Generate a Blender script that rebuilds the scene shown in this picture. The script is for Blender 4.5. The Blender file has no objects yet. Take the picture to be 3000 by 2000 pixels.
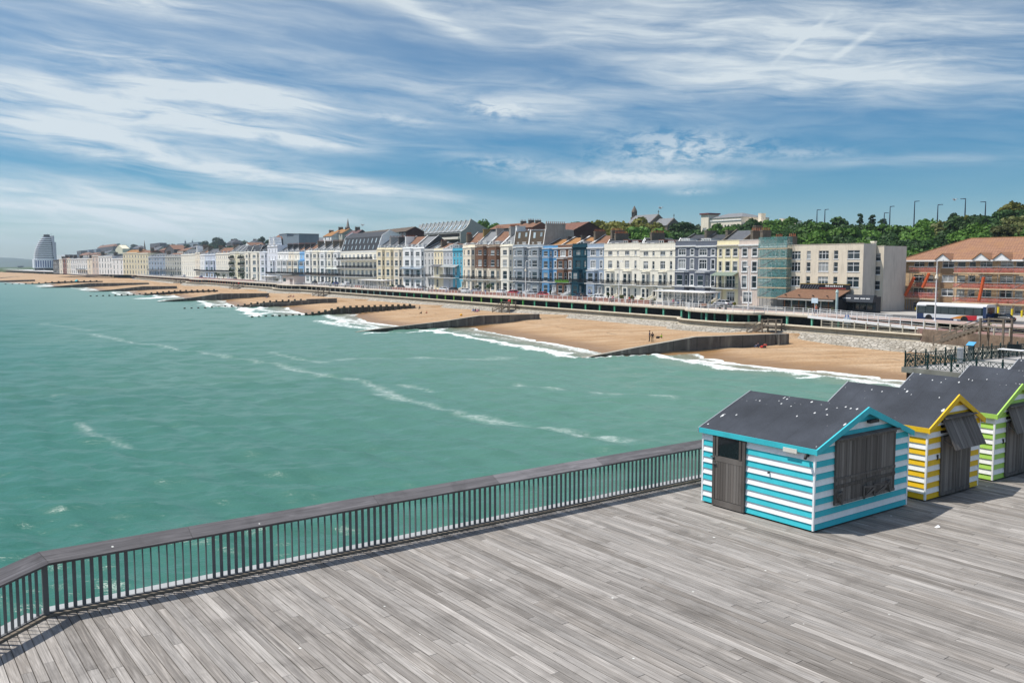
import bpy, math, random
import numpy as np
from mathutils import Vector, Matrix
random.seed(7); np.random.seed(7)
R = math.radians
SC = bpy.context.scene
COL = SC.collection
# ------------------------------------------------------------------ camera
CZ = 13.2; FPX = 2608.0; PITCH = 0.086
cd = bpy.data.cameras.new('camera'); cam = bpy.data.objects.new('camera', cd); COL.objects.link(cam)
cam.location = (0, 0, CZ); cam.rotation_euler = (math.pi/2 - PITCH, 0, 0)
cd.sensor_width = 36; cd.lens = 36*FPX/3000; cd.clip_start = 0.5; cd.clip_end = 20000
SC.camera = cam
# ------------------------------------------------------------------ light
SUN_EL = 62.0; SUN_DIR = Vector((-0.995, 0.10, 0)).normalized()
SUN_STR = 4.4; SKY_STR = 0.15
sl = bpy.data.lights.new('sun', 'SUN'); sl.energy = SUN_STR; sl.angle = R(0.53); sl.color = (1.0, 0.955, 0.89)
so = bpy.data.objects.new('sun', sl); COL.objects.link(so)
tosun = Vector((SUN_DIR.x*math.cos(R(SUN_EL)), SUN_DIR.y*math.cos(R(SUN_EL)), math.sin(R(SUN_EL))))
so.rotation_euler = tosun.to_track_quat('Z', 'Y').to_euler(); so.location = (-40, 10, 90)
SC.view_settings.view_transform = 'Standard'; SC.view_settings.look = 'None'
SC.view_settings.exposure = 0.32; SC.view_settings.gamma = 1.0; SC.view_settings.use_curve_mapping = False
SC.render.engine = 'CYCLES'

def lin(c):
    return tuple(((v/255)/12.92 if v <= 10 else (((v/255)+.055)/1.055)**2.4) for v in c)

class NT:
    """tiny node helper"""
    def __init__(s, tree): s.t = tree; s.n = tree.nodes; s.l = tree.links
    def new(s, typ, **kw):
        n = s.n.new(typ)
        for k, v in kw.items(): setattr(n, k, v)
        return n
    def put(s, sock, v):
        if v is None: return
        if hasattr(v, 'is_output') or isinstance(v, bpy.types.NodeSocket): s.l.new(v, sock)
        else: sock.default_value = v
    def math(s, op, a, b=None, c=None, clamp=False):
        n = s.new('ShaderNodeMath', operation=op); n.use_clamp = clamp
        s.put(n.inputs[0], a)
        if b is not None: s.put(n.inputs[1], b)
        if c is not None: s.put(n.inputs[2], c)
        return n.outputs[0]
    def vm(s, op, a, b=None):
        n = s.new('ShaderNodeVectorMath', operation=op); s.put(n.inputs[0], a)
        if b is not None: s.put(n.inputs[3] if op == 'SCALE' else n.inputs[1], b)
        return n.outputs[0]
    def noise(s, vec, scale, detail=4, rough=.55, dist=0.):
        n = s.new('ShaderNodeTexNoise'); s.put(n.inputs['Vector'], vec); n.inputs['Scale'].default_value = scale
        n.inputs['Detail'].default_value = detail; n.inputs['Roughness'].default_value = rough
        n.inputs['Distortion'].default_value = dist
        return n.outputs[0]
    def mr(s, v, a, b, c=0., d=1., smooth=False):
        n = s.new('ShaderNodeMapRange'); n.clamp = True
        if smooth: n.interpolation_type = 'SMOOTHSTEP'
        s.put(n.inputs[0], v)
        for i, x in enumerate((a, b, c, d)): s.put(n.inputs[1+i], x)
        return n.outputs[0]
    def mix(s, f, a, b, blend='MIX'):
        n = s.new('ShaderNodeMix', data_type='RGBA', blend_type=blend)
        s.put(n.inputs[0], f)
        for sock, v in ((n.inputs[6], a), (n.inputs[7], b)):
            if isinstance(v, tuple) and len(v) == 3: v = (*v, 1)
            s.put(sock, v)
        return n.outputs[2]
    def xyz(s, x, y, z):
        n = s.new('ShaderNodeCombineXYZ')
        for i, v in enumerate((x, y, z)): s.put(n.inputs[i], v)
        return n.outputs[0]
    def sep(s, v):
        n = s.new('ShaderNodeSeparateXYZ'); s.put(n.inputs[0], v); return n.outputs

# ------------------------------------------------------------------ sky: Nishita + cirrus
w = bpy.data.worlds.new('World'); SC.world = w; w.use_nodes = True
w.cycles.sampling_method = 'MANUAL'; w.cycles.sample_map_resolution = 512
T = NT(w.node_tree); T.n.clear()
out = T.new('ShaderNodeOutputWorld'); bg = T.new('ShaderNodeBackground'); T.l.new(bg.outputs[0], out.inputs[0])
bg.inputs[1].default_value = SKY_STR
sky = T.new('ShaderNodeTexSky', sky_type='NISHITA'); sky.sun_disc = False
sky.sun_elevation = R(SUN_EL); sky.sun_rotation = math.atan2(SUN_DIR.x, SUN_DIR.y)
sky.altitude = 10; sky.air_density = 1.0; sky.dust_density = 0.6; sky.ozone_density = 2.5
tc = T.new('ShaderNodeTexCoord'); d = T.vm('NORMALIZE', tc.outputs['Generated'])
dx, dy, dz = T.sep(d)
az = T.math('MULTIPLY', T.math('ARCTAN2', dx, dy), 57.2958)          # degrees, 0 straight ahead
el = T.math('MULTIPLY', T.math('ARCSINE', dz), 57.2958)
# clear sky: slightly deeper blue a few degrees up, paler over the western horizon
tint = T.mix(T.mr(el, 0.5, 6.0, smooth=True), (0.37, 0.51, 0.59), (0.125, 0.335, 0.46))
tint = T.mix(T.mr(el, 6.5, 17, smooth=True), tint, (0.125, 0.32, 0.435))
tint = T.mix(T.mr(el, 18, 42, smooth=True), tint, (0.92, 0.93, 0.98))
pale = T.math('MULTIPLY', T.mr(az, 6, -32, smooth=True), T.mr(el, 7.0, -0.5, smooth=True))
tint = T.mix(T.math('MULTIPLY', pale, .75), tint, (0.45, 0.55, 0.62))
base = T.mix(1.0, sky.outputs[0], tint, 'MULTIPLY')
# cirrus veil: two stretched noises in azimuth/elevation
tilt = T.math('ADD', el, T.math('MULTIPLY', az, 0.085))
wob = T.noise(T.xyz(T.math('MULTIPLY', az, .06), T.math('MULTIPLY', el, .12), 3.1), 1.0, 3)
el2 = T.math('ADD', tilt, T.math('MULTIPLY', T.math('SUBTRACT', wob, .5), 1.8))
n1 = T.noise(T.xyz(T.math('MULTIPLY', az, .05), T.math('MULTIPLY', el2, .45), 0.0), 1.0, 6, .55, .2)
n2 = T.noise(T.xyz(T.math('MULTIPLY', az, .17), T.math('MULTIPLY', el2, 1.25), 7.0), 1.0, 7, .6, .55)
nn = T.math('ADD', T.math('MULTIPLY', n1, .65), T.math('MULTIPLY', n2, .35))
puff = T.noise(T.xyz(T.math('MULTIPLY', az, .8), T.math('MULTIPLY', el, 2.0), 1.7), 1.0, 6, .62, .4)
def band(px, py, rx, ry, slope, k, src=None, lo=.30, hi=.60):
    """soft elliptical bank of cloud (photo pixels turned into degrees of sky)"""
    a0 = math.degrees(math.atan((px-1500)/FPX)); e0 = math.degrees(math.atan((774-py)/FPX))
    da = T.math('SUBTRACT', az, a0); de = T.math('ADD', T.math('SUBTRACT', el, e0), T.math('MULTIPLY', da, slope))
    q = T.math('ADD', T.math('POWER', T.math('ABSOLUTE', T.math('DIVIDE', da, rx*57.3/FPX)), 2.0),
               T.math('POWER', T.math('ABSOLUTE', T.math('DIVIDE', de, ry*57.3/FPX)), 2.0))
    g = T.math('EXPONENT', T.math('MULTIPLY', q, -1.0))
    return T.math('MULTIPLY', T.math('MULTIPLY', g, T.mr(src or nn, lo, hi)), k)
acc = T.math('MULTIPLY', T.mr(nn, .43, .70, smooth=True), T.mr(el, 4.5, 13, .05, .30))
# a broad thin veil over the upper sky
acc = T.math('ADD', acc, T.math('MULTIPLY', T.mr(el, 7, 14.5, 0, .34, True), T.mr(n1, .25, .6, .35, 1)))
nb = T.math('ADD', T.math('MULTIPLY', n1, .5), T.math('MULTIPLY', n2, .5))
for bd in [(520, 285, 330, 36, .10, 1.25), (800, 335, 330, 30, .10, 1.0), (130, 325, 320, 30, .05, .75), (430, 372, 420, 40, .085, 1.2), (760, 408, 240, 28, .10, 1.2), (120, 420, 300, 36, .04, .75), (420, 445, 420, 26, .07, .6),
           (420, 485, 330, 24, .08, .75), (760, 525, 420, 32, .105, 1.15), (1090, 562, 260, 18, .07, .8), (450, 78, 280, 26, .07, .75), (400, 215, 270, 26, .13, .75), (1240, 62, 170, 20, .42, .7), (1200, 265, 520, 50, .08, .45), (1150, 440, 330, 22, .05, .45),
           (2550, 220, 800, 130, .13, .55), (2250, 275, 520, 50, .06, .5), (1900, 110, 700, 60, .10, .30), (2500, 90, 600, 70, .16, .28), (2480, 495, 420, 16, .02, .5), (250, 600, 620, 70, .02, .9), (700, 640, 800, 40, .02, .6), (150, 690, 500, 30, .0, .6), (1650, 350, 420, 42, .04, .55)]:
    acc = T.math('ADD', acc, band(*bd, src=nb, lo=.37, hi=.60))
acc = T.math('ADD', acc, band(1850, 527, 250, 22, .03, .8, src=nb, lo=.15, hi=.5))
for bd in [(1840, 525, 270, 26, .02, .5), (1990, 460, 210, 30, -.02, .85), (1960, 415, 190, 24, .03, .5), (1455, 330, 90, 24, .12, .9),
           (1480, 485, 130, 20, .05, .5), (1180, 360, 90, 16, .1, .35), (2360, 470, 110, 13, .02, .4), (2020, 568, 50, 9, .0, .6)]:
    acc = T.math('ADD', acc, band(*bd, src=puff, lo=.38, hi=.58))
def trail(x0, y0, x1, y1, wd, k):
    """straight aircraft trail: distance to a segment on the sky"""
    A = (math.degrees(math.atan((x0-1500)/FPX)), math.degrees(math.atan((774-y0)/FPX)))
    B = (math.degrees(math.atan((x1-1500)/FPX)), math.degrees(math.atan((774-y1)/FPX)))
    L = math.hypot(B[0]-A[0], B[1]-A[1]); ux, uy = (B[0]-A[0])/L, (B[1]-A[1])/L
    pa = T.math('SUBTRACT', az, A[0]); pe = T.math('SUBTRACT', el, A[1])
    al = T.math('ADD', T.math('MULTIPLY', pa, ux), T.math('MULTIPLY', pe, uy))
    ac = T.math('ABSOLUTE', T.math('SUBTRACT', T.math('MULTIPLY', pa, uy), T.math('MULTIPLY', pe, ux)))
    f = T.math('MULTIPLY', T.mr(ac, wd*57.3/FPX, 0, 0, 1, True), T.math('MULTIPLY', T.mr(al, 0, .35*L, 0, 1), T.mr(al, L, .7*L, 0, 1)))
    return T.math('MULTIPLY', f, k)
acc = T.math('ADD', acc, trail(2235, 230, 2420, 100, 11, .42))
acc = T.math('ADD', acc, trail(2395, 235, 2560, 140, 14, .34))
acc = T.math('ADD', acc, trail(2670, 80, 2800, 0, 14, .2))
cl = T.math('MULTIPLY', T.math('MINIMUM', acc, 1.0), .93, clamp=True)
cl = T.math('MULTIPLY', cl, T.mr(el, -1, 1.0))
lum = T.new('ShaderNodeRGBToBW'); T.l.new(sky.outputs[0], lum.inputs[0])
cloud = T.mix(1.0, T.xyz(*[T.mr(el, 0, 16, 4.5, 4.2)]*3), (0.89, 0.985, 1.04), 'MULTIPLY')
colr = T.mix(cl, base, cloud)
T.l.new(colr, bg.inputs[0])

# ------------------------------------------------------------------ frames: camera rays, shore frame, pier frame
def ray(px, py):
    a, b = (px-1500)/FPX, (1000-py)/FPX
    return np.array([a, math.cos(PITCH)+b*math.sin(PITCH), -math.sin(PITCH)+b*math.cos(PITCH)])
U = np.array([-0.5274, 0.8496]); N = np.array([0.8496, 0.5274])     # along the shore (away), inland
def onz(px, py, z):
    dr = ray(px, py); return dr*((z-CZ)/dr[2])
def st(p): return float(p[0]*U[0]+p[1]*U[1]), float(p[0]*N[0]+p[1]*N[1])
def PT(px, py, t):
    """where the sight line through a photo point meets the upright plane t metres inland: (s, z)"""
    dr = ray(px, py); k = t/(dr[0]*N[0]+dr[1]*N[1]); p = dr*k
    return float(p[0]*U[0]+p[1]*U[1]), float(p[2]+CZ)
def W(s, t, z): return Vector((U[0]*s+N[0]*t, U[1]*s+N[1]*t, z))
ROT = math.atan2(-U[1], -U[0])                 # local x runs along the shore to the right, local y inland
PA = np.array([math.cos(2.202), math.sin(2.202)]); PB = np.array([PA[1], -PA[0]])   # pier: along planks, across them
DZ = CZ-6.763                                   # deck level
PROT = math.atan2(PB[1], PB[0])                # local x along PB, local y along PA
def PW(b, a, z=DZ): return Vector((PA[0]*a+PB[0]*b, PA[1]*a+PB[1]*b, z))
PZ = 4.8                                        # upper promenade level
# ------------------------------------------------------------------ mesh builder
class MB:
    def __init__(s): s.v = []; s.f = []; s.m = []
    def face(s, pts, mi=0):
        i = len(s.v); s.v += [tuple(p) for p in pts]; s.f.append(tuple(range(i, i+len(pts)))); s.m.append(mi)
    def box(s, x0, x1, y0, y1, z0, z1, mi=0):
        i = len(s.v)
        s.v += [(x, y, z) for z in (z0, z1) for x, y in ((x0, y0), (x1, y0), (x1, y1), (x0, y1))]
        for f in ((0, 3, 2, 1), (4, 5, 6, 7), (0, 1, 5, 4), (1, 2, 6, 5), (2, 3, 7, 6), (3, 0, 4, 7)):
            s.f.append(tuple(i+k for k in f)); s.m.append(mi)
    def hexa(s, p, mi=0):
        """8 corner points: bottom ring then top ring"""
        i = len(s.v); s.v += [tuple(q) for q in p]
        for f in ((0, 3, 2, 1), (4, 5, 6, 7), (0, 1, 5, 4), (1, 2, 6, 5), (2, 3, 7, 6), (3, 0, 4, 7)):
            s.f.append(tuple(i+k for k in f)); s.m.append(mi)
    def prism(s, poly, z0, z1, mi=0, mtop=None):
        n = len(poly); i = len(s.v)
        s.v += [(x, y, z0) for x, y in poly]+[(x, y, z1) for x, y in poly]
        for k in range(n):
            s.f.append((i+k, i+(k+1) % n, i+n+(k+1) % n, i+n+k)); s.m.append(mi)
        s.f.append(tuple(i+n+k for k in range(n))); s.m.append(mi if mtop is None else mtop)
        s.f.append(tuple(i+n-1-k for k in range(n))); s.m.append(mi)
    def xprism(s, yz, x0, x1, mi=0):
        """polygon in the y-z plane extruded along x"""
        n = len(yz); i = len(s.v)
        s.v += [(x0, y, z) for y, z in yz]+[(x1, y, z) for y, z in yz]
        for k in range(n):
            s.f.append((i+k, i+(k+1) % n, i+n+(k+1) % n, i+n+k)); s.m.append(mi)
        s.f.append(tuple(i+n-1-k for k in range(n))); s.m.append(mi)
        s.f.append(tuple(i+n+k for k in range(n))); s.m.append(mi)
    def yprism(s, xz, y0, y1, mi=0):
        n = len(xz); i = len(s.v)
        s.v += [(x, y0, z) for x, z in xz]+[(x, y1, z) for x, z in xz]
        for k in range(n):
            s.f.append((i+k, i+(k+1) % n, i+n+(k+1) % n, i+n+k)); s.m.append(mi)
        s.f.append(tuple(i+k for k in range(n))); s.m.append(mi)
        s.f.append(tuple(i+2*n-1-k for k in range(n))); s.m.append(mi)
    def bar(s, p, q, r0, r1=None, n=6, mi=0):
        p, q = Vector(p), Vector(q); r1 = r0 if r1 is None else r1
        ax = (q-p).normalized(); a = ax.orthogonal().normalized(); b = ax.cross(a); i = len(s.v)
        for c, r in ((p, r0), (q, r1)):
            for k in range(n):
                g = 2*math.pi*k/n; s.v.append(tuple(c+(a*math.cos(g)+b*math.sin(g))*r))
        for k in range(n):
            s.f.append((i+k, i+(k+1) % n, i+n+(k+1) % n, i+n+k)); s.m.append(mi)
        s.f.append(tuple(i+n-1-k for k in range(n))); s.m.append(mi)
        s.f.append(tuple(i+n+k for k in range(n))); s.m.append(mi)
    def beam(s, p, q, wd, ht, mi=0, up=(0, 0, 1)):
        """rectangular bar from p to q"""
        p, q = Vector(p), Vector(q); ax = (q-p).normalized(); sd = ax.cross(Vector(up))
        sd = (sd if sd.length > 1e-4 else Vector((1, 0, 0))).normalized()*wd/2; u2 = sd.cross(ax).normalized()*ht/2
        s.hexa([p-sd-u2, p+sd-u2, q+sd-u2, q-sd-u2, p-sd+u2, p+sd+u2, q+sd+u2, q-sd+u2], mi)
    def lathe(s, prof, n=12, c=(0, 0), mi=0):
        i = len(s.v)
        for r, z in prof:
            for k in range(n):
                g = 2*math.pi*k/n; s.v.append((c[0]+r*math.cos(g), c[1]+r*math.sin(g), z))
        for j in range(len(prof)-1):
            for k in range(n):
                a = i+j*n+k; b = i+j*n+(k+1) % n
                s.f.append((a, b, b+n, a+n)); s.m.append(mi)
        s.f.append(tuple(i+(len(prof)-1)*n+k for k in range(n))); s.m.append(mi)
    def blob(s, c, r, nu=8, nv=5, mi=0, sq=(1, 1, 1)):
        prof = []
        i = len(s.v)
        for j in range(nv+1):
            ph = math.pi*j/nv-math.pi/2
            for k in range(nu):
                g = 2*math.pi*k/nu
                s.v.append((c[0]+r*sq[0]*math.cos(ph)*math.cos(g), c[1]+r*sq[1]*math.cos(ph)*math.sin(g), c[2]+r*sq[2]*math.sin(ph)))
        for j in range(nv):
            for k in range(nu):
                a = i+j*nu+k; b = i+j*nu+(k+1) % nu
                s.f.append((a, b, b+nu, a+nu)); s.m.append(mi)
    def panel(s, p0, p1, z0, z1, rects, depth=.16, mi=0, mr=None):
        """upright wall panel from p0 to p1 (left to right seen from outside) with window holes and reveals"""
        p0, p1 = Vector((*p0, 0)), Vector((*p1, 0)); L = (p1-p0).length; dv = (p1-p0)/L; nin = Vector((-dv.y, dv.x, 0))
        P = lambda a, z, k=0: p0+dv*a+nin*k+Vector((0, 0, z))
        xs = sorted({0, L, *[r[0] for r in rects], *[r[1] for r in rects]}); zs = sorted({z0, z1, *[r[2] for r in rects], *[r[3] for r in rects]})
        for i in range(len(xs)-1):
            for j in range(len(zs)-1):
                cx, cz = (xs[i]+xs[i+1])/2, (zs[j]+zs[j+1])/2
                if any(r[0] < cx < r[1] and r[2] < cz < r[3] for r in rects): continue
                s.face([P(xs[i], zs[j]), P(xs[i+1], zs[j]), P(xs[i+1], zs[j+1]), P(xs[i], zs[j+1])], mi)
        for a, b, c, e in rects:
            m = mi if mr is None else mr
            s.face([P(a, c), P(a, c, depth), P(b, c, depth), P(b, c)][::-1], m); s.face([P(a, e), P(b, e), P(b, e, depth), P(a, e, depth)][::-1], m)
            s.face([P(a, c), P(a, e), P(a, e, depth), P(a, c, depth)][::-1], m); s.face([P(b, c), P(b, c, depth), P(b, e, depth), P(b, e)][::-1], m)
    def mesh(s, name, mats, smooth=False):
        me = bpy.data.meshes.new(name); me.from_pydata(s.v, [], s.f)
        for m in (mats if isinstance(mats, (list, tuple)) else [mats]): me.materials.append(m)
        if any(s.m): me.polygons.foreach_set('material_index', s.m)
        if smooth: me.polygons.foreach_set('use_smooth', [True]*len(s.f))
        me.update(); return me
    def build(s, name, mats, parent=None, smooth=False):
        return link(name, s.mesh(name, mats, smooth), parent)
def link(name, me, parent=None, loc=None, rotz=0):
    o = bpy.data.objects.new(name, me); COL.objects.link(o)
    if parent: o.parent = parent
    if loc is not None: o.location = loc
    if rotz: o.rotation_euler = (0, 0, rotz)
    return o
def tag(o, label=None, cat=None, group=None, kind=None):
    if label: o['label'] = label
    if cat: o['category'] = cat
    if group: o['group'] = group
    if kind: o['kind'] = kind
    return o
def thing(name, label, cat, loc, rotz=0, group=None):
    o = bpy.data.objects.new(name, None); COL.objects.link(o); o.empty_display_size = .3
    o.location = loc; o.rotation_euler = (0, 0, rotz)
    return tag(o, label, cat, group)
KIDS = {}
def kids(o):
    if o.name not in KIDS: KIDS[o.name] = [c for c in COL.objects if c.parent == o]
    return KIDS[o.name]
def dup(src, loc, rotz, label=None, group=None, parent=None, scale=None):
    """copy of a thing with copies of its parts and sub-parts"""
    r = src.copy(); COL.objects.link(r)
    if parent: r.parent = parent
    else:
        r.location = loc; r.rotation_euler = (0, 0, rotz)
        if scale: r.scale = scale if isinstance(scale, tuple) else (scale,)*3
        if label: r['label'] = label
        if group: r['group'] = group
    for c in kids(src): dup(c, None, 0, parent=r)
    return r
def struct(o): o['kind'] = 'structure'; return o

# ------------------------------------------------------------------ materials
MATS = {}
def mat(name, col, rough=.8, var=.12, scale=1.5, stretch=(1, 1, 1), bump=0., spec=.3, metal=0., dirt=0., dirtcol=(.08, .07, .055), rnd=0., fine=0.):
    if name in MATS: return MATS[name]
    m = bpy.data.materials.new(name); m.use_nodes = True; t = NT(m.node_tree); b = t.n['Principled BSDF']
    b.inputs['Roughness'].default_value = rough; b.inputs['Specular IOR Level'].default_value = spec; b.inputs['Metallic'].default_value = metal
    tc = t.new('ShaderNodeTexCoord'); mp = t.new('ShaderNodeMapping'); t.l.new(tc.outputs['Object'], mp.inputs[0]); mp.inputs['Scale'].default_value = stretch
    nz = t.noise(mp.outputs[0], scale, 5, .6)
    v = t.mr(nz, .28, .72, 1-var, 1+var)
    if fine:
        v = t.math('MULTIPLY', v, t.mr(t.noise(mp.outputs[0], scale*9, 3, .6), .3, .7, 1-fine, 1+fine))
    if rnd:
        oi = t.new('ShaderNodeObjectInfo'); v = t.math('MULTIPLY', v, t.mr(oi.outputs['Random'], 0, 1, 1-rnd, 1+rnd))
    c = t.mix(1.0, (*col, 1), t.xyz(v, v, v), 'MULTIPLY')
    if dirt:
        mp2 = t.new('ShaderNodeMapping'); t.l.new(tc.outputs['Object'], mp2.inputs[0]); mp2.inputs['Scale'].default_value = (1.3, 1.3, .16)
        c = t.mix(t.math('MULTIPLY', t.mr(t.noise(mp2.outputs[0], 1.4, 5, .65), .5, .78), dirt), c, dirtcol)
    t.l.new(c, b.inputs['Base Color'])
    if bump:
        bp = t.new('ShaderNodeBump'); bp.inputs['Strength'].default_value = bump; bp.inputs['Distance'].default_value = .05
        t.l.new(t.noise(mp.outputs[0], scale*6, 4, .6), bp.inputs['Height']); t.l.new(bp.outputs[0], b.inputs['Normal'])
    MATS[name] = m; return m
def wallmat(name, rgb, k=.9, dirt=.22): return mat('wall_'+name, tuple(v*k for v in lin(rgb)), .85, .07, .6, dirt=dirt, bump=.05)
WHITE = mat('white_paint', (.74, .74, .73), .55, .05, 1, dirt=.12)
TRIM = mat('trim_white', (.76, .76, .74), .6, .05, .8, dirt=.15)
CREAMT = mat('trim_cream', (.68, .63, .53), .7, .06, .8, dirt=.18)
FRAME = mat('window_frame', (.78, .78, .78), .5, .04, 1)
IRON = mat('black_iron', (.02, .021, .023), .5, .1, 2)
SLATE = mat('slate', (.085, .09, .10), .75, .22, 1.2, (1, 1, 3), bump=.25, fine=.15)
SLATE2 = mat('pale_slate', (.17, .175, .18), .75, .2, 1.2, (1, 1, 3), bump=.25, fine=.15)
DSLATE = mat('dark_slate', (.035, .038, .044), .7, .2, 1.2, (1, 1, 4), bump=.25, fine=.15)
TILE = mat('brown_tile', (.17, .085, .048), .8, .3, .9, (1, 1, 2), bump=.3, fine=.2)
OCHRE = mat('ochre_tile', (.27, .13, .042), .8, .3, .9, (1, 1, 2), bump=.3, fine=.2)
LEAD = mat('lead_roof', (.13, .135, .14), .7, .15, 1)
STOCK = mat('stock_brick', (.15, .125, .095), .9, .2, 1.5, bump=.2, fine=.15, dirt=.35)
RENDER = mat('grey_render', (.33, .32, .30), .9, .12, .8, dirt=.35)
POT = mat('terracotta', (.33, .12, .06), .8, .3, 2, rnd=.3)
REDBRICK = mat('red_brick', (.22, .085, .06), .9, .2, 2, bump=.2, fine=.15)
CONC = mat('concrete', (.42, .385, .32), .9, .14, .5, bump=.15, dirt=.3, fine=.08)
COPE = mat('coping_stone', (.47, .41, .31), .9, .12, .6, bump=.1, fine=.08)
TIMBER = mat('weathered_timber', (.165, .14, .11), .85, .3, 2, bump=.3)
def glassmat():
    m = bpy.data.materials.new('window_glass'); m.use_nodes = True; t = NT(m.node_tree); b = t.n['Principled BSDF']
    oi = t.new('ShaderNodeObjectInfo'); tc = t.new('ShaderNodeTexCoord'); x, y, z = t.sep(tc.outputs['Object'])
    r = oi.outputs['Random']; r2 = t.math('FRACT', t.math('MULTIPLY', r, 37.7))
    # net curtain or blind on some panes, dark room in the others
    fold = t.noise(t.xyz(t.math('MULTIPLY', x, 9), 0, t.math('MULTIPLY', z, .7)), 1, 2)
    cur = t.math('MULTIPLY', t.math('GREATER_THAN', r, .62), t.math('GREATER_THAN', z, t.mr(r2, .3, 1, -.1, 1.1)))
    cc = t.mix(fold, (.16, .17, .17), (.42, .43, .42))
    c = t.mix(cur, t.mix(r2, (.012, .016, .020), (.05, .065, .075)), cc)
    t.l.new(c, b.inputs['Base Color']); b.inputs['Roughness'].default_value = .06; b.inputs['Specular IOR Level'].default_value = .55
    return m
GLASS = glassmat()
GLASSD = mat('dark_glass', (.012, .016, .018), .08, .1, 1, spec=.5)

# ------------------------------------------------------------------ windows (shared meshes)
WIN = {}
def window(parent, p, rotz, w, h, style, depth=.16, fm=None):
    """window part (frame) with a pane sub-part; p is the middle of the sill line on the wall face"""
    w = round(w*20)/20; h = round(h*20)/20; key = (w, h, style, (fm or FRAME).name)
    if key not in WIN:
        f = MB(); b = .075; y0, y1 = -.06, .0
        f.box(-w/2, -w/2+b, y0, y1, 0, h); f.box(w/2-b, w/2, y0, y1, 0, h); f.box(-w/2+b, w/2-b, y0, y1, h-b, h); f.box(-w/2+b, w/2-b, y0, y1, 0, b)
        if style in ('sash', 'tri', 'case'):
            zz = h*.5 if style == 'sash' else h*.66
            f.box(-w/2+b, w/2-b, y0-.01, y1, zz-.04, zz+.04)
        if style == 'tri':
            for q in (-w/6, w/6): f.box(q-.04, q+.04, y0-.015, y1, b, h-b)
        if style == 'case': f.box(-.045, .045, y0-.015, y1, b, h-b)
        if style == 'case2': f.box(-.04, .04, y0-.015, y1, b, h-b)
        if style == 'door':
            f.box(-w/2+b, w/2-b, y0-.01, y1, h*.72-.04, h*.72+.04); f.box(-.05, .05, y0-.012, y1, b, h-b)
        if style == 'five':
            for k in range(1, 5): q = -w/2+w*k/5; f.box(q-.035, q+.035, y0-.012, y1, b, h-b)
        if style == 'dark':
            pass
        f.box(-w/2-.08, w/2+.08, -.22, -.04, -.09, 0)
        g = MB(); g.box(-w/2+b, w/2-b, -.03, -.012, b, h-b)
        WIN[key] = (f.mesh('window', fm or FRAME), g.mesh('pane', GLASS))
    fr = link('window', WIN[key][0], parent, p, rotz); link('pane', WIN[key][1], fr)
    return fr
def wall_panel(mb, root, p0, p1, z0, z1, wins, depth=.16, mi=0, mr=None, fm=None):
    """wall panel with holes and the window parts in them; wins = (centre, width, z0, z1, style)"""
    rects = [(c-w/2, c+w/2, a, b) for c, w, a, b, s in wins]
    mb.panel(p0, p1, z0, z1, rects, depth, mi, mr)
    a, b = Vector((*p0, 0)), Vector((*p1, 0)); dv = (b-a).normalized(); nin = Vector((-dv.y, dv.x, 0)); rz = math.atan2(dv.y, dv.x)
    for c, w, z, zz, s in wins:
        q = a+dv*c+nin*depth; window(root, (q.x, q.y, z), rz, w, zz-z, s, fm=fm)
# ================================================================== SETTING
# ---- waterline and promenade edge as functions of distance along the shore
WLs, WLt = zip(*[(-400, 96), (-60, 93), (40, 91.8), (68, 91.6), (73, 91.6), (76.8, 89), (85, 88.5), (92, 90), (97.5, 93), (100.5, 80), (104, 81), (114, 83.7), (126, 85.1), (142, 87.5),
    (157, 89.5), (163, 92.5), (165.5, 79), (176, 80.5), (192, 80), (206, 84), (217, 87), (224, 91), (226.5, 77), (232, 79), (246, 81.2), (262, 84), (273, 88), (281, 74), (300, 77), (319, 79.5), (334.5, 84),
    (338, 70), (360, 75), (387, 77.5), (407, 80), (411.5, 66), (440, 68.5), (465, 70), (476, 77), (480, 60), (516, 62.3), (560, 62), (573, 71), (577, 48), (613, 50), (670, 50), (688, 60), (694, 38), (712, 41), (794, 27), (850, 24), (1000, 10), (1400, -40), (3000, -300)])
def wl(s): return np.interp(s, WLs, WLt)
def tp(s): return np.interp(s, [-500, 760, 900, 1050, 1200, 1600, 3000], [121, 121, 118, 104, 84, 45, -150])
def vnoise(x, y, seed=0):
    """smooth value noise on numpy arrays"""
    x = np.asarray(x, float); y = np.asarray(y, float); xi = np.floor(x).astype(int); yi = np.floor(y).astype(int); fx = x-xi; fy = y-yi
    fx = fx*fx*(3-2*fx); fy = fy*fy*(3-2*fy)
    h = lambda a, b: np.modf(np.abs(np.sin(a*127.1+b*311.7+seed*74.7)*43758.5453))[0]
    return (h(xi, yi)*(1-fx)+h(xi+1, yi)*fx)*(1-fy)+(h(xi, yi+1)*(1-fx)+h(xi+1, yi+1)*fx)*fy
def hillh(s, t):
    hz = np.interp(s, [-300, 60, 150, 260, 330, 420, 520, 800, 1000, 1200, 1450, 2500], [14, 13, 12.5, 15.5, 20, 19, 19, 26, 22, 15, 3, 2])
    k = np.clip((np.asarray(t)-153)/115., 0, 1); k = k*k*(3-2*k)
    far = np.clip((np.asarray(t)-268)/700, 0, 1)
    return 4.5+hz*k-far*6*np.clip(hz/20, 0, 1)
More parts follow.
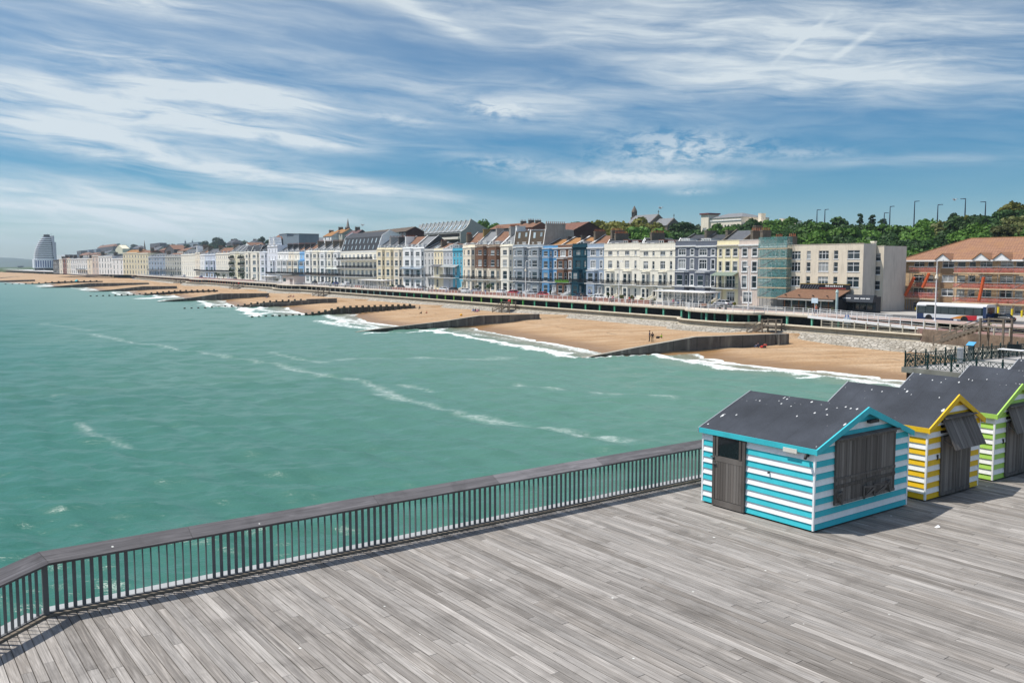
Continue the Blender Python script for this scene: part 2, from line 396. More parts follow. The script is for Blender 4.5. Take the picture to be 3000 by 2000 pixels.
def sheet(name, mats, nu, nv, fn, attrs=None, smooth=True):
    """grid mesh; fn(i array, j array) -> x, y, z"""
    I, J = np.meshgrid(np.arange(nu), np.arange(nv), indexing='ij'); X, Y, Z = fn(I, J)
    me = bpy.data.meshes.new(name); co = np.stack([X, Y, Z], -1).reshape(-1, 3)
    q = (I[:-1, :-1]*nv+J[:-1, :-1]).ravel(); f = np.stack([q, q+nv, q+nv+1, q+1], -1)
    me.vertices.add(len(co)); me.vertices.foreach_set('co', co.ravel().astype(np.float32))
    me.loops.add(f.size); me.loops.foreach_set('vertex_index', f.ravel().astype(np.int32))
    me.polygons.add(len(f)); me.polygons.foreach_set('loop_start', (np.arange(len(f))*4).astype(np.int32))
    me.polygons.foreach_set('loop_total', np.full(len(f), 4, np.int32))
    me.update(calc_edges=True); me.polygons.foreach_set('use_smooth', [smooth]*len(f))
    for k, v in (attrs(X, Y) if attrs else {}).items():
        a = me.attributes.new(k, 'FLOAT', 'POINT'); a.data.foreach_set('value', np.asarray(v, np.float32).ravel())
    for m in (mats if isinstance(mats, (list, tuple)) else [mats]): me.materials.append(m)
    me.update(); me.validate(); return struct(link(name, me))
def STof(X, Y): return X*U[0]+Y*U[1], X*N[0]+Y*N[1]
def segdist(X, Y, pts):
    best = np.full(X.shape, 1e9)
    for (ax, ay), (bx, by) in zip(pts[:-1], pts[1:]):
        L2 = (bx-ax)**2+(by-ay)**2; k = np.clip(((X-ax)*(bx-ax)+(Y-ay)*(by-ay))/L2, 0, 1)
        best = np.minimum(best, np.hypot(X-ax-k*(bx-ax), Y-ay-k*(by-ay)))
    return best
# ---- sea
def seamat():
    m = bpy.data.materials.new('sea_water'); m.use_nodes = True; t = NT(m.node_tree); b = t.n['Principled BSDF']
    tc = t.new('ShaderNodeTexCoord'); p = tc.outputs['Object']
    sh = t.new('ShaderNodeAttribute', attribute_name='shore').outputs['Fac']; fo = t.new('ShaderNodeAttribute', attribute_name='foam').outputs['Fac']; sk = t.new('ShaderNodeAttribute', attribute_name='streak').outputs['Fac']
    big = t.noise(p, .018, 4, .6); mid = t.noise(p, .11, 4, .6)
    c = t.mix(t.mr(big, .35, .65), (.007, .088, .068), (.015, .122, .095))
    c = t.mix(t.mr(mid, .4, .75, 0, .3), c, (.030, .128, .104))
    c = t.mix(t.mr(sh, 125, 12, 0, .9, True), c, (.105, .205, .158))           # cloudy shallows
    c = t.mix(t.mr(sh, 12, 1.0, 0, .9, True), c, (.22, .20, .14))              # sand stirred up at the edge
    nf = t.noise(p, .8, 6, .68, .6); nf2 = t.noise(p, 3.4, 5, .7)
    lace = t.math('ADD', t.math('MULTIPLY', nf, .5), t.math('MULTIPLY', nf2, .5))
    thr = t.math('SUBTRACT', .82, t.math('MULTIPLY', fo, .46))
    f = t.mr(t.math('SUBTRACT', lace, thr), 0, .14)
    # scattered flecks of old foam in the shallows
    fl = t.math('MULTIPLY', t.mr(t.noise(p, 3.2, 3, .6), .78, .85), t.mr(t.noise(p, .06, 3), .5, .65, 0, .6))
    f = t.math('MAXIMUM', f, t.math('MULTIPLY', fl, t.mr(sh, 60, 20, 0, 1)))
    f = t.math('MAXIMUM', f, t.math('MULTIPLY', t.math('MULTIPLY', sk, t.mr(lace, .42, .62, .06, 1)), .5))
    col = t.mix(f, c, (.66, .69, .66))
    t.l.new(col, b.inputs['Base Color']); t.l.new(t.mr(f, 0, 1, .28, .7), b.inputs['Roughness'])
    b.inputs['IOR'].default_value = 1.33; b.inputs['Specular IOR Level'].default_value = .26
    bp = t.new('ShaderNodeBump'); bp.inputs['Strength'].default_value = .4; bp.inputs['Distance'].default_value = .2
    mp = t.new('ShaderNodeMapping'); t.l.new(p, mp.inputs[0]); mp.inputs['Rotation'].default_value = (0, 0, R(-6)); mp.inputs['Scale'].default_value = (.42, 1, 1)
    hh = t.math('ADD', t.math('MULTIPLY', t.noise(mp.outputs[0], 1.1, 5, .66, .4), 1.2), t.math('MULTIPLY', t.noise(mp.outputs[0], 4., 4, .65), .5))
    hh = t.math('ADD', hh, t.math('MULTIPLY', t.noise(mp.outputs[0], .22, 3, .55), 1.6))
    t.l.new(hh, bp.inputs['Height']); t.l.new(bp.outputs[0], b.inputs['Normal'])
    return m
def zpl(pts): return [tuple(onz(x, y, 0)[:2]) for x, y in pts]
OFF = (.721, .801, .951, .601, .551, .661, .501, .751)
STREAKS = [(zpl([(270, 978), (376, 1003), (459, 1012), (574, 1031), (689, 1048), (791, 1066), (848, 1077), (944, 1099), (1078, 1120), (1150, 1155), (1244, 1184), (1330, 1205), (1403, 1222), (1560, 1245), (1700, 1272), (1830, 1293)]), .95, .721),
           (zpl([(791, 1066), (860, 1082)]), 1.2, .801), (zpl([(1129, 1155), (1195, 1170)]), 1.5, .951), (zpl([(988, 1053), (1060, 1050), (1148, 1046), (1250, 1049), (1340, 1052), (1492, 1050)]), 1.2, .601), (zpl([(780, 1030), (860, 1050), (950, 1062)]), 1.0, .551),
           (zpl([(1505, 1126), (1620, 1142), (1760, 1155), (1977, 1168)]), .8, .661), (zpl([(236, 1245), (270, 1262), (300, 1284)]), .5, .661), (zpl([(300, 1284), (383, 1306)]), .5, .501),
           (zpl([(1173, 1124), (1275, 1146)]), .8, .601), (zpl([(150, 1160), (175, 1154)]), .5, .751), (zpl([(1403, 1220), (1492, 1236)]), .7, .751), (zpl([(280, 970), (130, 948)]), 1.2, .501),
           (zpl([(1240, 967), (1340, 982), (1434, 999), (1560, 1021), (1650, 1036)]), 2.0, 1.35), (zpl([(1330, 972), (1480, 990), (1620, 1015), (1760, 1040)]), 3., .72), (zpl([(970, 927), (1060, 945), (1170, 955)]), 4., .95), (zpl([(930, 938), (1010, 955), (1110, 968)]), 3.5, .85), (zpl([(1060, 976), (1150, 976), (1250, 970)]), 1.2, 1.0),
           (zpl([(2040, 1056), (2170, 1068), (2300, 1085), (2420, 1090), (2540, 1103), (2680, 1120)]), 1.3, 1.25), (zpl([(1990, 1052), (2200, 1086), (2400, 1104), (2620, 1128)]), 2.2, .74), (zpl([(2350, 1112), (2480, 1106), (2600, 1118)]), 1.5, .8), (zpl([(715, 903), (800, 912), (880, 917)]), 4., .95), (zpl([(700, 899), (750, 925)]), 3., 1.2), (zpl([(760, 921), (850, 905)]), 4., .8),
           (zpl([(600, 893), (680, 893)]), 5., 1.), (zpl([(425, 874), (480, 871), (545, 868)]), 6., 1.3), (zpl([(345, 856), (405, 855)]), 6., 1.), (zpl([(262, 849), (312, 846)]), 7., 1.1), (zpl([(125, 839), (192, 836)]), 8., 1.1), (zpl([(62, 830), (96, 827)]), 9., 1.1), (zpl([(0, 822), (25, 821)]), 10., 1.)]
def seafn(I, J):
    rr = np.exp(np.interp(J, [0, 760, 860], [math.log(11.), math.log(900.), math.log(9000.)])); th = -1.35+2.5*I/519.
    X = rr*np.sin(th); Y = rr*np.cos(th); s, t = STof(X, Y); sd = wl(s)-t
    Z = np.zeros_like(X); rg = np.random.RandomState(3)
    fade = np.clip(1.15-rr/420., 0, 1)
    for k in range(60):
        lam = .9*(8/.9)**(rg.rand()); dirn = math.pi/2-.12+rg.normal()*.42; amp = .0115*lam**.62*(.6+.8*rg.rand())
        kx = 2*math.pi/lam; ph = rg.rand()*6.28
        a = kx*(X*math.cos(dirn)+Y*math.sin(dirn))+ph
        Z += amp*(np.sin(a)+.18*np.sin(2*a+1.57))*np.clip(lam/(rr*.012)-.6, 0, 1)
    Z *= fade*np.clip(sd/14+.15, .05, 1)
    # breakers running in along the beach
    ph = sd+4*vnoise(s/22, t/40, 5)+1.5*vnoise(s/6, t/9, 6)
    for c, hgt, wd in ((9.5, .42, 1.5), (4.2, .22, 1.0)):
        gate = np.clip(1.6*vnoise(s/28, s*0+c, 9)-.25, 0, 1)
        Z += hgt*gate*np.exp(-((ph-c-1.5)/wd)**2)*(sd > 0)
    Z = np.where(sd < 2, np.minimum(Z, .03), Z)
    Z = np.where(sd < -6, -1.5, Z)
    return X, Y, Z
def seaattr(X, Y):
    s, t = STof(X, Y); sd = wl(s)-t; fo = np.zeros_like(X); dist = np.hypot(X, Y)
    sk = np.zeros_like(X)
    for pts, wd, k in STREAKS:
        a = k*np.exp(-(segdist(X+1.2*vnoise(s/5, t/5, 31)-.6, Y+1.2*vnoise(s/4, t/6, 32)-.6, pts)/((wd*.62 if k in OFF else wd)*(.45+.9*vnoise(s/3, t/3, 2))))**2)*(.85+.45*vnoise(s/5, t/5, 3))
        if k in OFF: sk = np.maximum(sk, a*1.25)
        else: fo = np.maximum(fo, a)
    ph = sd+4*vnoise(s/22, t/40, 5)+1.5*vnoise(s/6, t/9, 6)
    gate = np.clip(1.8*vnoise(s/28, s*0+9.5, 9)-.15, .12, 1)
    fo = np.maximum(fo, 1.25*gate*np.exp(-((ph-10.2)/1.9)**2)); fo = np.maximum(fo, .62*gate*np.exp(-((ph-7)/3.5)**2))
    fo = np.maximum(fo, 1.15*np.exp(-((sd-.6)/1.5)**2)*(.55+.6*vnoise(s/11, t/5, 4)))
    fo = np.maximum(fo, .85*np.exp(-((ph-3.8)/3.4)**2)*(.5+.7*vnoise(s/14, t/6, 8)))
    return {'shore': np.clip(sd, -20, 400), 'foam': np.clip(fo, 0, 1.3), 'streak': np.clip(sk, 0, 1)}
sheet('sea', seamat(), 520, 861, seafn, seaattr)
# ---- beach
def beachmat():
    m = bpy.data.materials.new('shingle'); m.use_nodes = True; t = NT(m.node_tree); b = t.n['Principled BSDF']
    tc = t.new('ShaderNodeTexCoord'); p = tc.outputs['Object']
    up = t.new('ShaderNodeAttribute', attribute_name='up').outputs['Fac']
    mp = t.new('ShaderNodeMapping'); t.l.new(p, mp.inputs[0]); mp.inputs['Rotation'].default_value = (0, 0, -ROT); mp.inputs['Scale'].default_value = (.16, .8, 1)
    mpp = t.noise(mp.outputs[0], .55, 5, .6, .6); peb = t.noise(p, 3.5, 5, .75); pat = t.noise(p, .07, 4, .6)
    c = t.mix(t.mr(pat, .35, .65), (.35, .222, .118), (.39, .272, .165))
    c = t.mix(t.mr(mpp, .42, .66, 0, .75), c, (.27, .16, .075))
    c = t.mix(t.mr(mpp, .50, .30, 0, .5), c, (.45, .335, .22))
    v = t.mr(peb, .3, .7, .66, 1.36); c = t.mix(1.0, c, t.xyz(v, v, v), 'MULTIPLY')
    for dd, ww in ((13.5, .5), (19, .35)):                      # strand lines of weed and drift
        q = t.math('ABSOLUTE', t.math('SUBTRACT', t.math('ADD', up, t.math('MULTIPLY', t.noise(p, .09, 4), 9)), dd+4.5)); c = t.mix(t.math('MULTIPLY', t.mr(q, ww, 0, 0, .7), t.mr(t.noise(p, .7, 4, .7), .48, .60)), c, (.05, .035, .02))
    wet = t.mr(t.math('ADD', up, t.math('MULTIPLY', t.noise(p, .25, 4), 4)), 10.5, 3.0, 0, .85, True)
    c = t.mix(wet, c, (.23, .125, .048))
    t.l.new(c, b.inputs['Base Color']); t.l.new(t.mr(wet, 0, .8, .95, .35), b.inputs['Roughness']); b.inputs['Specular IOR Level'].default_value = .3
    bp = t.new('ShaderNodeBump'); bp.inputs['Strength'].default_value = .7; bp.inputs['Distance'].default_value = .12
    t.l.new(t.math('ADD', t.math('MULTIPLY', peb, .6), mpp), bp.inputs['Height']); t.l.new(bp.outputs[0], b.inputs['Normal'])
    return m
def beachz(s, t):
    w0 = wl(s); top = np.maximum(tp(s)-7.5, w0+5); k = (t-w0)/(top-w0); zb = np.interp(s, [0, 90, 97, 100, 600, 900, 1200, 3000], [.7, .75, .95, 1.25, 1.3, 1.9, 2.2, 2.2])
    z = np.where(k > 0, zb*np.clip(k, 0, 1.3)**.72, np.maximum(-.055*(w0-t), -1.4))
    z = z+np.where(k > .05, (vnoise(s/9, t/3.2, 11)-.5)*.22+(vnoise(s/25, t/7, 12)-.5)*.3, 0)*np.clip(k*3, 0, 1)
    # shingle banked up against the up-drift side of each groyne
    for g in (98.5, 164, 225, 279, 336, 410, 478, 575, 690): z = z+np.where((k > .1) & (s > g), .55*np.exp(-np.clip((s-g)/12, 0, 9))*np.clip(k*1.5, 0, 1)*np.clip((s-g)/.6, 0, 1), 0)
    return z
def beachfn(I, J):
    s = np.interp(I, [0, 60, 620, 940, 1060, 1100], [-300, 45, 320, 760, 1700, 3000]); k = J/64.
    w0 = wl(s); t = (w0-24)+(tp(s)+.6-(w0-24))*k; z = beachz(s, t)
    return U[0]*s+N[0]*t, U[1]*s+N[1]*t, z
def beachattr(X, Y):
    s, t = STof(X, Y); return {'up': t-wl(s)}
sheet('beach', beachmat(), 1101, 65, beachfn, beachattr)
# ---- land: street level, then the hill behind the houses
grass = mat('hill_ground', (.045, .075, .022), .95, .35, .08, bump=.3, fine=.3)
def landfn(I, J):
    s = np.interp(I, [0, 40, 200, 260], [-400, 40, 1300, 3500]); t = np.interp(J, [0, 1, 2, 6, 60, 80, 90], [0, .6, 6, 30, 160, 900, 3500]); t = t+tp(s)+.3
    z = hillh(s, t); z = np.where(J == 0, 1.0, z); t = np.where(J <= 1, tp(s)+5.4, np.maximum(t, tp(s)+5.5))
    return U[0]*s+N[0]*t, U[1]*s+N[1]*t, z
sheet('terrain', grass, 261, 91, landfn)
far = mat('far_hill_woods', (.035, .06, .035), .95, .4, .004)
def farfn(I, J):
    X = -6500+I*45.; k = J/8.; Y = 5200-900*0+J*160.; ridge = 34+26*vnoise(X/420, X*0, 21)+14*vnoise(X/110, X*0, 22)+20*np.clip((X+4200)/1800, 0, 1)
    ridge = ridge*np.clip((X+6400)/900, 0.15, 1)
    return X, Y+0*X, ridge*np.sin(np.clip(k, 0, 1)*math.pi/2*1.0)-2*(1-k)
sheet('hills', far, 220, 9, farfn)
def strip(name, m, t0, t1, z, s0=40, s1=1500, h=None, n=240):
    """flat strip along the shore between two setbacks from the promenade edge"""
    ss = np.linspace(s0, s1, n); mb = MB()
    for a, b in zip(ss[:-1], ss[1:]):
        oa, ob = float(tp(a))-121, float(tp(b))-121
        A, B, C, D = W(a, t0+oa, z), W(a, t1+oa, z), W(b, t1+ob, z), W(b, t0+ob, z)
        mb.face([A, D, C, B][::-1])
        if h:
            dn = Vector((0, 0, -h)); mb.face([A, D, D+dn, A+dn]); mb.face([B+dn, C+dn, C, B])
    return struct(mb.build(name, m))
PAVE = mat('pink_paving', (.34, .25, .21), .9, .12, .4, bump=.05, fine=.1)
ASPH = mat('asphalt', (.075, .076, .08), .9, .15, .3, bump=.1, fine=.12)
strip('promenade', PAVE, 121.05, 127.5, 4.75, 60, 1500)
strip('road', ASPH, 127.7, 136.2, 4.60, 30, 1500)
strip('kerb', mat('kerb_stone', (.4, .39, .37), .9, .1), 127.5, 127.7, 4.76, 60, 1500, h=.2)
strip('pavement', mat('paving_slabs', (.36, .34, .31), .9, .1, .5), 136.2, 152.5, 4.72, 30, 1500, h=.16)
mb = MB()
for k in range(150):
    s = 40+k*7.; A = W(s, 131.95, 4.605); B = W(s+3, 131.95, 4.605); mb.face([A, B, W(s+3, 132.07, 4.605), W(s, 132.07, 4.605)])
struct(mb.build('road_markings', mat('road_paint', (.7, .7, .68), .7)))
# ================================================================== PIER
def plankmat(name, c0, c1, grain=26., specks=True, swap=False):
    m = bpy.data.materials.new(name); m.use_nodes = True; t = NT(m.node_tree); b = t.n['Principled BSDF']
    tc = t.new('ShaderNodeTexCoord'); p = tc.outputs['Object']; g = t.new('ShaderNodeNewGeometry'); r = g.outputs['Random Per Island']
    x, y, z = t.sep(p)
    if swap: x, y = y, x
    off = t.math('MULTIPLY', r, 91.)
    gv = t.xyz(t.math('MULTIPLY', x, grain), t.math('ADD', t.math('MULTIPLY', y, .55), off), 0)
    gr = t.noise(gv, 1., 5, .62, 1.4); bl = t.noise(p, .9, 5, .62, .4); kn = t.noise(t.xyz(t.math('MULTIPLY', x, 6), t.math('ADD', t.math('MULTIPLY', y, .55), off), 0), 1., 3, .5, 1.6)
    c = t.mix(r, c0, c1)
    c = t.mix(t.mr(kn, .50, .68, 0, .4), c, tuple(v*1.35 for v in c1))
    c = t.mix(t.mr(bl, .52, .78, 0, .62), c, tuple(v*.5 for v in c0))
    st_ = t.noise(t.xyz(t.math('MULTIPLY', x, 2.2), t.math('MULTIPLY', y, .28), 4.), 1., 5, .65, .5); c = t.mix(t.mr(st_, .54, .76, 0, .6), c, tuple(v*.62 for v in c0))
    v = t.mr(gr, .27, .73, .50, 1.32); r2 = t.math('FRACT', t.math('MULTIPLY', r, 17.3)); v = t.math('MULTIPLY', v, t.mr(r2, 0, 1, .76, 1.16))
    c = t.mix(1.0, c, t.xyz(v, v, v), 'MULTIPLY')
    if specks:
        vo = t.new('ShaderNodeTexVoronoi', voronoi_dimensions='2D'); t.l.new(p, vo.inputs['Vector']); vo.inputs['Scale'].default_value = 1.3
        cs = t.sep(vo.outputs['Color'])
        f = t.math('MULTIPLY', t.math('LESS_THAN', vo.outputs['Distance'], t.mr(cs[0], 0, 1, .008, .042)), t.math('GREATER_THAN', cs[1], .88))
        c = t.mix(f, c, (.56, .56, .52))
    t.l.new(c, b.inputs['Base Color']); b.inputs['Roughness'].default_value = .8; b.inputs['Specular IOR Level'].default_value = .25
    bp = t.new('ShaderNodeBump'); bp.inputs['Strength'].default_value = .35; bp.inputs['Distance'].default_value = .02
    t.l.new(gr, bp.inputs['Height']); t.l.new(bp.outputs[0], b.inputs['Normal'])
    return m
DECK = plankmat('deck_planks', (.208, .186, .163), (.325, .302, .276))
EDGE = 18.75
def amax(b): return EDGE if b > 2.58 else EDGE-.9*(2.58-b)
rg = random.Random(5); mb = MB(); pit = .182; nb = int((52+8)/pit)
for i in range(nb):
    b0 = -8+i*pit; b1 = b0+pit-.013; am = amax((b0+b1)/2)
    a = -14-rg.random()*3
    while a < am:
        L = rg.choice((3.0, 3.9, 4.8, 4.8, 5.4)); a1 = min(a+L, am); dz = rg.uniform(-.003, .003); e = .004
        if a1-a > .05:
            x0, x1, y0, y1 = b0, b1, a, a1-.005
            i0 = len(mb.v)
            mb.v += [(x0, y0, -.03), (x1, y0, -.03), (x1, y1, -.03), (x0, y1, -.03), (x0, y0, dz-e), (x1, y0, dz-e), (x1, y1, dz-e), (x0, y1, dz-e),
                     (x0+e, y0+e, dz), (x1-e, y0+e, dz), (x1-e, y1-e, dz), (x0+e, y1-e, dz)]
            for f in ((0, 1, 5, 4), (1, 2, 6, 5), (2, 3, 7, 6), (3, 0, 4, 7), (4, 5, 9, 8), (5, 6, 10, 9), (6, 7, 11, 10), (7, 4, 8, 11), (8, 9, 10, 11)):
                mb.f.append(tuple(i0+k for k in f)); mb.m.append(0)
        a = a1
deck = struct(mb.build('pier_deck', DECK)); deck.location = (0, 0, DZ); deck.rotation_euler = (0, 0, PROT)
mb = MB(); mb.prism([(-8, -17), (52, -17), (52, EDGE-.02), (2.58, EDGE-.02), (-8, EDGE-.02-.9*10.58)], -.45, -.045)
for bx in range(-6, 52, 4):
    for ay in range(-14, 19, 5):
        if ay < amax(bx)-.5: mb.bar((bx, ay, -.45), (bx, ay, -8), .22, n=8)
df = struct(mb.build('pier_substructure', mat('pier_steel', (.05, .035, .03), .8, .3, 1))); df.location = (0, 0, DZ); df.rotation_euler = (0, 0, PROT)
# ---- timber and steel railing on the deck edge
STEEL = mat('painted_steel', (.13, .13, .132), .5, .15, 2, dirt=.1)
RAILW = plankmat('rail_timber', (.10, .094, .098), (.172, .162, .166), 20., True, True)
KERBW = mat('zinc_kerb', (.34, .35, .35), .5, .12, 2, dirt=.15)
def pier_rail(p0, p1, label, first_wide, cut=None, ends=(0, 0)):
    """p0,p1 in pier coordinates (across planks, along planks); deck lies to the right of p0->p1"""
    p0, p1 = Vector(p0), Vector(p1); L = (p1-p0).length; a = math.atan2(p1.y-p0.y, p1.x-p0.x)
    o = thing('pier_railing', label, 'railing', PW(p0.x, p0.y), PROT+a)
    hr = MB(); x = -ends[0]; k = 0                               # local x along the rail, y away from the deck
    joints = [0, 2.75, 7.1, 10.6, 14.2, 17.6, 21]
    js = [j for j in joints if j < L-.5]+[L]
    for i in range(len(js)-1):
        xa, xb = js[i]+.004, js[i+1]-.004
        e0 = ends[0] if i == 0 else 0; e1 = ends[1] if i == len(js)-2 else 0
        # sloping plank cap: low inner edge, high outer edge, mitred at the corner
        sec = [(-.14, 1.045), (.20, 1.205), (.18, 1.255), (-.16, 1.095)]
        P = lambda xx, m: [(xx+m*y, y, z) for y, z in sec]
        A, B = P(xa, -e0), P(xb, e1); i0 = len(hr.v); hr.v += A+B
        for q in range(4): hr.f.append((i0+q, i0+(q+1) % 4, i0+4+(q+1) % 4, i0+4+q)); hr.m.append(0)
        hr.f.append((i0+3, i0+2, i0+1, i0)); hr.m.append(0); hr.f.append((i0+4, i0+5, i0+6, i0+7)); hr.m.append(0)
    hr.build('handrail', RAILW, o)
    mb = MB(); mb.box(-.02, L, .03, .09, 1.03, 1.058); mb.box(-.02, L, .03, .09, .05, .075); mb.build('steel_rail', STEEL, o)
    mb = MB(); mb.box(-.03, L, .10, .44, -.03, .045); mb.build('edge_kerb', KERBW, o)
    mb = MB(); mb.box(-.02, L, -.05, .02, .002, .05); mb.box(-.02, L, .44, .48, -.40, .03); mb.build('edge_board', TIMBER, o)
    wide = MB(); wide.box(-.035, .035, .052, .064, 0, .96); thin = MB(); thin.box(-.009, .009, .030, .090, 0, .96)
    mw, mt = wide.mesh('baluster', STEEL), thin.mesh('baluster', STEEL)
    wd = first_wide; x = .20; n = 0; tot = 0; rest = MB(); cnt = 0
    while x < L-.08:
        if cnt < 98: link('baluster', mw if wd else mt, o, (x, 0, .073)); cnt += 1
        else:
            if wd: rest.box(x-.04, x+.04, .052, .064, .073, 1.03)
            else: rest.box(x-.009, x+.009, .03, .09, .073, 1.03)
        x += .16; n += 1
        if n == (9 if wd else 10): n = 0; wd = not wd
    if rest.v: tag(rest.build('balusters', STEEL, o), kind='stuff')
    return o
o = pier_rail((2.58, EDGE-.02), (24.5, EDGE-.02), 'long grey timber and steel railing along the deck edge up to the teal hut', True, ends=(.38, 0))
mb = MB(); mb.box(-.05, .05, -.03, .08, -.05, 1.04); mb.build('corner_post', STEEL, o)
pier_rail((2.58-7.4*.743, EDGE-.02-7.4*.669), (2.58, EDGE-.02), 'short angled railing with thin bars past the corner post', False, ends=(0, .38))
# ---- beach huts
FELT = None
def feltmat():
    m = bpy.data.materials.new('roofing_felt'); m.use_nodes = True; t = NT(m.node_tree); b = t.n['Principled BSDF']
    tc = t.new('ShaderNodeTexCoord'); p = tc.outputs['Object']; oi = t.new('ShaderNodeObjectInfo'); x, y, z = t.sep(p)
    off = t.vm('ADD', p, t.xyz(t.math('MULTIPLY', oi.outputs['Random'], 60), 0, 0))
    v = t.math('MULTIPLY', t.mr(t.noise(off, 1.1, 4), .3, .7, .8, 1.2), t.mr(t.noise(off, 60, 2), .3, .7, .7, 1.3))
    c = t.mix(1.0, (.040, .045, .055, 1), t.xyz(v, v, v), 'MULTIPLY')
    v2 = t.mr(t.math('FRACT', t.math('MULTIPLY', y, 1.05)), 0, .02, .62, 1); v3 = t.mr(t.noise(off, .5, 4, .6), .4, .65, .86, 1.2); v2 = t.math('MULTIPLY', v2, v3); c = t.mix(1.0, c, t.xyz(v2, v2, v2), 'MULTIPLY')
    # bird droppings: thick near the ridge, few lower down
    def drops(scale, thr, rmin, rmax, st):
        vo = t.new('ShaderNodeTexVoronoi', voronoi_dimensions='2D'); vv = t.xyz(t.math('MULTIPLY', t.sep(off)[0], st), t.sep(off)[1], 0); t.l.new(vv, vo.inputs['Vector']); vo.inputs['Scale'].default_value = scale
        cs = t.sep(vo.outputs['Color']); dd = t.math('ADD', vo.outputs['Distance'], t.math('MULTIPLY', t.math('SUBTRACT', t.noise(off, 9, 3), .5), .30))
        return t.math('MULTIPLY', t.math('LESS_THAN', dd, t.mr(cs[0], 0, 1, rmin, rmax)), t.math('GREATER_THAN', cs[1], thr))
    top = t.mr(z, 2.72, 2.95, .97, .45)
    f = t.math('MAXIMUM', drops(5.5, top, .0, .15, .7), drops(2.8, .88, .0, .10, .4))
    c = t.mix(t.math('MULTIPLY', f, .85), c, (.62, .63, .62))
    t.l.new(c, b.inputs['Base Color']); b.inputs['Roughness'].default_value = .9; b.inputs['Specular IOR Level'].default_value = .3
    bp = t.new('ShaderNodeBump'); bp.inputs['Strength'].default_value = .3; bp.inputs['Distance'].default_value = .01
    t.l.new(t.noise(p, 45, 2), bp.inputs['Height']); t.l.new(bp.outputs[0], b.inputs['Normal'])
    return m
FELT = feltmat()
BOARDW = mat('board_white', (.82, .82, .81), .6, .06, 2, dirt=.10, fine=.04)
HUTTIMB = plankmat('hut_timber', (.115, .100, .088), (.20, .18, .162), 14., False)
def boardmat(n, c): return mat('board_'+n, c, .55, .07, 2, dirt=.10, fine=.05)
FILLET = mat('galvanised', (.45, .46, .47), .4, .1, 2, metal=.6)
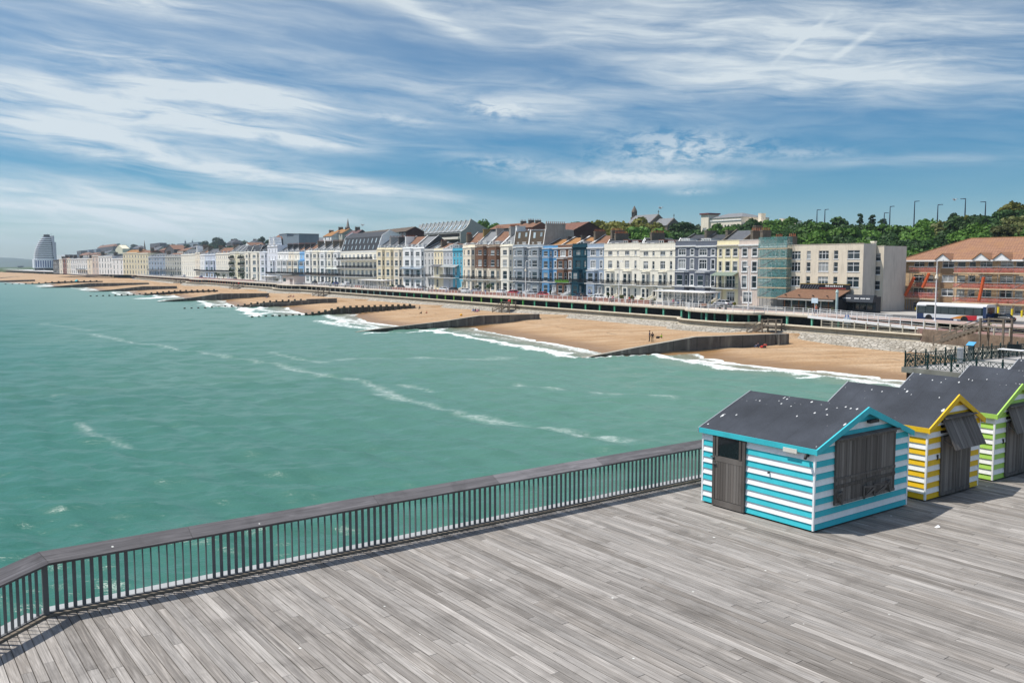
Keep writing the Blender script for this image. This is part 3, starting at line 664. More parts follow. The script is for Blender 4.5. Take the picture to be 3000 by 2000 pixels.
def hut(loc, rot, Wd, L, e, rz, colm, label, shutter):
    o = thing('beach_hut', label, 'beach hut', loc, rot, 'striped beach huts on the pier deck')
    mb = MB(); bh = .1615; n = int(math.ceil((rz-.05)/bh))
    half = Wd/2; gl = lambda z: 0 if z <= e else half*(z-e)/(rz-e)
    def fr(y, sgn):
        for i in range(n):
            z0 = .05+i*bh; z1 = min(z0+bh, rz-.02)
            if z1 <= z0: continue
            pr0, pr1 = .042*sgn, .010*sgn; a0, a1 = gl(z0), gl(z1)
            P = [(a0, y-pr0, z0), (Wd-a0, y-pr0, z0), (Wd-a1, y-pr1, z1), (a1, y-pr1, z1)]
            Q = [(a0, y, z0), (Wd-a0, y, z0)]
            mb.face(P if sgn > 0 else P[::-1], i % 2); mb.face([Q[0], Q[1], P[1], P[0]] if sgn > 0 else [Q[1], Q[0], P[0], P[1]], i % 2)
    fr(0, 1); fr(L, -1)
    for i in range(int(math.ceil((e-.05)/bh))):
        z0 = .05+i*bh; z1 = min(z0+bh, e)
        for x, sg in ((0, -1), (Wd, 1)):
            p0, p1 = x+.042*sg, x+.010*sg
            A = [(p0, 0, z0), (p0, L, z0), (p1, L, z1), (p1, 0, z1)]; mb.face(A if sg > 0 else A[::-1], i % 2)
            B = [(x, 0, z0), (x, L, z0), (p0, L, z0), (p0, 0, z0)]; mb.face(B if sg > 0 else B[::-1], i % 2)
    mb.build('cladding', [colm, BOARDW], o)
    mb = MB()
    for x, sx in ((0, -1), (Wd, 1)):
        for y, sy in ((0, -1), (L, 1)):
            mb.box(min(x+sx*.04, x-sx*.012), max(x+sx*.04, x-sx*.012), min(y+sy*.04, y-sy*.012), max(y+sy*.04, y-sy*.012), .04, e-.01); mb.build('corner_trim', BOARDW, o); mb = MB()
    mb = MB(); mb.box(.06, Wd-.06, .06, L-.06, 0, .09); mb.build('plinth', TIMBER, o)
    # roof: two felted slabs
    mb = MB(); ov = .10; oe = .09; sl = (rz-e)/half; th = .035
    for sg in (-1, 1):
        xe = -oe if sg < 0 else Wd+oe; ze = e-oe*sl; xr = half
        pts = [(xe, -ov, ze), (xr, -ov, rz), (xr, L+ov, rz), (xe, L+ov, ze)]
        up = [(x, y, z+th) for x, y, z in pts]
        if sg < 0: mb.hexa(pts+up)
        else: mb.hexa([pts[k] for k in (1, 0, 3, 2)]+[up[k] for k in (1, 0, 3, 2)])
    mb.build('roof', FELT, o)
    mb = MB()
    for x0, x1 in ((-oe-.025, -oe), (Wd+oe, Wd+oe+.025)): mb.box(x0, x1, -ov-.02, L+ov+.02, e-oe*sl-.10, e-oe*sl+th+.004)
    mb.build('fascia', colm, o)
    for y0, y1, mm, nm in ((-ov-.045, -ov-.002, colm, 'bargeboard'), (L+ov+.002, L+ov+.03, FILLET, 'rear_bargeboard')):
        mb = MB(); bw = .13
        for sg in (-1, 1):
            xe = -oe-.03 if sg < 0 else Wd+oe+.03; ze = e-(oe+.03)*sl
            mb.yprism([(xe, ze-bw+.03), (half, rz-bw), (half, rz+th+.012), (xe, ze+th+.012)][::sg], y0, y1)
        mb.build(nm, mm, o)
    if shutter == 'wide':
        s = MB(); x0, x1, z0, z1 = .79, 3.53, .58, 2.30
        s.box(x0, x1, -.075, -.035, z0, z1)
        n = 22
        for half_ in ((x0, (x0+x1)/2-.02), ((x0+x1)/2+.02, x1)):
            k = int((half_[1]-half_[0])/.11)
            for q in range(k):
                a = half_[0]+q*(half_[1]-half_[0])/k; s.box(a+.004, a+(half_[1]-half_[0])/k-.004, -.092, -.075, z0+.02, z1-.02)
        for zz, hh in ((z0, .07), (1.02, .09), (1.22, .07), (z1-.09, .09)): s.box(x0, x1, -.108, -.092, zz, zz+hh)
        s.box((x0+x1)/2-.05, (x0+x1)/2+.05, -.104, -.092, 1.3, z1-.1)
        sh = s.build('shutter', HUTTIMB, o)
        mb = MB()
        mb.hexa([(x0-.06, -.20, z1-.01), (x1+.06, -.20, z1-.01), (x1+.06, -.03, z1+.03), (x0-.06, -.03, z1+.03), (x0-.06, -.20, z1+.015), (x1+.06, -.20, z1+.015), (x1+.06, -.03, z1+.055), (x0-.06, -.03, z1+.055)])
        mb.build('drip_board', HUTTIMB, o)
        br = MB(); br.box(-.025, .025, -.36, 0, .28, .33); br.box(-.025, .025, -.045, 0, -.02, .28); br.beam((0, -.33, .27), (0, -.03, 0), .05, .05)
        mbk = br.mesh('bracket', HUTTIMB)
        for k, bx in enumerate((1.06, 2.0, 2.50, 3.28)): link('bracket', mbk, o, (bx, -.11, .60), (-1.25, 1.1, .9, -1.2)[k])
        mb = MB(); mb.box(2.10, 2.50, -.20, -.09, 2.60, 2.68); mb.box(2.27, 2.33, -.09, -.03, 2.62, 2.66); mb.build('floodlight', IRON, o)
        # side door, lamp, fittings on the long wall (x = 0 side)
        d = MB(); d.box(-.075, -.03, 2.12, 3.25, .03, 2.13); k = 10
        for q in range(k): d.box(-.09, -.075, 2.22+q*.093, 2.22+q*.093+.085, .22, 1.30)
        d.box(-.095, -.075, 2.12, 2.21, .03, 2.13); d.box(-.095, -.075, 3.16, 3.25, .03, 2.13); d.box(-.095, -.075, 2.21, 3.16, 1.30, 1.44); d.box(-.095, -.075, 2.21, 3.16, 2.0, 2.13); d.box(-.095, -.075, 2.21, 3.16, .03, .2)
        d.box(-.10, -.085, 2.25, 2.32, 1.44, 2.0); d.box(-.10, -.085, 3.05, 3.12, 1.44, 2.0)
        dr = d.build('door', HUTTIMB, o)
        g = MB(); g.box(-.082, -.078, 2.32, 3.05, 1.46, 1.99); g.build('window_pane', GLASSD, dr)
        h = MB(); h.box(-.13, -.10, 3.10, 3.22, 1.21, 1.235); h.bar((-.10, 3.2, 1.22), (-.14, 3.2, 1.22), .015); h.box(-.12, -.095, 3.17, 3.30, 1.38, 1.42); h.build('handle', mat('steel_fitting', (.45, .45, .45), .3, .05, metal=.9), dr)
        l = MB(); l.box(-.13, -.03, .45, .87, 1.96, 2.07); l.build('bulkhead_lamp', mat('lamp_plastic', (.66, .63, .55), .4, .05), o)
        l = MB(); l.box(-.08, -.03, .15, .22, 1.92, 2.02); l.bar((-.10, .18, 1.98), (-.20, .14, 1.90), .045); l.build('spotlight', IRON, o)
        l = MB(); l.bar((-.035, 1.35, 1.30), (-.09, 1.35, 1.29), .025, n=8); l.build('wall_fitting', IRON, o)
    else:
        x0, x1 = .68, 2.34
        s = MB(); n = 8
        for q in range(2):
            a0 = x0+q*(x1-x0)/2+.01; a1 = x0+(q+1)*(x1-x0)/2-.01
            dd = MB(); dd.box(a0, a1, -.07, -.035, .07, 1.82)
            for i in range(8): dd.box(a0+i*(a1-a0)/8+.003, a0+(i+1)*(a1-a0)/8-.003, -.085, -.07, .09, 1.80)
            dd.box(a0, a1, -.10, -.085, .07, .17); dd.build('door', HUTTIMB, o)
        # hatch shutter propped open at the bottom
        t0, t1 = (2.34, 1.50) if shutter == 'open' else (2.30, 1.50); outw = .42 if shutter == 'open' else .30
        A = lambda x, k, off: (x, -.06-k*outw-off*.9, t0+(t1-t0)*k-off*.35)
        for i in range(12):
            xa, xb = x0-.04+i*(x1-x0+.08)/12+.003, x0-.04+(i+1)*(x1-x0+.08)/12-.003
            s.hexa([A(xa, 0, 0), A(xb, 0, 0), A(xb, 1, 0), A(xa, 1, 0), A(xa, 0, .035), A(xb, 0, .035), A(xb, 1, .035), A(xa, 1, .035)])
        s.build('hatch_shutter', HUTTIMB, o)
        mb = MB(); mb.hexa([(x0-.08, -.22, t0+.0), (x1+.08, -.22, t0+.0), (x1+.08, -.03, t0+.045), (x0-.08, -.03, t0+.045), (x0-.08, -.22, t0+.02), (x1+.08, -.22, t0+.02), (x1+.08, -.03, t0+.065), (x0-.08, -.03, t0+.065)]); mb.build('drip_board', HUTTIMB, o)
        mb = MB(); mb.box(x0, x1, -.028+.0, -.02, 1.82, 2.34); mb.build('serving_opening', mat('dark_interior', (.012, .011, .010), .9), o)
        for bx in (x0+.05, x1-.05):
            mb = MB(); mb.beam((bx, -.05, 1.72), (bx, -.06-outw*.9, t1+.05), .03, .03); mb.build('strut', HUTTIMB, o)
        mb = MB(); mb.box(x0-.18, x0-.12, -.06, -.03, 1.15, 1.30); mb.build('padlock_hasp', IRON, o)
    return o
TEAL = boardmat('teal', (.045, .47, .53)); YEL = boardmat('yellow', (.76, .47, .014)); LIME = boardmat('lime', (.37, .60, .11))
hut((7.63, 22.09, DZ), PROT, 4.26, 3.65, 2.15, 2.98, TEAL, 'wide teal and white striped beach hut with side door, nearest the camera', 'wide')
r2 = 2.197-math.pi/2
hut((11.84, 25.06, DZ), r2, 2.92, 3.43, 2.15, 2.94, YEL, 'yellow and white striped beach hut with propped open hatch', 'open')
hut((15.03, 27.41, DZ), r2, 2.92, 3.43, 2.15, 2.94, LIME, 'lime green and white striped beach hut beside the yellow one', 'ajar')
hut((18.22, 29.76, DZ), r2, 2.92, 3.43, 2.15, 2.94, boardmat('pink', (.62, .16, .22)), 'beach hut right behind the lime green one, only its dark roof in view', 'ajar')
hut((21.41, 32.11, DZ), r2, 2.92, 3.43, 2.15, 2.94, boardmat('blue', (.05, .16, .5)), 'farthest beach hut of the row, a corner of dark roof at the frame edge', 'ajar')
mb = MB(); mb.face([(0, 0, .004), (.10, .02, .02), (.13, .09, .012), (.02, .07, .03)]); mb.face([(.02, .07, .03), (.13, .09, .012), (.1, .13, .05), (.03, .12, .02)]); mb.face([(0, 0, .004), (.02, .07, .03), (-.04, .06, .008)])
p = mb.build('paper_scrap', mat('paper', (.75, .75, .74), .8, .05)); p.location = (10.95, 22.45, DZ+.004); tag(p, 'crumpled white paper scrap lying on the planks by the hut shadow', 'litter')
# ---- iron-railed pier platform nearer the shore
GIRON = mat('green_iron', (.010, .035, .032), .45, .15, 2)
C0 = (26.0, 58.55)                              # seaward left corner; local x runs along shore to the right, y inland
pl = MB(); pl.box(0, 46, 0, 70, -.12, 0); pf = struct(pl.build('pier_platform', plankmat('platform_planks', (.44, .42, .39), (.52, .50, .47), 20., False)))
pf.location = (C0[0], C0[1], DZ); pf.rotation_euler = (0, 0, ROT)
mb = MB(); mb.box(-.14, 46, -.16, -.02, -.32, .03); mb.box(-.14, -.02, -.02, 70, -.32, .03); q = struct(mb.build('platform_edge', mat('grey_edge_beam', (.20, .185, .16), .9, .25, 1.2, dirt=.3))); q.location = pf.location; q.rotation_euler = pf.rotation_euler
mb = MB(); mb.box(.1, 46, .05, .35, -.95, -.13); mb.box(.1, .4, .35, 70, -.95, -.13)
for x in range(1, 46, 5):
    for y in range(1, 62, 6): mb.bar((x, y, -.2), (x, y, -9), .2, n=8)
q = struct(mb.build('platform_substructure', mat('rusty_steel', (.07, .028, .02), .85, .4, 1.5))); q.location = pf.location; q.rotation_euler = pf.rotation_euler
def iron_rail(loc, rot, n, sp, label):
    IZ = .87
    o = thing('iron_railing', label, 'railing', loc, rot, None)
    post = MB(); post.lathe([(.075, 0), (.075, .12), (.05, .16), (.045, .5), (.06, .55), (.045, .6), (.045, 1.02), (.07, 1.06), (.07, 1.1), (.035, 1.13), (.06, 1.19), (.045, 1.26), (0.005, 1.30)], 8)
    pm = post.mesh('post', GIRON)
    pn = MB(); w2 = sp/2
    for h in range(2):
        x0, x1 = h*w2+.05, (h+1)*w2-.05; z0, z1 = .13, .93; cx, cz = (x0+x1)/2, (z0+z1)/2
        for xx in (x0, x1): pn.box(xx-.012, xx+.012, -.012, .012, .05, 1.0)
        for k in range(2):
            za, zb = z0+k*.40, z0+(k+1)*.40
            for q in range(2):
                xa, xb = x0+q*(x1-x0)/2, x0+(q+1)*(x1-x0)/2
                pn.beam((xa, 0, za), (xb, 0, zb), .028, .028); pn.beam((xa, .006, zb), (xb, .006, za), .028, .028)
        pn.lathe([(.12, -.012), (.12, .012)], 8, (0, 0))
        for v in range(len(pn.v)-16, len(pn.v)): a, b, c = pn.v[v]; pn.v[v] = (cx+a, c, cz+b)
        pn.box(x0, x1, -.012, .012, .10, .13); pn.box(x0, x1, -.012, .012, .93, .96)
    pnm = pn.mesh('lattice_panel', GIRON); o.scale = (1, 1, IZ)
    for k in range(n+1): link('post', pm, o, (k*sp, 0, 0))
    for k in range(n): link('lattice_panel', pnm, o, (k*sp, 0, 0))
    tr = MB(); tr.box(0, n*sp, -.03, .03, 1.0, 1.05); tr.build('top_rail', GIRON, o)
    return o
iron_rail((C0[0], C0[1], DZ), ROT, 16, 1.62, 'ornate dark green iron railing with star lattice, seaward side of the platform')
iron_rail((C0[0], C0[1], DZ+.002), ROT+math.pi/2, 40, 1.12, 'ornate dark green iron railing running from the platform corner toward the shore')
def plat(x, y): v = Vector((C0[0], C0[1], DZ)); return v+Vector((math.cos(ROT)*x-math.sin(ROT)*y, math.sin(ROT)*x+math.cos(ROT)*y, 0))
pp = onz(2812, 1064, DZ)
o = thing('litter_bin', 'slim stainless steel litter bin standing behind the iron railing', 'bin', (pp[0], pp[1], DZ))
mb = MB(); mb.lathe([(.2, .02), (.2, .95), (.22, .96), (.22, 1.05), (.12, 1.08)], 14); mb.build('body', FILLET, o); mb = MB(); mb.lathe([(.24, 0), (.24, .03)], 14); mb.build('base', IRON, o)
pp = onz(2843, 1055, DZ)
o = thing('information_board', 'tilted blue topped information lectern on the platform', 'sign', (pp[0], pp[1], DZ), ROT)
mb = MB(); mb.box(-.2, .2, -.04, .04, 0, 1.05); mb.build('stand', mat('grey_metal', (.2, .2, .2), .5), o); mb = MB(); mb.hexa([(-.28, -.18, 1.05), (.28, -.18, 1.05), (.28, .18, 1.28), (-.28, .18, 1.28), (-.28, -.18, 1.08), (.28, -.18, 1.08), (.28, .18, 1.31), (-.28, .18, 1.31)]); mb.build('panel', mat('sign_blue', (.08, .32, .55), .4), o)
pp = onz(2965, 1054, DZ)
o = thing('folding_table', 'white topped table with a dark screen at the right of the platform', 'table', (pp[0], pp[1], DZ), ROT)
mb = MB(); mb.box(-.9, .9, -.35, .35, .70, .75); mb.build('table_top', WHITE, o)
for x, y in ((-.8, -.28), (.8, -.28), (-.8, .28), (.8, .28)):
    mb = MB(); mb.bar((x, y, 0), (x, y, .7), .03); mb.build('leg', IRON, o)
mb = MB(); mb.box(-.5, .5, .2, .26, .76, 1.12); mb.build('screen', GLASSD, o)
# ================================================================== SEA FRONT
# bulges of the sea wall (half-round bastions): centre s, half length, depth
BAST = [(PT(2095, 935, 118)[0], 9.5, 4.2), (PT(838, 853, 118)[0], 15, 4.2), (PT(573, 833, 118)[0], 19, 4.2)]
def bulge(s):
    b = 0.
    for c, hl, dp in BAST:
        q = abs(s-c)/hl
        if q < 1: b = max(b, dp*math.sqrt(max(0, 1-q**3)))
    return b
S_END = PT(2712, 960, 118.5)[0]                 # the low wall gives way to the road edge here
S_FAR = PT(395, 812, 119)[0]
LZ = 2.15                                       # lower walk
ss = list(np.arange(S_END, 240, 1.0))+list(np.arange(240, S_FAR, 2.5))+[S_FAR]
def sweep(mb, prof, ss, mi=0, close=True):
    """profile (t, z) swept along the shore, pushed seaward at the bastions"""
    rows = []
    for s in ss:
        b = bulge(s); i = len(mb.v)
        for t, z in prof: mb.v.append(tuple(W(s, t-b, z)))
        rows.append(i)
    n = len(prof)
    for a, b in zip(rows[:-1], rows[1:]):
        for k in range(n if close else n-1):
            mb.f.append((a+k, a+(k+1) % n, b+(k+1) % n, b+k)); mb.m.append(mi)
    if close:
        mb.f.append(tuple(rows[0]+k for k in range(n))); mb.m.append(mi); mb.f.append(tuple(rows[-1]+n-1-k for k in range(n))); mb.m.append(mi)
o = thing('sea_wall', 'long curved concrete sea wall with rounded coping and stone foot above the beach', 'sea wall', W(180, 119, 0))
def wp(name, mb, m, smooth=False, par=None):
    q = mb.build(name, m, None, smooth); par = par or o; q.parent = par; q.matrix_parent_inverse = Matrix.Translation(-par.location); return q
mb = MB(); sweep(mb, [(118.55, 2.95), (118.62, 3.10), (118.85, 3.17), (119.25, 3.14), (119.35, 3.0), (119.35, 2.9), (118.62, 2.88)], ss); wp('coping', mb, COPE)
mb = MB(); sweep(mb, [(118.72, 2.9), (118.98, 2.6), (118.95, 2.25), (118.7, 1.95), (118.2, 1.75), (118.2, -.6), (119.3, -.6), (119.3, 2.9)], ss); wp('wall', mb, mat('sea_wall_concrete', (.37, .325, .25), .92, .18, .45, bump=.25, dirt=.55, dirtcol=(.10, .085, .06), fine=.12), True)
def rubble():
    m = bpy.data.materials.new('rubble_stone'); m.use_nodes = True; t = NT(m.node_tree); b = t.n['Principled BSDF']; tc = t.new('ShaderNodeTexCoord')
    mp = t.new('ShaderNodeMapping'); t.l.new(tc.outputs['Object'], mp.inputs[0]); mp.inputs['Rotation'].default_value = (0, 0, -ROT); mp.inputs['Scale'].default_value = (1.1, 1.8, 2.6)
    vo = t.new('ShaderNodeTexVoronoi'); t.l.new(mp.outputs[0], vo.inputs['Vector']); vo.inputs['Scale'].default_value = 1.1
    ve = t.new('ShaderNodeTexVoronoi', feature='DISTANCE_TO_EDGE'); t.l.new(mp.outputs[0], ve.inputs['Vector']); ve.inputs['Scale'].default_value = 1.1
    c = t.mix(t.sep(vo.outputs['Color'])[0], (.30, .27, .215), (.50, .46, .39)); c = t.mix(t.mr(ve.outputs[0], 0, .07, .85, 0), c, (.13, .105, .075))
    c = t.mix(t.mr(t.noise(tc.outputs['Object'], .5, 4), .52, .72, 0, .6), c, (.20, .16, .11))
    t.l.new(c, b.inputs['Base Color']); b.inputs['Roughness'].default_value = .95
    bp = t.new('ShaderNodeBump'); bp.inputs['Strength'].default_value = 1; bp.inputs['Distance'].default_value = .15; t.l.new(t.mr(ve.outputs[0], 0, .15), bp.inputs['Height']); t.l.new(bp.outputs[0], b.inputs['Normal'])
    return m
RUB = rubble()
mb = MB(); sweep(mb, [(118.25, 2.05), (117.8, 1.95), (114.4, .72), (113.4, .1), (118.3, .1)], ss); wp('stone_apron', mb, RUB)
mb = MB()
for s0, s1 in zip(ss[:-1], ss[1:]):
    mb.face([W(s0, 119.3-bulge(s0), LZ), W(s1, 119.3-bulge(s1), LZ), W(s1, 126, LZ), W(s0, 126, LZ)])
struct(mb.build('lower_promenade', mat('lower_walk', (.22, .2, .18), .9, .15, .5)))
# ---- covered lower walk: slab, dark back wall, painted columns
S_RAMP0 = PT(2380, 913, 120.5)[0]
S_COL0 = PT(2470, 940, 120.5)[0]
arc = thing('covered_walk', 'long covered lower walk with painted columns under the upper promenade', 'arcade', W(180, 121, LZ))
sw = [s for s in ss if s > S_RAMP0]
mb = MB()
rows = []
for s in sw:
    b = bulge(s)*.9; i = len(mb.v)
    for t, z in ((120.4, 4.83), (120.35, 4.78), (120.35, 4.48), (120.55, 4.36), (122.5, 4.30), (126.2, 4.30), (126.2, 4.70), (121.2, 4.83)): mb.v.append(tuple(W(s, t-(b if t < 122 else 0), z)))
    rows.append(i)
for a, b in zip(rows[:-1], rows[1:]):
    for k in range(8): mb.f.append((a+k, a+(k+1) % 8, b+(k+1) % 8, b+k)); mb.m.append(0)
mb.f.append(tuple(rows[0]+k for k in range(8))); mb.m.append(0)
wp('deck_slab', mb, mat('slab_cream', (.56, .50, .41), .85, .1, .4, dirt=.3, fine=.06), par=arc)
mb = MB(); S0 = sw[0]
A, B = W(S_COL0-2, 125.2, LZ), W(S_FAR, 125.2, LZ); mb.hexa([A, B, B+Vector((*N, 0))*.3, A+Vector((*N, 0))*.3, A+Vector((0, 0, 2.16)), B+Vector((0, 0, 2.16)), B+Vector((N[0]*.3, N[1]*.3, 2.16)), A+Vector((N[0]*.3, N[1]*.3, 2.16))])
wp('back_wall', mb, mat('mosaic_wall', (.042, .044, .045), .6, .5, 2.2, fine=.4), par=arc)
spc = (PT(1532, 905, 120.6)[0]-PT(1996, 920, 120.6)[0])/11.; s_ref = PT(1996, 920, 120.6)[0]
paints = [(120, (.17, .50, .36)), (150, (.14, .47, .33)), (185, (.10, .42, .24)), (205, (.12, .48, .10)), (240, (.20, .46, .08)), (268, (.04, .33, .15)), (310, (.22, .38, .34)), (360, (.45, .45, .38)),
          (440, (.42, .40, .33)), (480, (.42, .24, .14)), (560, (.50, .15, .05)), (640, (.42, .13, .04)), (720, (.36, .24, .05)), (9999, (.42, .38, .26))]
cm = MB(); cm.box(-.15, .15, -.15, .15, 0, 2.2); cm.box(-.2, .2, -.2, .2, 2.0, 2.2); CMESH = {}
k = -9; far_cols = MB(); cnt = 0
while True:
    s = s_ref+k*spc; k += 1
    if s < S_COL0: continue
    if s > S_FAR-1: break
    pc = next(c for lim, c in paints if s < lim); b = bulge(s)*.85
    if cnt < 98:
        if pc not in CMESH: CMESH[pc] = cm.mesh('column', mat('column_%d' % len(CMESH), pc, .6, .08, 1))
        q = link('column', CMESH[pc], arc, W(s, 120.7-b, LZ)-arc.location, ROT); cnt += 1
    else:
        p = W(s, 120.7-b, LZ)-arc.location; far_cols.box(p.x-.17, p.x+.17, p.y-.17, p.y+.17, p.z, p.z+2.2)
if far_cols.v: tag(far_cols.build('columns', mat('columns_rust', (.40, .16, .06), .7, .3, .1), arc), kind='stuff')
for c, hl, dp in BAST:                         # inner columns standing back under the bastions
    for ds in (-5.5, -1.5, 3., 6.5):
        pc = next(cc for lim, cc in paints if c < lim); link('column', CMESH.get(pc) or list(CMESH.values())[0], arc, W(c+ds*hl/9.5, 120.9, LZ)-arc.location, ROT)
# ---- white promenade railings, one per straight run
RAILM = mat('railing_white', (.72, .73, .73), .5, .05, 1, dirt=.15)
PMESH = MB(); PMESH.box(-.045, .045, -.045, .045, 0, 1.12); PMESH.box(-.06, .06, -.06, .06, 1.1, 1.16); PMESH = PMESH.mesh('post', RAILM)
def rail_run(label, pts, step=1.95, h=1.1, maxposts=98, m=RAILM, pm=None, rails=(.38, .74, 1.08), group='white painted sea front railings'):
    """pts: world points along the foot of the railing"""
    o = thing('promenade_railing', label, 'railing', pts[0], 0, group)
    mb = MB(); acc_ = 0.; nxt = 0.; n = 0; extra = MB()
    for a, b in zip(pts[:-1], pts[1:]):
        L = (b-a).length; dv = (b-a)/L; rz = math.atan2(dv.y, dv.x)
        for z in rails:
            mb.beam(a-pts[0]+Vector((0, 0, z)), b-pts[0]+Vector((0, 0, z)), .05, .05)
        while nxt <= acc_+L:
            p = a+dv*(nxt-acc_)
            if n < maxposts: link('post', pm or PMESH, o, p-pts[0], rz)
            else: q = p-pts[0]; extra.box(q.x-.045, q.x+.045, q.y-.045, q.y+.045, q.z, q.z+1.14)
            n += 1; nxt += step
        acc_ += L
    mb.build('rails', m, o)
    if extra.v: tag(extra.build('posts', m, o), kind='stuff')
    return o
def edge(s, t=120.55, z=4.83): return W(s, t-bulge(s)*.9, z)
def run(s0, s1, n=14): return [edge(s) for s in np.linspace(s0, s1, n)]
b0, b1, b2 = BAST
rail_run('white railing round the rounded promenade bastion in front of the glazed shelter', run(b0[0]-b0[1], b0[0]+b0[1], 24))
rail_run('white railing between the scaffolded corner and the rounded bastion, beside the restaurant', run(S_RAMP0, b0[0]-b0[1], 5))
rail_run('white railing in front of the teal, brown and blue houses', run(b0[0]+b0[1], 200, 10))
rail_run('white railing in front of the turquoise house and the white bow fronted pair', run(200, b1[0]-b1[1], 12))
rail_run('white railing round the bastion with the little flat roofed kiosk', run(b1[0]-b1[1], b1[0]+b1[1], 24))
rail_run('white railing in front of the plant covered cream terrace', run(b1[0]+b1[1], b2[0]-b2[1], 8))
rail_run('white railing round the farthest of the three rounded bastions', run(b2[0]-b2[1], b2[0]+b2[1], 20))
rail_run('white railing at the far end of the covered walk with rust coloured columns', run(b2[0]+b2[1], S_FAR-2, 8))
# ---- ramp from the upper promenade down to the road by the pier
RT = 119.6; RS0, RS1 = S_RAMP0+.2, PT(2742, 958, RT)[0]; RZ1 = 3.98
mb = MB(); A, B = W(RS0, RT, 4.80), W(RS1, RT, RZ1); nn_ = Vector((*N, 0))
for a, b in ((A, B),): mb.hexa([a-Vector((0, 0, .42)), b-Vector((0, 0, .38)), b+nn_*3.2-Vector((0, 0, .38)), a+nn_*3.2-Vector((0, 0, .42)), a, b, b+nn_*3.2, a+nn_*3.2])
rp = mb.build('ramp', mat('ramp_white', (.72, .73, .74), .6, .05, .6, dirt=.1)); tag(rp, 'white edged ramp sloping from the upper promenade down toward the bus', 'ramp')
mb = MB(); mb.face([A+nn_*.25+Vector((0, 0, .006)), B+nn_*.25+Vector((0, 0, .006)), B+nn_*3.1+Vector((0, 0, .006)), A+nn_*3.1+Vector((0, 0, .006))]); q = mb.build('ramp_surface', PAVE); q.parent = rp
rail_run('white railing along the seaward edge of the sloping ramp', [A+nn_*.12, B+nn_*.12], 1.9)
rail_run('white railing along the landward edge of the sloping ramp', [A+nn_*3.0, (A*.4+B*.6)+nn_*3.0], 2.1)
mb = MB(); A2, B2 = W(RS0-3, 121.4, 1.5), W(RS1-3, 121.4, 1.5); mb.hexa([A2, B2, B2+nn_*1.2, A2+nn_*1.2, A2+Vector((0, 0, 2.9)), B2+Vector((0, 0, 2.2)), B2+nn_*1.2+Vector((0, 0, 2.2)), A2+nn_*1.2+Vector((0, 0, 2.9))])
q = mb.build('rubble_wall', RUB); tag(q, 'grey rubble stone wall under the sloping white ramp', 'wall')
CREAMR = mat('railing_cream', (.50, .47, .38), .6, .1, 1, dirt=.3)
cp = MB(); cp.box(-.07, .07, -.07, .07, 0, 1.15); cp = cp.mesh('post', CREAMR)
rail_run('weathered cream railing on the lower wall below the ramp', [W(s, 119.1, 3.14) for s in np.linspace(PT(2405, 965, 119)[0], S_END, 6)], 2.1, m=CREAMR, pm=cp, rails=(.2, .6, 1.02), group='weathered cream railings')
# ---- road level corner by the pier (right): paved apron, its retaining wall, railing, timber stair
CORN = [W(S_END, 118.2, 0), W(S_END-6, 117.0, 0), W(S_END-16, 115.5, 0), W(S_END-60, 110, 0), W(S_END-60, 128, 0), W(S_END+4, 128, 0), W(S_END+4, 121, 0)]
mb = MB(); mb.prism([(p.x, p.y) for p in CORN], .0, 3.9); q = struct(mb.build('forecourt', mat('red_paving', (.22, .13, .11), .9, .15, .4, fine=.1)))
rw = thing('retaining_wall', 'stained brown retaining wall with stone foot under the forecourt beside the timber stair', 'wall', (0, 0, 0)); mb = MB(); m2 = MB()
for a, b in zip(CORN[:3], CORN[1:4]):
    dv = (b-a).normalized(); o2 = Vector((dv.y, -dv.x, 0)); o2 = o2 if o2.dot(-nn_) > 0 else -o2; z_ = lambda v: Vector((0, 0, v))
    mb.hexa([a+o2*.5+z_(2.1), b+o2*.5+z_(2.1), b+z_(2.1), a+z_(2.1), a+o2*.3+z_(3.93), b+o2*.3+z_(3.93), b-o2*.1+z_(3.93), a-o2*.1+z_(3.93)])
    m2.hexa([a+o2*4.3, b+o2*4.3, b, a, a+o2*.6+z_(2.11), b+o2*.6+z_(2.11), b+z_(2.11), a+z_(2.11)])
mb.build('wall', mat('old_wall', (.17, .125, .09), .95, .4, .6, bump=.4, dirt=.7, dirtcol=(.05, .04, .03), fine=.2), rw); m2.build('stone_foot', RUB, rw)
rail_run('cream railing along the forecourt edge above the timber stair', [CORN[k]+Vector((0, 0, 3.92)) for k in range(4)], 2.3, m=CREAMR, pm=cp, rails=(.55, 1.05), group='weathered cream railings')
fr0, fr1 = W(S_END-4, 122.2, 3.92), W(S_END-45, 119.0, 3.92)
rail_run('white barrier railing between the forecourt and the road with the bus', [fr0+(fr1-fr0)*k/6 for k in range(7)], 2.2)
for k in range(6):
    p = fr0+(fr1-fr0)*(.12+.16*k); mb = MB(); mb.box(-1.5, 1.5, -.25, .25, 0, .42); mb.box(-1.35, 1.35, -.18, .18, .42, .5); q = mb.build('concrete_block', mat('white_concrete', (.62, .61, .58), .85, .1, 1, dirt=.2)); q.location = p+Vector((0, 0, .02)); q.rotation_euler = (0, 0, ROT+.1)
    tag(q, 'low pale concrete block standing along the white barrier by the bus', 'barrier block', 'concrete blocks along the forecourt barrier')
def box_between(mb, a, b, wd, ht, mi=0): mb.beam(a, b, wd, ht, mi)
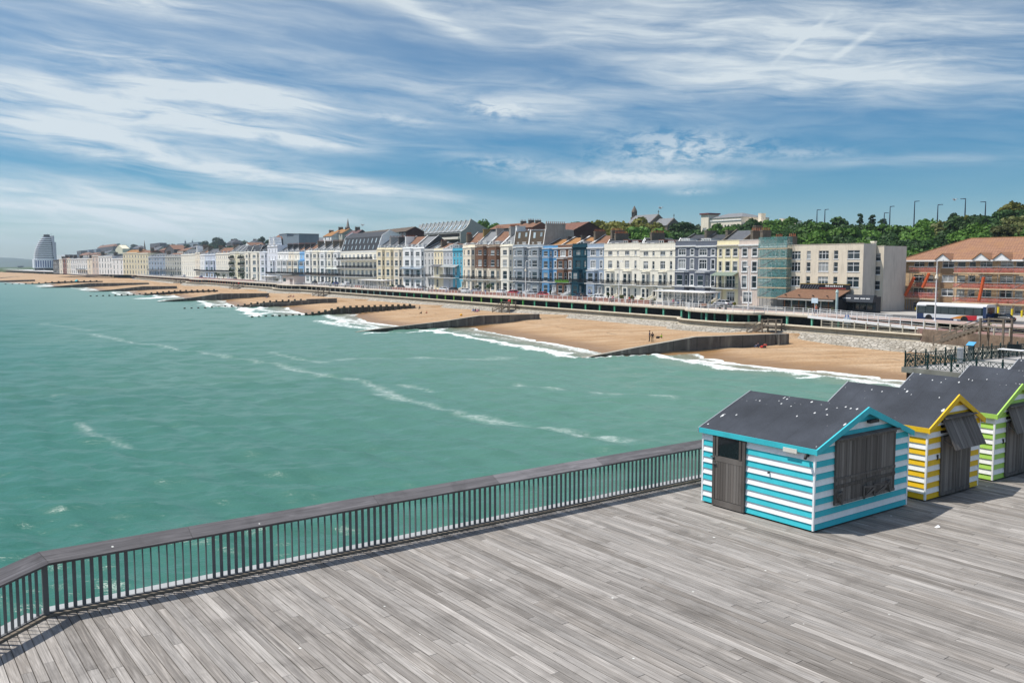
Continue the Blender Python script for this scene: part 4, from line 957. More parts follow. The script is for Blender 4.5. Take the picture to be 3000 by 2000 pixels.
def beach_steps(name, label, top, dirn, run_, drop, land=2.2, wid=1.6, red=False):
    """timber steps: landing on posts beside the wall and a flight running down the beach; local x is the downhill direction"""
    o = thing(name, label, 'steps', top, math.atan2(dirn.y, dirn.x))
    mb = MB(); mb.box(-land, 0, -wid/2, wid/2, -.1, 0); mb.build('landing', TIMBER, o)
    pm_ = MB(); pm_.box(-.11, .11, -.11, .11, -drop-.5, 1.1); pm_ = pm_.mesh('post', TIMBER)
    for x in (-land+.1, -.1):
        for y in (-wid/2, wid/2): link('post', pm_, o, (x, y, 0))
    mb = MB()
    for y in (-wid/2, wid/2): mb.beam((-.1, y, -.15), (run_, y, -drop), .09, .3)
    mb.build('stringer', TIMBER, o)
    mb = MB(); n = max(4, int(drop/.22))
    for k in range(n): x = run_*(k+.5)/n; z = -drop*(k+.5)/n; mb.box(x-.14, x+.14, -wid/2+.05, wid/2-.05, z-.03, z+.02)
    mb.build('treads', TIMBER, o)
    mb = MB()
    for y in (-wid/2, wid/2):
        for h in (.5, .98): mb.beam((-.1, y, h), (run_, y, h-drop), .06, .12); mb.beam((-land, y, h), (-.1, y, h), .06, .12)
        mb.beam((run_, y, 1.02-drop), (run_, y, -drop-.4), .12, .12); mb.beam((run_*.5, y, 1.-drop*.5), (run_*.5, y, -drop*.5), .1, .1)
    mb.build('handrails', TIMBER, o)
    if red:
        mb = MB(); mb.blob((-land*.6, 0, 1.15), .42, 8, 6); mb.build('lifebuoy_housing', mat('lifebuoy_red', (.5, .03, .02), .5), o)
    return o
uu = Vector((*U, 0))
def at(px, py, t): s, z = PT(px, py, t); return W(s, t, z)
beach_steps('timber_steps', 'tall weathered timber stair from the forecourt down toward the pier', at(2882, 955, 112.5), uu, 6.3, 2.6, 3.2, 1.9)
p = at(2240, 955, 116.3); beach_steps('timber_steps', 'weathered timber steps over the sea wall beside the nearest groyne', Vector((p.x, p.y, 2.95)), (uu-nn_*.35).normalized(), 2.6, 1.5, 2.6, 2.4)
p = at(1478, 893, 116.2); beach_steps('timber_steps', 'timber steps with a red lifebuoy housing above the second groyne', Vector((p.x, p.y, 3.0)), (uu-nn_*.3).normalized(), 3.0, 1.6, 2.8, 2.4, True)
p = at(940, 862, 116.2); beach_steps('timber_steps', 'timber steps on the beach above the stepped concrete groyne', Vector((p.x, p.y, 3.0)), (uu-nn_*.3).normalized(), 3.4, 1.6, 3.4, 2.6)
p = at(692, 840, 116.2); beach_steps('timber_steps', 'timber steps with red housing left of the kiosk bastion', Vector((p.x, p.y, 3.0)), (uu-nn_*.3).normalized(), 4, 1.6, 4, 3, True)
p = at(523, 829, 116.2); beach_steps('timber_steps', 'farthest pale timber steps beside the rust coloured columns', Vector((p.x, p.y, 3.0)), (uu-nn_*.3).normalized(), 4, 1.6, 5, 3)
# ---- groynes
def groynemat(name, c, topz):
    m = bpy.data.materials.new(name); m.use_nodes = True; t = NT(m.node_tree); b = t.n['Principled BSDF']; tc = t.new('ShaderNodeTexCoord'); p = tc.outputs['Object']
    z = t.sep(p)[2]; nz = t.noise(p, .6, 5, .65); c1 = t.mix(t.mr(nz, .3, .7), tuple(v*.7 for v in c), tuple(v*1.25 for v in c))
    mp = t.new('ShaderNodeMapping'); t.l.new(p, mp.inputs[0]); mp.inputs['Scale'].default_value = (1.2, 1.2, .15)
    c1 = t.mix(t.mr(t.noise(mp.outputs[0], .9, 4), .52, .70, 0, .85), c1, (.23, .22, .19))
    gx, gy, _ = t.sep(p); jo = t.math('FRACT', t.math('MULTIPLY', t.math('ADD', t.math('MULTIPLY', gx, float(N[0])), t.math('MULTIPLY', gy, float(N[1]))), .24)); c1 = t.mix(t.math('MULTIPLY', t.math('LESS_THAN', jo, .035), .65), c1, (.02, .019, .017))
    weed = t.mr(t.math('ADD', z, t.math('MULTIPLY', nz, .7)), topz, topz-.55, 0, .85, True)
    c1 = t.mix(weed, c1, (.022, .024, .010))
    t.l.new(c1, b.inputs['Base Color']); b.inputs['Roughness'].default_value = .85; return m
GSIDE = groynemat('groyne_concrete', (.105, .098, .086), .95); GTOP = mat('groyne_top', (.30, .275, .225), .9, .2, .5, bump=.1, dirt=.3)
GT2 = groynemat('groyne_timber', (.075, .062, .048), .9)
def groyne(label, pts, wd=.7, zb=-1.2, name='concrete_groyne'):
    """pts: (s along the shore, t inland, height of the top) from sea to land"""
    P3 = [W(*p) for p in pts]
    o = thing(name, label, 'groyne', Vector((P3[0].x, P3[0].y, 0)), 0, 'groynes along the beach')
    mb = MB(); rows = []
    for i, p in enumerate(P3):
        a = P3[max(i-1, 0)]; b = P3[min(i+1, len(P3)-1)]; dv = Vector((b.x-a.x, b.y-a.y, 0)).normalized(); sd = Vector((-dv.y, dv.x, 0)); sd = sd if sd.dot(uu) > 0 else -sd
        q = p-o.location; rows.append([q, q+sd*wd, Vector((q.x, q.y, zb))+sd*wd, Vector((q.x, q.y, zb))])
    for A, B in zip(rows[:-1], rows[1:]):
        mb.face([A[0], A[1], B[1], B[0]], 1); mb.face([A[0], B[0], B[3], A[3]], 0); mb.face([A[1], A[2], B[2], B[1]], 0)
    mb.face(rows[0][::-1], 0); mb.face(rows[-1], 0)
    mb.build('groyne_wall', [GSIDE, GTOP], o); return o
groyne('nearest low concrete groyne running into the sea beside the striped huts', [(102, 73, -.1), (101.3, 75.8, .15), (100, 84, 1.25), (98.6, 93.6, 2.4), (96.8, 105.8, 2.4), (96, 108, 2.4)], .9)
mb = MB(); mb.box(0, 2.2, -.3, 1.6, -1, 2.42); q = mb.build('concrete_block', GSIDE); q.location = W(95.6, 108.1, 0); q.rotation_euler = (0, 0, ROT+math.pi/2); tag(q, 'square concrete block at the landward end of the nearest groyne', 'block')
groyne('second concrete groyne from the pier, sloping down into white surf', [(164, 66, .05), (164, 70.6, .5), (164, 85, 1.5), (164, 93.6, 2.4), (164, 101, 2.4), (164, 109, 2.35)], .9)
groyne('stepped pale concrete groyne alongside the long row of timber piles', [(275, 72, .3), (275, 76, .35), (275, 76.05, .8), (275, 78.8, .8), (275, 78.85, 1.3), (275, 88.6, 1.3), (275, 88.65, 1.8), (275, 93.8, 1.8), (275, 93.85, 2.3), (275, 104, 2.35)], .8)
groyne('fifth concrete groyne from the pier with a bright curl of surf at its end', [(336, 60, .1), (336, 71.5, 1.25), (336, 82, 2.6), (336, 91, 2.5), (336, 100, 2.4)], 1.0)
groyne('dark concrete groyne just beyond the timber piles at the far steps', [(478, 54, .1), (478, 64.6, .97), (478, 78.9, 2.4), (478, 95, 2.3)], 1.0)
groyne('long dark concrete groyne toward the ship shaped tower', [(575, 40, .1), (575, 52.3, 1.2), (575, 65.9, 2.4), (575, 98, 2.3)], 1.2)
def pz(x, y, z): p = onz(x, y, z); return (*st(p), z)
groyne('short dark groyne low on the far beach, left edge', [pz(*q) for q in [(-30, 824.5, .6), (0, 822, 1.2), (60, 820, 1.7), (102, 819, 1.9)]], 1.2)
groyne('thin dark groyne far along the beach under the white topped wall', [pz(*q) for q in [(-20, 815.5, .8), (20, 812, 1.2), (80, 808, 1.5), (125, 807.5, 1.6)]], 1.4)
groyne('farthest thin dark groyne near the ship shaped tower', [pz(*q) for q in [(-40, 806, .9), (0, 803.5, 1.3), (40, 802, 1.5)]], 1.4)
groyne('middle dark groyne far along the beach below the far wall', [pz(*q) for q in [(-10, 812.5, .8), (30, 809, 1.2), (60, 806.5, 1.5), (88, 806, 1.6)]], 1.4)
def piled(label, pts, sea, n0, step, pile_h=.55, wd=.35):
    """timber groyne: planking between upright piles that stand above it; sea = piles standing alone beyond the end"""
    P3 = [W(a, b, z-.42) for a, b, z in pts]; o = thing('timber_groyne', label, 'groyne', Vector((P3[0].x, P3[0].y, 0)), 0, 'groynes along the beach')
    cum = [0]
    for a, b in zip(P3[:-1], P3[1:]): cum.append(cum[-1]+math.hypot(b.x-a.x, b.y-a.y))
    def P(d):
        d = max(d, cum[0]-99); k = 0
        while k < len(cum)-2 and d > cum[k+1]: k += 1
        f = (d-cum[k])/(cum[k+1]-cum[k]); return P3[k]+(P3[k+1]-P3[k])*f-o.location
    mb = MB(); dv0 = (P3[-1]-P3[0]).normalized(); sd = Vector((-dv0.y, dv0.x, 0)).normalized()
    for k in range(len(P3)-1):
        a, b = P3[k]-o.location, P3[k+1]-o.location
        mb.hexa([Vector((a.x, a.y, -1.2)), Vector((b.x, b.y, -1.2)), Vector((b.x, b.y, -1.2))+sd*.2, Vector((a.x, a.y, -1.2))+sd*.2, a, b, b+sd*.2, a+sd*.2])
    mb.build('planking', GT2, o)
    pm_ = MB(); pm_.box(-wd/2, wd/2, -wd/2, wd/2, -3, pile_h); pm_ = pm_.mesh('pile', GT2); rz = math.atan2(dv0.y, dv0.x)
    d = -sea*step
    while d < cum[-1]:
        q = P(d); q.z = max(q.z, -.15) if d < 0 else q.z
        link('pile', pm_, o, q-sd*.12, rz); d += step
    return o
piled('third groyne from the pier, a long row of square timber piles in the surf', [(225, 66, .3), (225, 74, .4), (225, 80.6, 1.1), (225, 86.3, 2.2), (225, 93, 2.25), (225, 108, 2.3)], 2, 0, 1.75, .47, .55)
piled('fourth groyne, dark timber piles stepping up beside the stepped concrete groyne', [(280, 67.6, .5), (280, 73.8, .8), (280, 79.2, 1.5), (280, 84.6, 1.95), (280, 95.5, 2.2)], 5, 0, 2.0, .47, .5)
piled('sixth groyne, low line of small dark piles in front of the rust columns', [(410, 54, .4), (410, 64.8, .75), (410, 73, 1.4), (410, 81.6, 2.0), (410, 99, 2.2)], 3, 0, 2.4, .5, .7)
piled('far dark groyne with a saw toothed row of piles toward the ship shaped tower', [(690, 35, .3), (690, 48, .9), (690, 60.8, 1.9), (690, 87, 2.1)], 3, 0, 4., .6, 1.1)
# ================================================================== HOUSES
BASE = 4.74
R4 = [(.05, .21), (.29, .455), (.55, .685), (.785, .885)]
R5 = [(.03, .15), (.24, .38), (.44, .56), (.63, .73), (.80, .89)]
R3 = [(.06, .26), (.36, .60), (.70, .88)]
def balcony(root, x0, x1, z, dep=1.1, rail=True, slabm=None, solid=None):
    mb = MB(); mb.box(x0, x1, -dep, -.002, z-.16, z); sl_ = mb.build('balcony', slabm or TRIM, root)
    if rail:
        mb = MB(); mb.box(x0+.03, x1-.03, -dep+.02, -dep+.07, z+.95, z+1.0); mb.box(x0+.03, x1-.03, -dep+.02, -dep+.07, z+.08, z+.11)
        n = max(2, int((x1-x0)/.14))
        for k in range(n+1): x = x0+.05+(x1-x0-.1)*k/n; mb.box(x-.02, x+.02, -dep+.03, -dep+.06, z, z+.95)
        for x in (x0+.03, x1-.06):
            mb.box(x, x+.03, -dep+.07, -.01, z+.95, z+1.0)
            for k in range(6): y = -dep+.1+k*(dep-.12)/6; mb.box(x, x+.025, y, y+.025, z, z+.95)
        mb.build('railing', IRON, sl_)
    return sl_
def stack(root, x, y0, y1, z0, z1, m=STOCK, wd=.7, pots=None):
    mb = MB(); mb.box(x-wd/2, x+wd/2, y0, y1, z0, z1-.25); mb.box(x-wd/2-.07, x+wd/2+.07, y0-.07, y1+.07, z1-.25, z1); c = mb.build('chimney', m, root)
    n = pots if pots is not None else max(2, int((y1-y0)/.42))
    if n:
        mb = MB()
        for k in range(n): y = y0+.2+(y1-y0-.4)*k/max(1, n-1); mb.lathe([(.13, z1), (.10, z1+.55), (.13, z1+.6)], 7, (x, y))
        mb.build('chimney_pots', POT, c)
def dormer(root, x, wd, y, z, h, m=WHITE, nw=1, cheek=SLATE, style='sash', dp=2.2):
    mb = MB(); mb.box(x-wd/2, x+wd/2, y, y+dp, z, z+h, 0); mb.box(x-wd/2-.08, x+wd/2+.08, y-.12, y+dp, z+h, z+h+.1, 0); q = mb.build('dormer', m, root)
    for k in range(nw):
        ww = (wd-.2)/nw; window(q, (x-wd/2+.1+ww*(k+.5), y-.005, z+.12), 0, ww-.06, h-.22, style)
    return q
def bay_cols(f0, f1, d, cant=.55, rows=None, side=True, wf=.62, ws=.6, style='sash', nf=1): return dict(f=(f0, f1), d=d, cant=cant, rows=rows, side=side, wf=wf, ws=ws, style=style, nf=nf)
GROUPH = 'houses of the sea front terrace'
def house(label, x0, x1, ytop, wall, trim=TRIM, t=140., rows=R4, cols=(), bays=(), roof=('flat',), depth=11., cornice=.3, par=.55, bal=(), surround=False, courses=True, door=None, canopy=None,
          name='terrace_house', cat='house', group=GROUPH, sideR=None, base=BASE, fm=None, chain=None):
    yb = 830
    s0, _ = PT(x0, yb, t); s1, _ = PT(x1, yb, t); wd = s0-s1-.03
    h = PT((x0+x1)/2, ytop, t)[1]-base; p = W(s0-.015, t, base); rz = ROT
    if chain:                                   # plots of a curving terrace: start where the last one ended, turned by chain['turn']
        rz = ROT+chain['turn']; ld = Vector((-math.cos(rz), -math.sin(rz), 0)); e = chain['end']; dr = ray(x0, yb); k = dr[0]/dr[1]
        wd = (k*e.y-e.x)/(ld.x-k*ld.y); p = e+ld*wd; chain['end'] = p.copy(); p.z = base; m_ = e+ld*wd/2; d2 = ray((x0+x1)/2, ytop); h = CZ+d2[2]*m_.y/d2[1]-base; wd -= .03
    root = thing(name, label, cat, p, rz, group)
    # ---- walls
    mb = MB(); wins = []
    brng = [(b['f'][0]*wd, b['f'][1]*wd, b['rows']) for b in bays]
    for (cf, cw, st_, *rr) in cols:
        c = cf*wd; cw = min(cw, wd*.9)
        for k, (a, b) in enumerate(rows):
            if rr and k not in rr[0]: continue
            if any(q0 < c < q1 and (q2 is None or k in q2) for q0, q1, q2 in brng): continue
            wins.append((c, cw, a*h, b*h, st_))
    dp_ = .15 if x0 > 1100 else .05
    wall_panel(mb, root, (0, 0), (wd, 0), 0, h, wins, dp_, fm=fm)
    mb.face([(wd, 0, 0), (wd, depth, 0), (wd, depth, h), (wd, 0, h)], 1 if sideR else 0); mb.face([(0, depth, 0), (0, 0, 0), (0, 0, h), (0, depth, h)]); mb.face([(wd, depth, 0), (0, depth, 0), (0, depth, h), (wd, depth, h)])
    mb.face([(.0, .3, h-par), (wd, .3, h-par), (wd, depth, h-par), (0, depth, h-par)]); mb.face([(0, 0, h), (wd, 0, h), (wd, .3, h), (0, .3, h)]); mb.face([(wd, .3, h-par), (0, .3, h-par), (0, .3, h), (wd, .3, h)])
    mb.build('wall', [wall, sideR or wall], root)
    # ---- bays
    tr = MB()
    for b in bays:
        q0, q1 = b['f'][0]*wd, b['f'][1]*wd; d_ = b['d']; cn = min(b['cant']*d_+.02, (q1-q0)*.35) if b['cant'] < 5 else .02
        rr = range(len(rows)) if b['rows'] is None else b['rows']; zb0 = 0 if 0 in rr else rows[min(rr)][0]*h-.75; zb1 = h-par-.12 if max(rr) == len(rows)-1 else rows[max(rr)][1]*h+.55
        pts = [(q0, 0), (q0+cn, -d_), (q1-cn, -d_), (q1, 0)]; m2 = MB()
        for i in range(3):
            A, B = pts[i], pts[i+1]; L = math.hypot(B[0]-A[0], B[1]-A[1]); ws = []
            for k in rr:
                za, zz = rows[k][0]*h, rows[k][1]*h
                if i == 1:
                    for q in range(b['nf']): ws.append((L*(q+.5)/b['nf'], L/b['nf']*b['wf'], za, zz, b['style']))
                elif b['side'] and L > .7: ws.append((L/2, L*b['ws'], za, zz, 'sash'))
            wall_panel(m2, root, A, B, zb0, zb1, ws, .12, fm=fm)
        m2.face([(x, y, zb1) for x, y in pts]); m2.face([(x, y, zb0) for x, y in pts][::-1]); m2.build('bay', b.get('m', wall), root)
        cap = [(q0-.12, .0), (q0+cn-.08, -d_-.14), (q1-cn+.08, -d_-.14), (q1+.12, .0)]
        tr.prism(cap, zb1+.002, zb1+.16)
        if courses:
            for k in rr[1:]:
                z = rows[k][0]*h-.42; tr.prism([(q0-.05, -.002), (q0+cn-.04, -d_-.08), (q1-cn+.04, -d_-.08), (q1+.05, -.002)], z, z+.12)
    # ---- mouldings
    if cornice: tr.box(-.004, wd+.004, -cornice, -.003, h-par-.15, h-par+.08); tr.box(-.004, wd+.004, -cornice*.5, -.003, h-par-.34, h-par-.153)
    tr.box(-.01, wd+.01, -.06, .33, h, h+.07)
    if courses:
        for k in range(1, len(rows)): z = rows[k][0]*h-.42; tr.box(0, wd, -.07, -.003, z, z+.13)
    if surround:
        for c, cw, a, b, s_ in wins:
            e = .17; tr.box(c-cw/2-e, c-cw/2-.002, -.06, -.003, a-.1, b+e); tr.box(c+cw/2+.002, c+cw/2+e, -.06, -.003, a-.1, b+e); tr.box(c-cw/2-.002, c+cw/2+.002, -.06, -.003, b+.002, b+e); tr.box(c-cw/2-e-.05, c+cw/2+e+.05, -.12, -.003, a-.22, a-.1)
    tr.build('mouldings', trim, root)
    if door:
        dm = MB(); cx = door[0]*wd; dm.box(cx-.5, cx+.5, -.05, -.002, .45, 2.6); q = dm.build('door', door[1], root)
        pm_ = MB(); pm_.box(cx-.75, cx-.52, -.5, -.002, .3, 2.75); pm_.box(cx+.52, cx+.75, -.5, -.002, .3, 2.75); pm_.box(cx-.85, cx+.85, -.6, -.002, 2.75, 3.0); pm_.build('porch', trim, root)
        st_ = MB()
        for k in range(4): st_.box(cx-.7, cx+.7, -.5-.35*(4-k), -.5-.35*(3-k), .0, .11*(k+1))
        for e in (-.85, .7): st_.hexa([(cx+e, -2.6, 0), (cx+e+.15, -2.6, 0), (cx+e+.15, -.5, 0), (cx+e, -.5, 0), (cx+e, -2.6, .4), (cx+e+.15, -2.6, .4), (cx+e+.15, -.5, 1.25), (cx+e, -.5, 1.25)])
        st_.build('front_steps', trim, root)
    for bl in bal: balcony(root, bl[0]*wd, bl[1]*wd, bl[2]*h, *(bl[3:] or ()))
    if canopy:
        c0, c1, z, dp, m = canopy; mb = MB(); z = z*h
        mb.hexa([(c0*wd, -dp, z-.75), (c1*wd, -dp, z-.75), (c1*wd, -.003, z), (c0*wd, -.003, z), (c0*wd, -dp, z-.69), (c1*wd, -dp, z-.69), (c1*wd, -.003, z+.06), (c0*wd, -.003, z+.06)]); cq = mb.build('canopy', m, root)
        mb = MB()
        for k in range(4): x = c0*wd+.06+(c1-c0)*wd*k/3.05; mb.bar((x, -dp+.05, z-.75), (x, -dp+.05, max(.3, z-3.2)), .03)
        mb.build('canopy_posts', TRIM, cq)
    # ---- roof
    rk = roof[0]
    if rk in ('pitch', 'mansard'):
        rm, rh = roof[1], roof[2]; opts = roof[3] if len(roof) > 3 else {}
        y0 = .35; zr = h-par+.02
        if rk == 'pitch':
            yr = opts.get('yr', depth*.52); prof = [(y0, zr), (yr, zr+rh), (depth, zr+.2)]
        else:
            k1 = opts.get('k', .72); prof = [(y0, zr), (y0+opts.get('in', 1.3), zr+rh*k1), (depth*.5, zr+rh), (depth-.6, zr+rh*k1), (depth, zr+.1)]
        mb = MB(); mb.xprism([(y, z) for y, z in prof][::-1], .26, wd-.26); mb.build('roof', rm, root)
        pw_ = opts.get('party', (True, True)); gm = opts.get('gm', RENDER)
        for sd, on in zip((0, 1), pw_):
            if not on: continue
            xa, xb = (.0, .245) if sd == 0 else (wd-.245, wd)
            up = [(y, z+.32) for y, z in prof]; poly = [(y0-.3, zr-.02)]+[(up[0][0]-.25, up[0][1])]+up[1:]+[(depth, zr-.02)]
            mb = MB(); mb.xprism(poly[::-1], xa, xb, 0)
            pq = mb.build('party_wall', gm, root)
            mb = MB()
            cpl = [(up[0][0]-.25, up[0][1])]+up[1:]
            for a, b in zip(cpl[:-1], cpl[1:]): mb.hexa([(xa-.0, a[0], a[1]+.003), (xb+.03, a[0], a[1]+.003), (xb+.03, b[0], b[1]+.003), (xa-.0, b[0], b[1]+.003), (xa-.0, a[0], a[1]+.08), (xb+.03, a[0], a[1]+.08), (xb+.03, b[0], b[1]+.08), (xa-.0, b[0], b[1]+.08)])
            mb.build('coping', opts.get('cm', TRIM), pq)
        for dspec in opts.get('dorm', ()):                            # (frac, width, height, nwin, material, style)
            f_, dw, dh, nw, dm_, *sty = dspec
            dormer(root, f_*wd, dw, y0+.15, zr+.05, dh, dm_, nw, style=sty[0] if sty else 'sash', dp=min(4.2, 1.2+dh/max(.3, rh/(prof[1][0]-y0))))
        for cs in opts.get('st', ()):                                 # (x frac, y0, y1, height above ridge, material)
            stack(root, cs[0]*wd, cs[1], cs[2], h-.5, zr+rh+cs[3], cs[4] if len(cs) > 4 else STOCK, pots=cs[5] if len(cs) > 5 else None)
        for sk in opts.get('sky', ()):                                # roof lights
            fx, fz, w_, l_ = sk; a, b = prof[0], prof[1]; ty, tz = b[0]-a[0], b[1]-a[1]; L = math.hypot(ty, tz)
            mb = MB(); u0 = fz-l_/2/L; u1 = fz+l_/2/L; nx, nz_ = -tz/L*.06, ty/L*.06
            P = lambda u, e: (a[0]+ty*u+nx*e, a[1]+tz*u+nz_*e)
            (ya, za), (yb_, zb_), (yc, zc), (yd, zd) = P(u0, 0), P(u1, 0), P(u0, 1), P(u1, 1); xx = fx*wd
            mb.hexa([(xx-w_/2, ya, za), (xx+w_/2, ya, za), (xx+w_/2, yb_, zb_), (xx-w_/2, yb_, zb_), (xx-w_/2, yc, zc), (xx+w_/2, yc, zc), (xx+w_/2, yd, zd), (xx-w_/2, yd, zd)])
            mb.build('roof_light', SKYL, root)
    else:
        for cs in (roof[1] if len(roof) > 1 else ()): stack(root, cs[0]*wd, cs[1], cs[2], h-par, h+cs[3], cs[4] if len(cs) > 4 else STOCK, pots=cs[5] if len(cs) > 5 else None)
    return root, wd, h
SKYL = mat('roof_light_glass', (.30, .36, .38), .15, .25, 2, rnd=.4, spec=.6)
CR = wallmat('cream', (238, 226, 205)); CR2 = wallmat('ivory', (240, 234, 218)); WH = wallmat('white', (240, 240, 238)); YE = wallmat('pale_yellow', (241, 229, 190)); YC = wallmat('yellow_cream', (238, 224, 192)); PK = wallmat('pinkish_grey', (212, 196, 184))
DG = wallmat('slate_blue', (100, 106, 118), .9, .12); PB_ = wallmat('powder_blue', (152, 168, 186)); TL = wallmat('dark_teal', (12, 66, 82), .9, .1); BR = mat('brown_brick', (.155, .082, .05), .9, .2, 1.5, bump=.2, fine=.15, dirt=.2); BL = wallmat('mid_blue', (88, 146, 190)); GB = wallmat('grey_blue', (144, 154, 162))
TQ = wallmat('turquoise', (92, 176, 200)); GY = wallmat('cool_grey', (196, 198, 202)); LG = wallmat('light_grey', (206, 204, 200)); BLK = wallmat('buff_block', (224, 212, 192), .9, .35); STN = wallmat('stone_grey', (186, 184, 172)); BGY = wallmat('blue_grey_far', (150, 166, 184)); YFAR = wallmat('yellow_far', (224, 216, 186)); SKYB = wallmat('sky_blue', (140, 190, 230)); DGREY = wallmat('dark_pebble', (78, 76, 74))
DOORW = mat('door_white', (.72, .72, .72), .4); DOORD = mat('door_dark', (.03, .035, .045), .4); DOORB = mat('door_blue', (.25, .42, .55), .4)
# ---- from right to left along the front (photo columns give the plot boundaries)
house('wide buff apartment block of four storeys above the tiled roof restaurant', 2304, 2527, 716, BLK, BLK, t=138.5, rows=[(.0, .001), (.355, .51), (.585, .73), (.775, .905)][1:], cols=[(.125, 2.2, 'tri'), (.30, .95, 'sash'), (.50, 2.3, 'tri'), (.66, .95, 'sash'), (.88, 2.6, 'case')],
      cornice=0, courses=False, par=.4, depth=3.6, name='apartment_block', cat='apartment block', roof=('flat',), sideR=wallmat('grey_gable', (206, 200, 190), .9, .3))
house('set back cream rear wing with a plain grey gable and drainpipe', 2420, 2587, 722, BLK, BLK, t=142.3, rows=[(.33, .47), (.56, .69), (.77, .89)], cols=[(.90, 1.2, 'sash')], cornice=0, courses=False, par=.3, depth=6.6, name='apartment_block', cat='apartment block', sideR=wallmat('grey_gable', (206, 200, 190)),
      roof=('flat', [(.80, .02, .7, .9, CR2, 0)]))
house('grey rendered house wrapped in teal scaffold netting', 2226, 2303, 716, RENDER, TRIM, rows=R5[1:]+[], cols=[(.5, 2.6, 'tri'), (.86, 1.0, 'sash')], cornice=.2, par=.4, roof=('flat', [(.25, 2.5, 4.5, 1.6, STOCK), (.75, 2.5, 4.5, 1.6, STOCK)]))
house('pinkish grey house with white framed windows right of the pale yellow one', 2163, 2225, 703, PK, TRIM, cols=[(.28, 1.3, 'sash', (1, 2, 3)), (.75, 1.3, 'sash', (1, 2, 3)), (.45, 2.3, 'tri', (0,))], par=1.0, surround=True, courses=False, rows=[(.045, .20), (.27, .45), (.52, .67), (.755, .87)], roof=('flat', [(.35, 1.5, 4, 2.0, STOCK), (.8, 1.5, 4, 2.0, STOCK)]))
house('pale yellow house with green balcony canopy and a pale blue door', 2099, 2163, 704, YE, CREAMT, cols=[(.16, .8, 'sash', (1, 2, 3)), (.50, 1.25, 'sash', (2, 3)), (.84, 1.25, 'sash', (2, 3)), (.64, 2.6, 'tri', (1,)), (.66, 2.2, 'tri', (0,))], par=1.0, surround=True, courses=False, rows=[(.05, .20), (.265, .45), (.52, .67), (.755, .87)], bal=[(0, 1, .255, 1.6)],
      canopy=(-.04, 1.0, .50, 1.8, mat('canopy_green', (.16, .20, .16), .6)), door=(.17, DOORB), roof=('pitch', SLATE, 3.2, dict(party=(True, True), st=[(.98, 4.6, 6.6, .9, STOCK, 0)], cm=STOCK, gm=STOCK)))
for (a, b, lb) in ((2038, 2099, 'slate blue house with white mouldings next to the pale yellow house'), (1977, 2038, 'slate blue house with white mouldings next to the long cream house')):
    house(lb, a, b, 706, DG, WHITE, cols=[(.34, 2.3, 'tri', (2, 3)), (.82, 1.0, 'sash')], bays=[bay_cols(.06, .66, .9, .5, [0, 1], True, .62, .62)], par=1.1, surround=True, bal=[(0, 1, .268, 1.0, False, TRIM)], rows=[(.04, .20), (.28, .45), (.55, .70), (.77, .865)], roof=('pitch', DSLATE, 2.6, dict(dorm=[(.40, 2.9, 1.5, 1, WHITE, 'five')], st=[(.93, 3.2, 6.2, .8, STOCK, 0)], gm=STOCK, cm=LEAD)))
for (a, b, lb) in ((1873, 1977, 'cream four storey house with red dormers beside the slate blue pair'), (1769, 1873, 'cream four storey house with red dormers beside the powder blue house')):
    house(lb, a, b, 713, CR2, CR2, cols=[(.18, 1.7, 'tri', (2, 3)), (.40, .8, 'sash'), (.66, 1.7, 'tri', (2, 3)), (.89, .8, 'sash')], bays=[bay_cols(.08, .30, .8, .6, [0, 1], True, .66, .6), bay_cols(.56, .78, .8, .6, [0, 1], True, .66, .6)], par=1.5, cornice=.12, bal=[(0, 1, .262, 1.0, True, TRIM)], door=(.47, DOORD),
          rows=[(.045, .20), (.285, .455), (.555, .69), (.79, .88)], roof=('mansard', SLATE, 2.4, dict(k=.95, dorm=[(.12, 1.5, 1.6, 1, WHITE, 'case'), (.33, 1.2, 1.5, 1, WHITE), (.58, 1.8, 2.2, 1, REDBRICK, 'case'), (.85, 2.2, 2.0, 1, REDBRICK, 'tri')], st=[(.04, 3.0, 7.2, 1.8, STOCK, 9)], gm=STOCK)))
house('powder blue house with white framed windows beside the dark teal one', 1720, 1769, 714, PB_, WHITE, cols=[(.36, 2.1, 'tri', (2, 3)), (.84, .95, 'sash')], bays=[bay_cols(.05, .66, .9, .5, [0, 1], True, .6, .62)], surround=True, par=1.0, bal=[(0, 1, .265, 1.0, True, TRIM)], door=(.84, DOORD), roof=('pitch', TILE, 3.2, dict(st=[(.94, 2.6, 6.6, 1.2, STOCK, 9)], gm=STOCK)))
house('dark teal house painted all over between the brown and powder blue houses', 1677, 1720, 714, TL, TL, cols=[(.38, 2.0, 'tri', (2, 3)), (.85, .9, 'sash')], bays=[bay_cols(.05, .68, .9, .55, [0, 1], True, .6, .6)], fm=mat('frame_teal', (.03, .12, .15), .5), surround=True, par=.8, bal=[(0, 1, .265, 1.0, True, TL)], roof=('pitch', OCHRE, 2.6, dict(dorm=[(.55, 1.6, 1.4, 1, WHITE)], st=[(.94, 2.6, 6.2, 1.4, STOCK, 8)], gm=STOCK)))
rt, wdd, hh_ = house('narrow brown brick house with white bands and a green flower box', 1634, 1677, 717, BR, WHITE, cols=[(.36, 2.2, 'tri', (3,)), (.84, 1.0, 'sash')], bays=[bay_cols(.04, .66, .9, .5, [0, 1, 2], True, .6, .6)], surround=True, par=.8, bal=[(0, 1, .265, 1.0, True, TRIM)], door=(.85, DOORW), roof=('pitch', OCHRE, 2.8, dict(st=[(.95, 3.2, 4.4, .5, DGREY, 0)], gm=DGREY)))
mb = MB(); rg = random.Random(2)
for k in range(160): mb.blob((rg.uniform(.2, wdd-.4), -1.0+rg.uniform(-.18, .18), .265*hh_+.2+rg.uniform(0, .45)), .10, 5, 3)
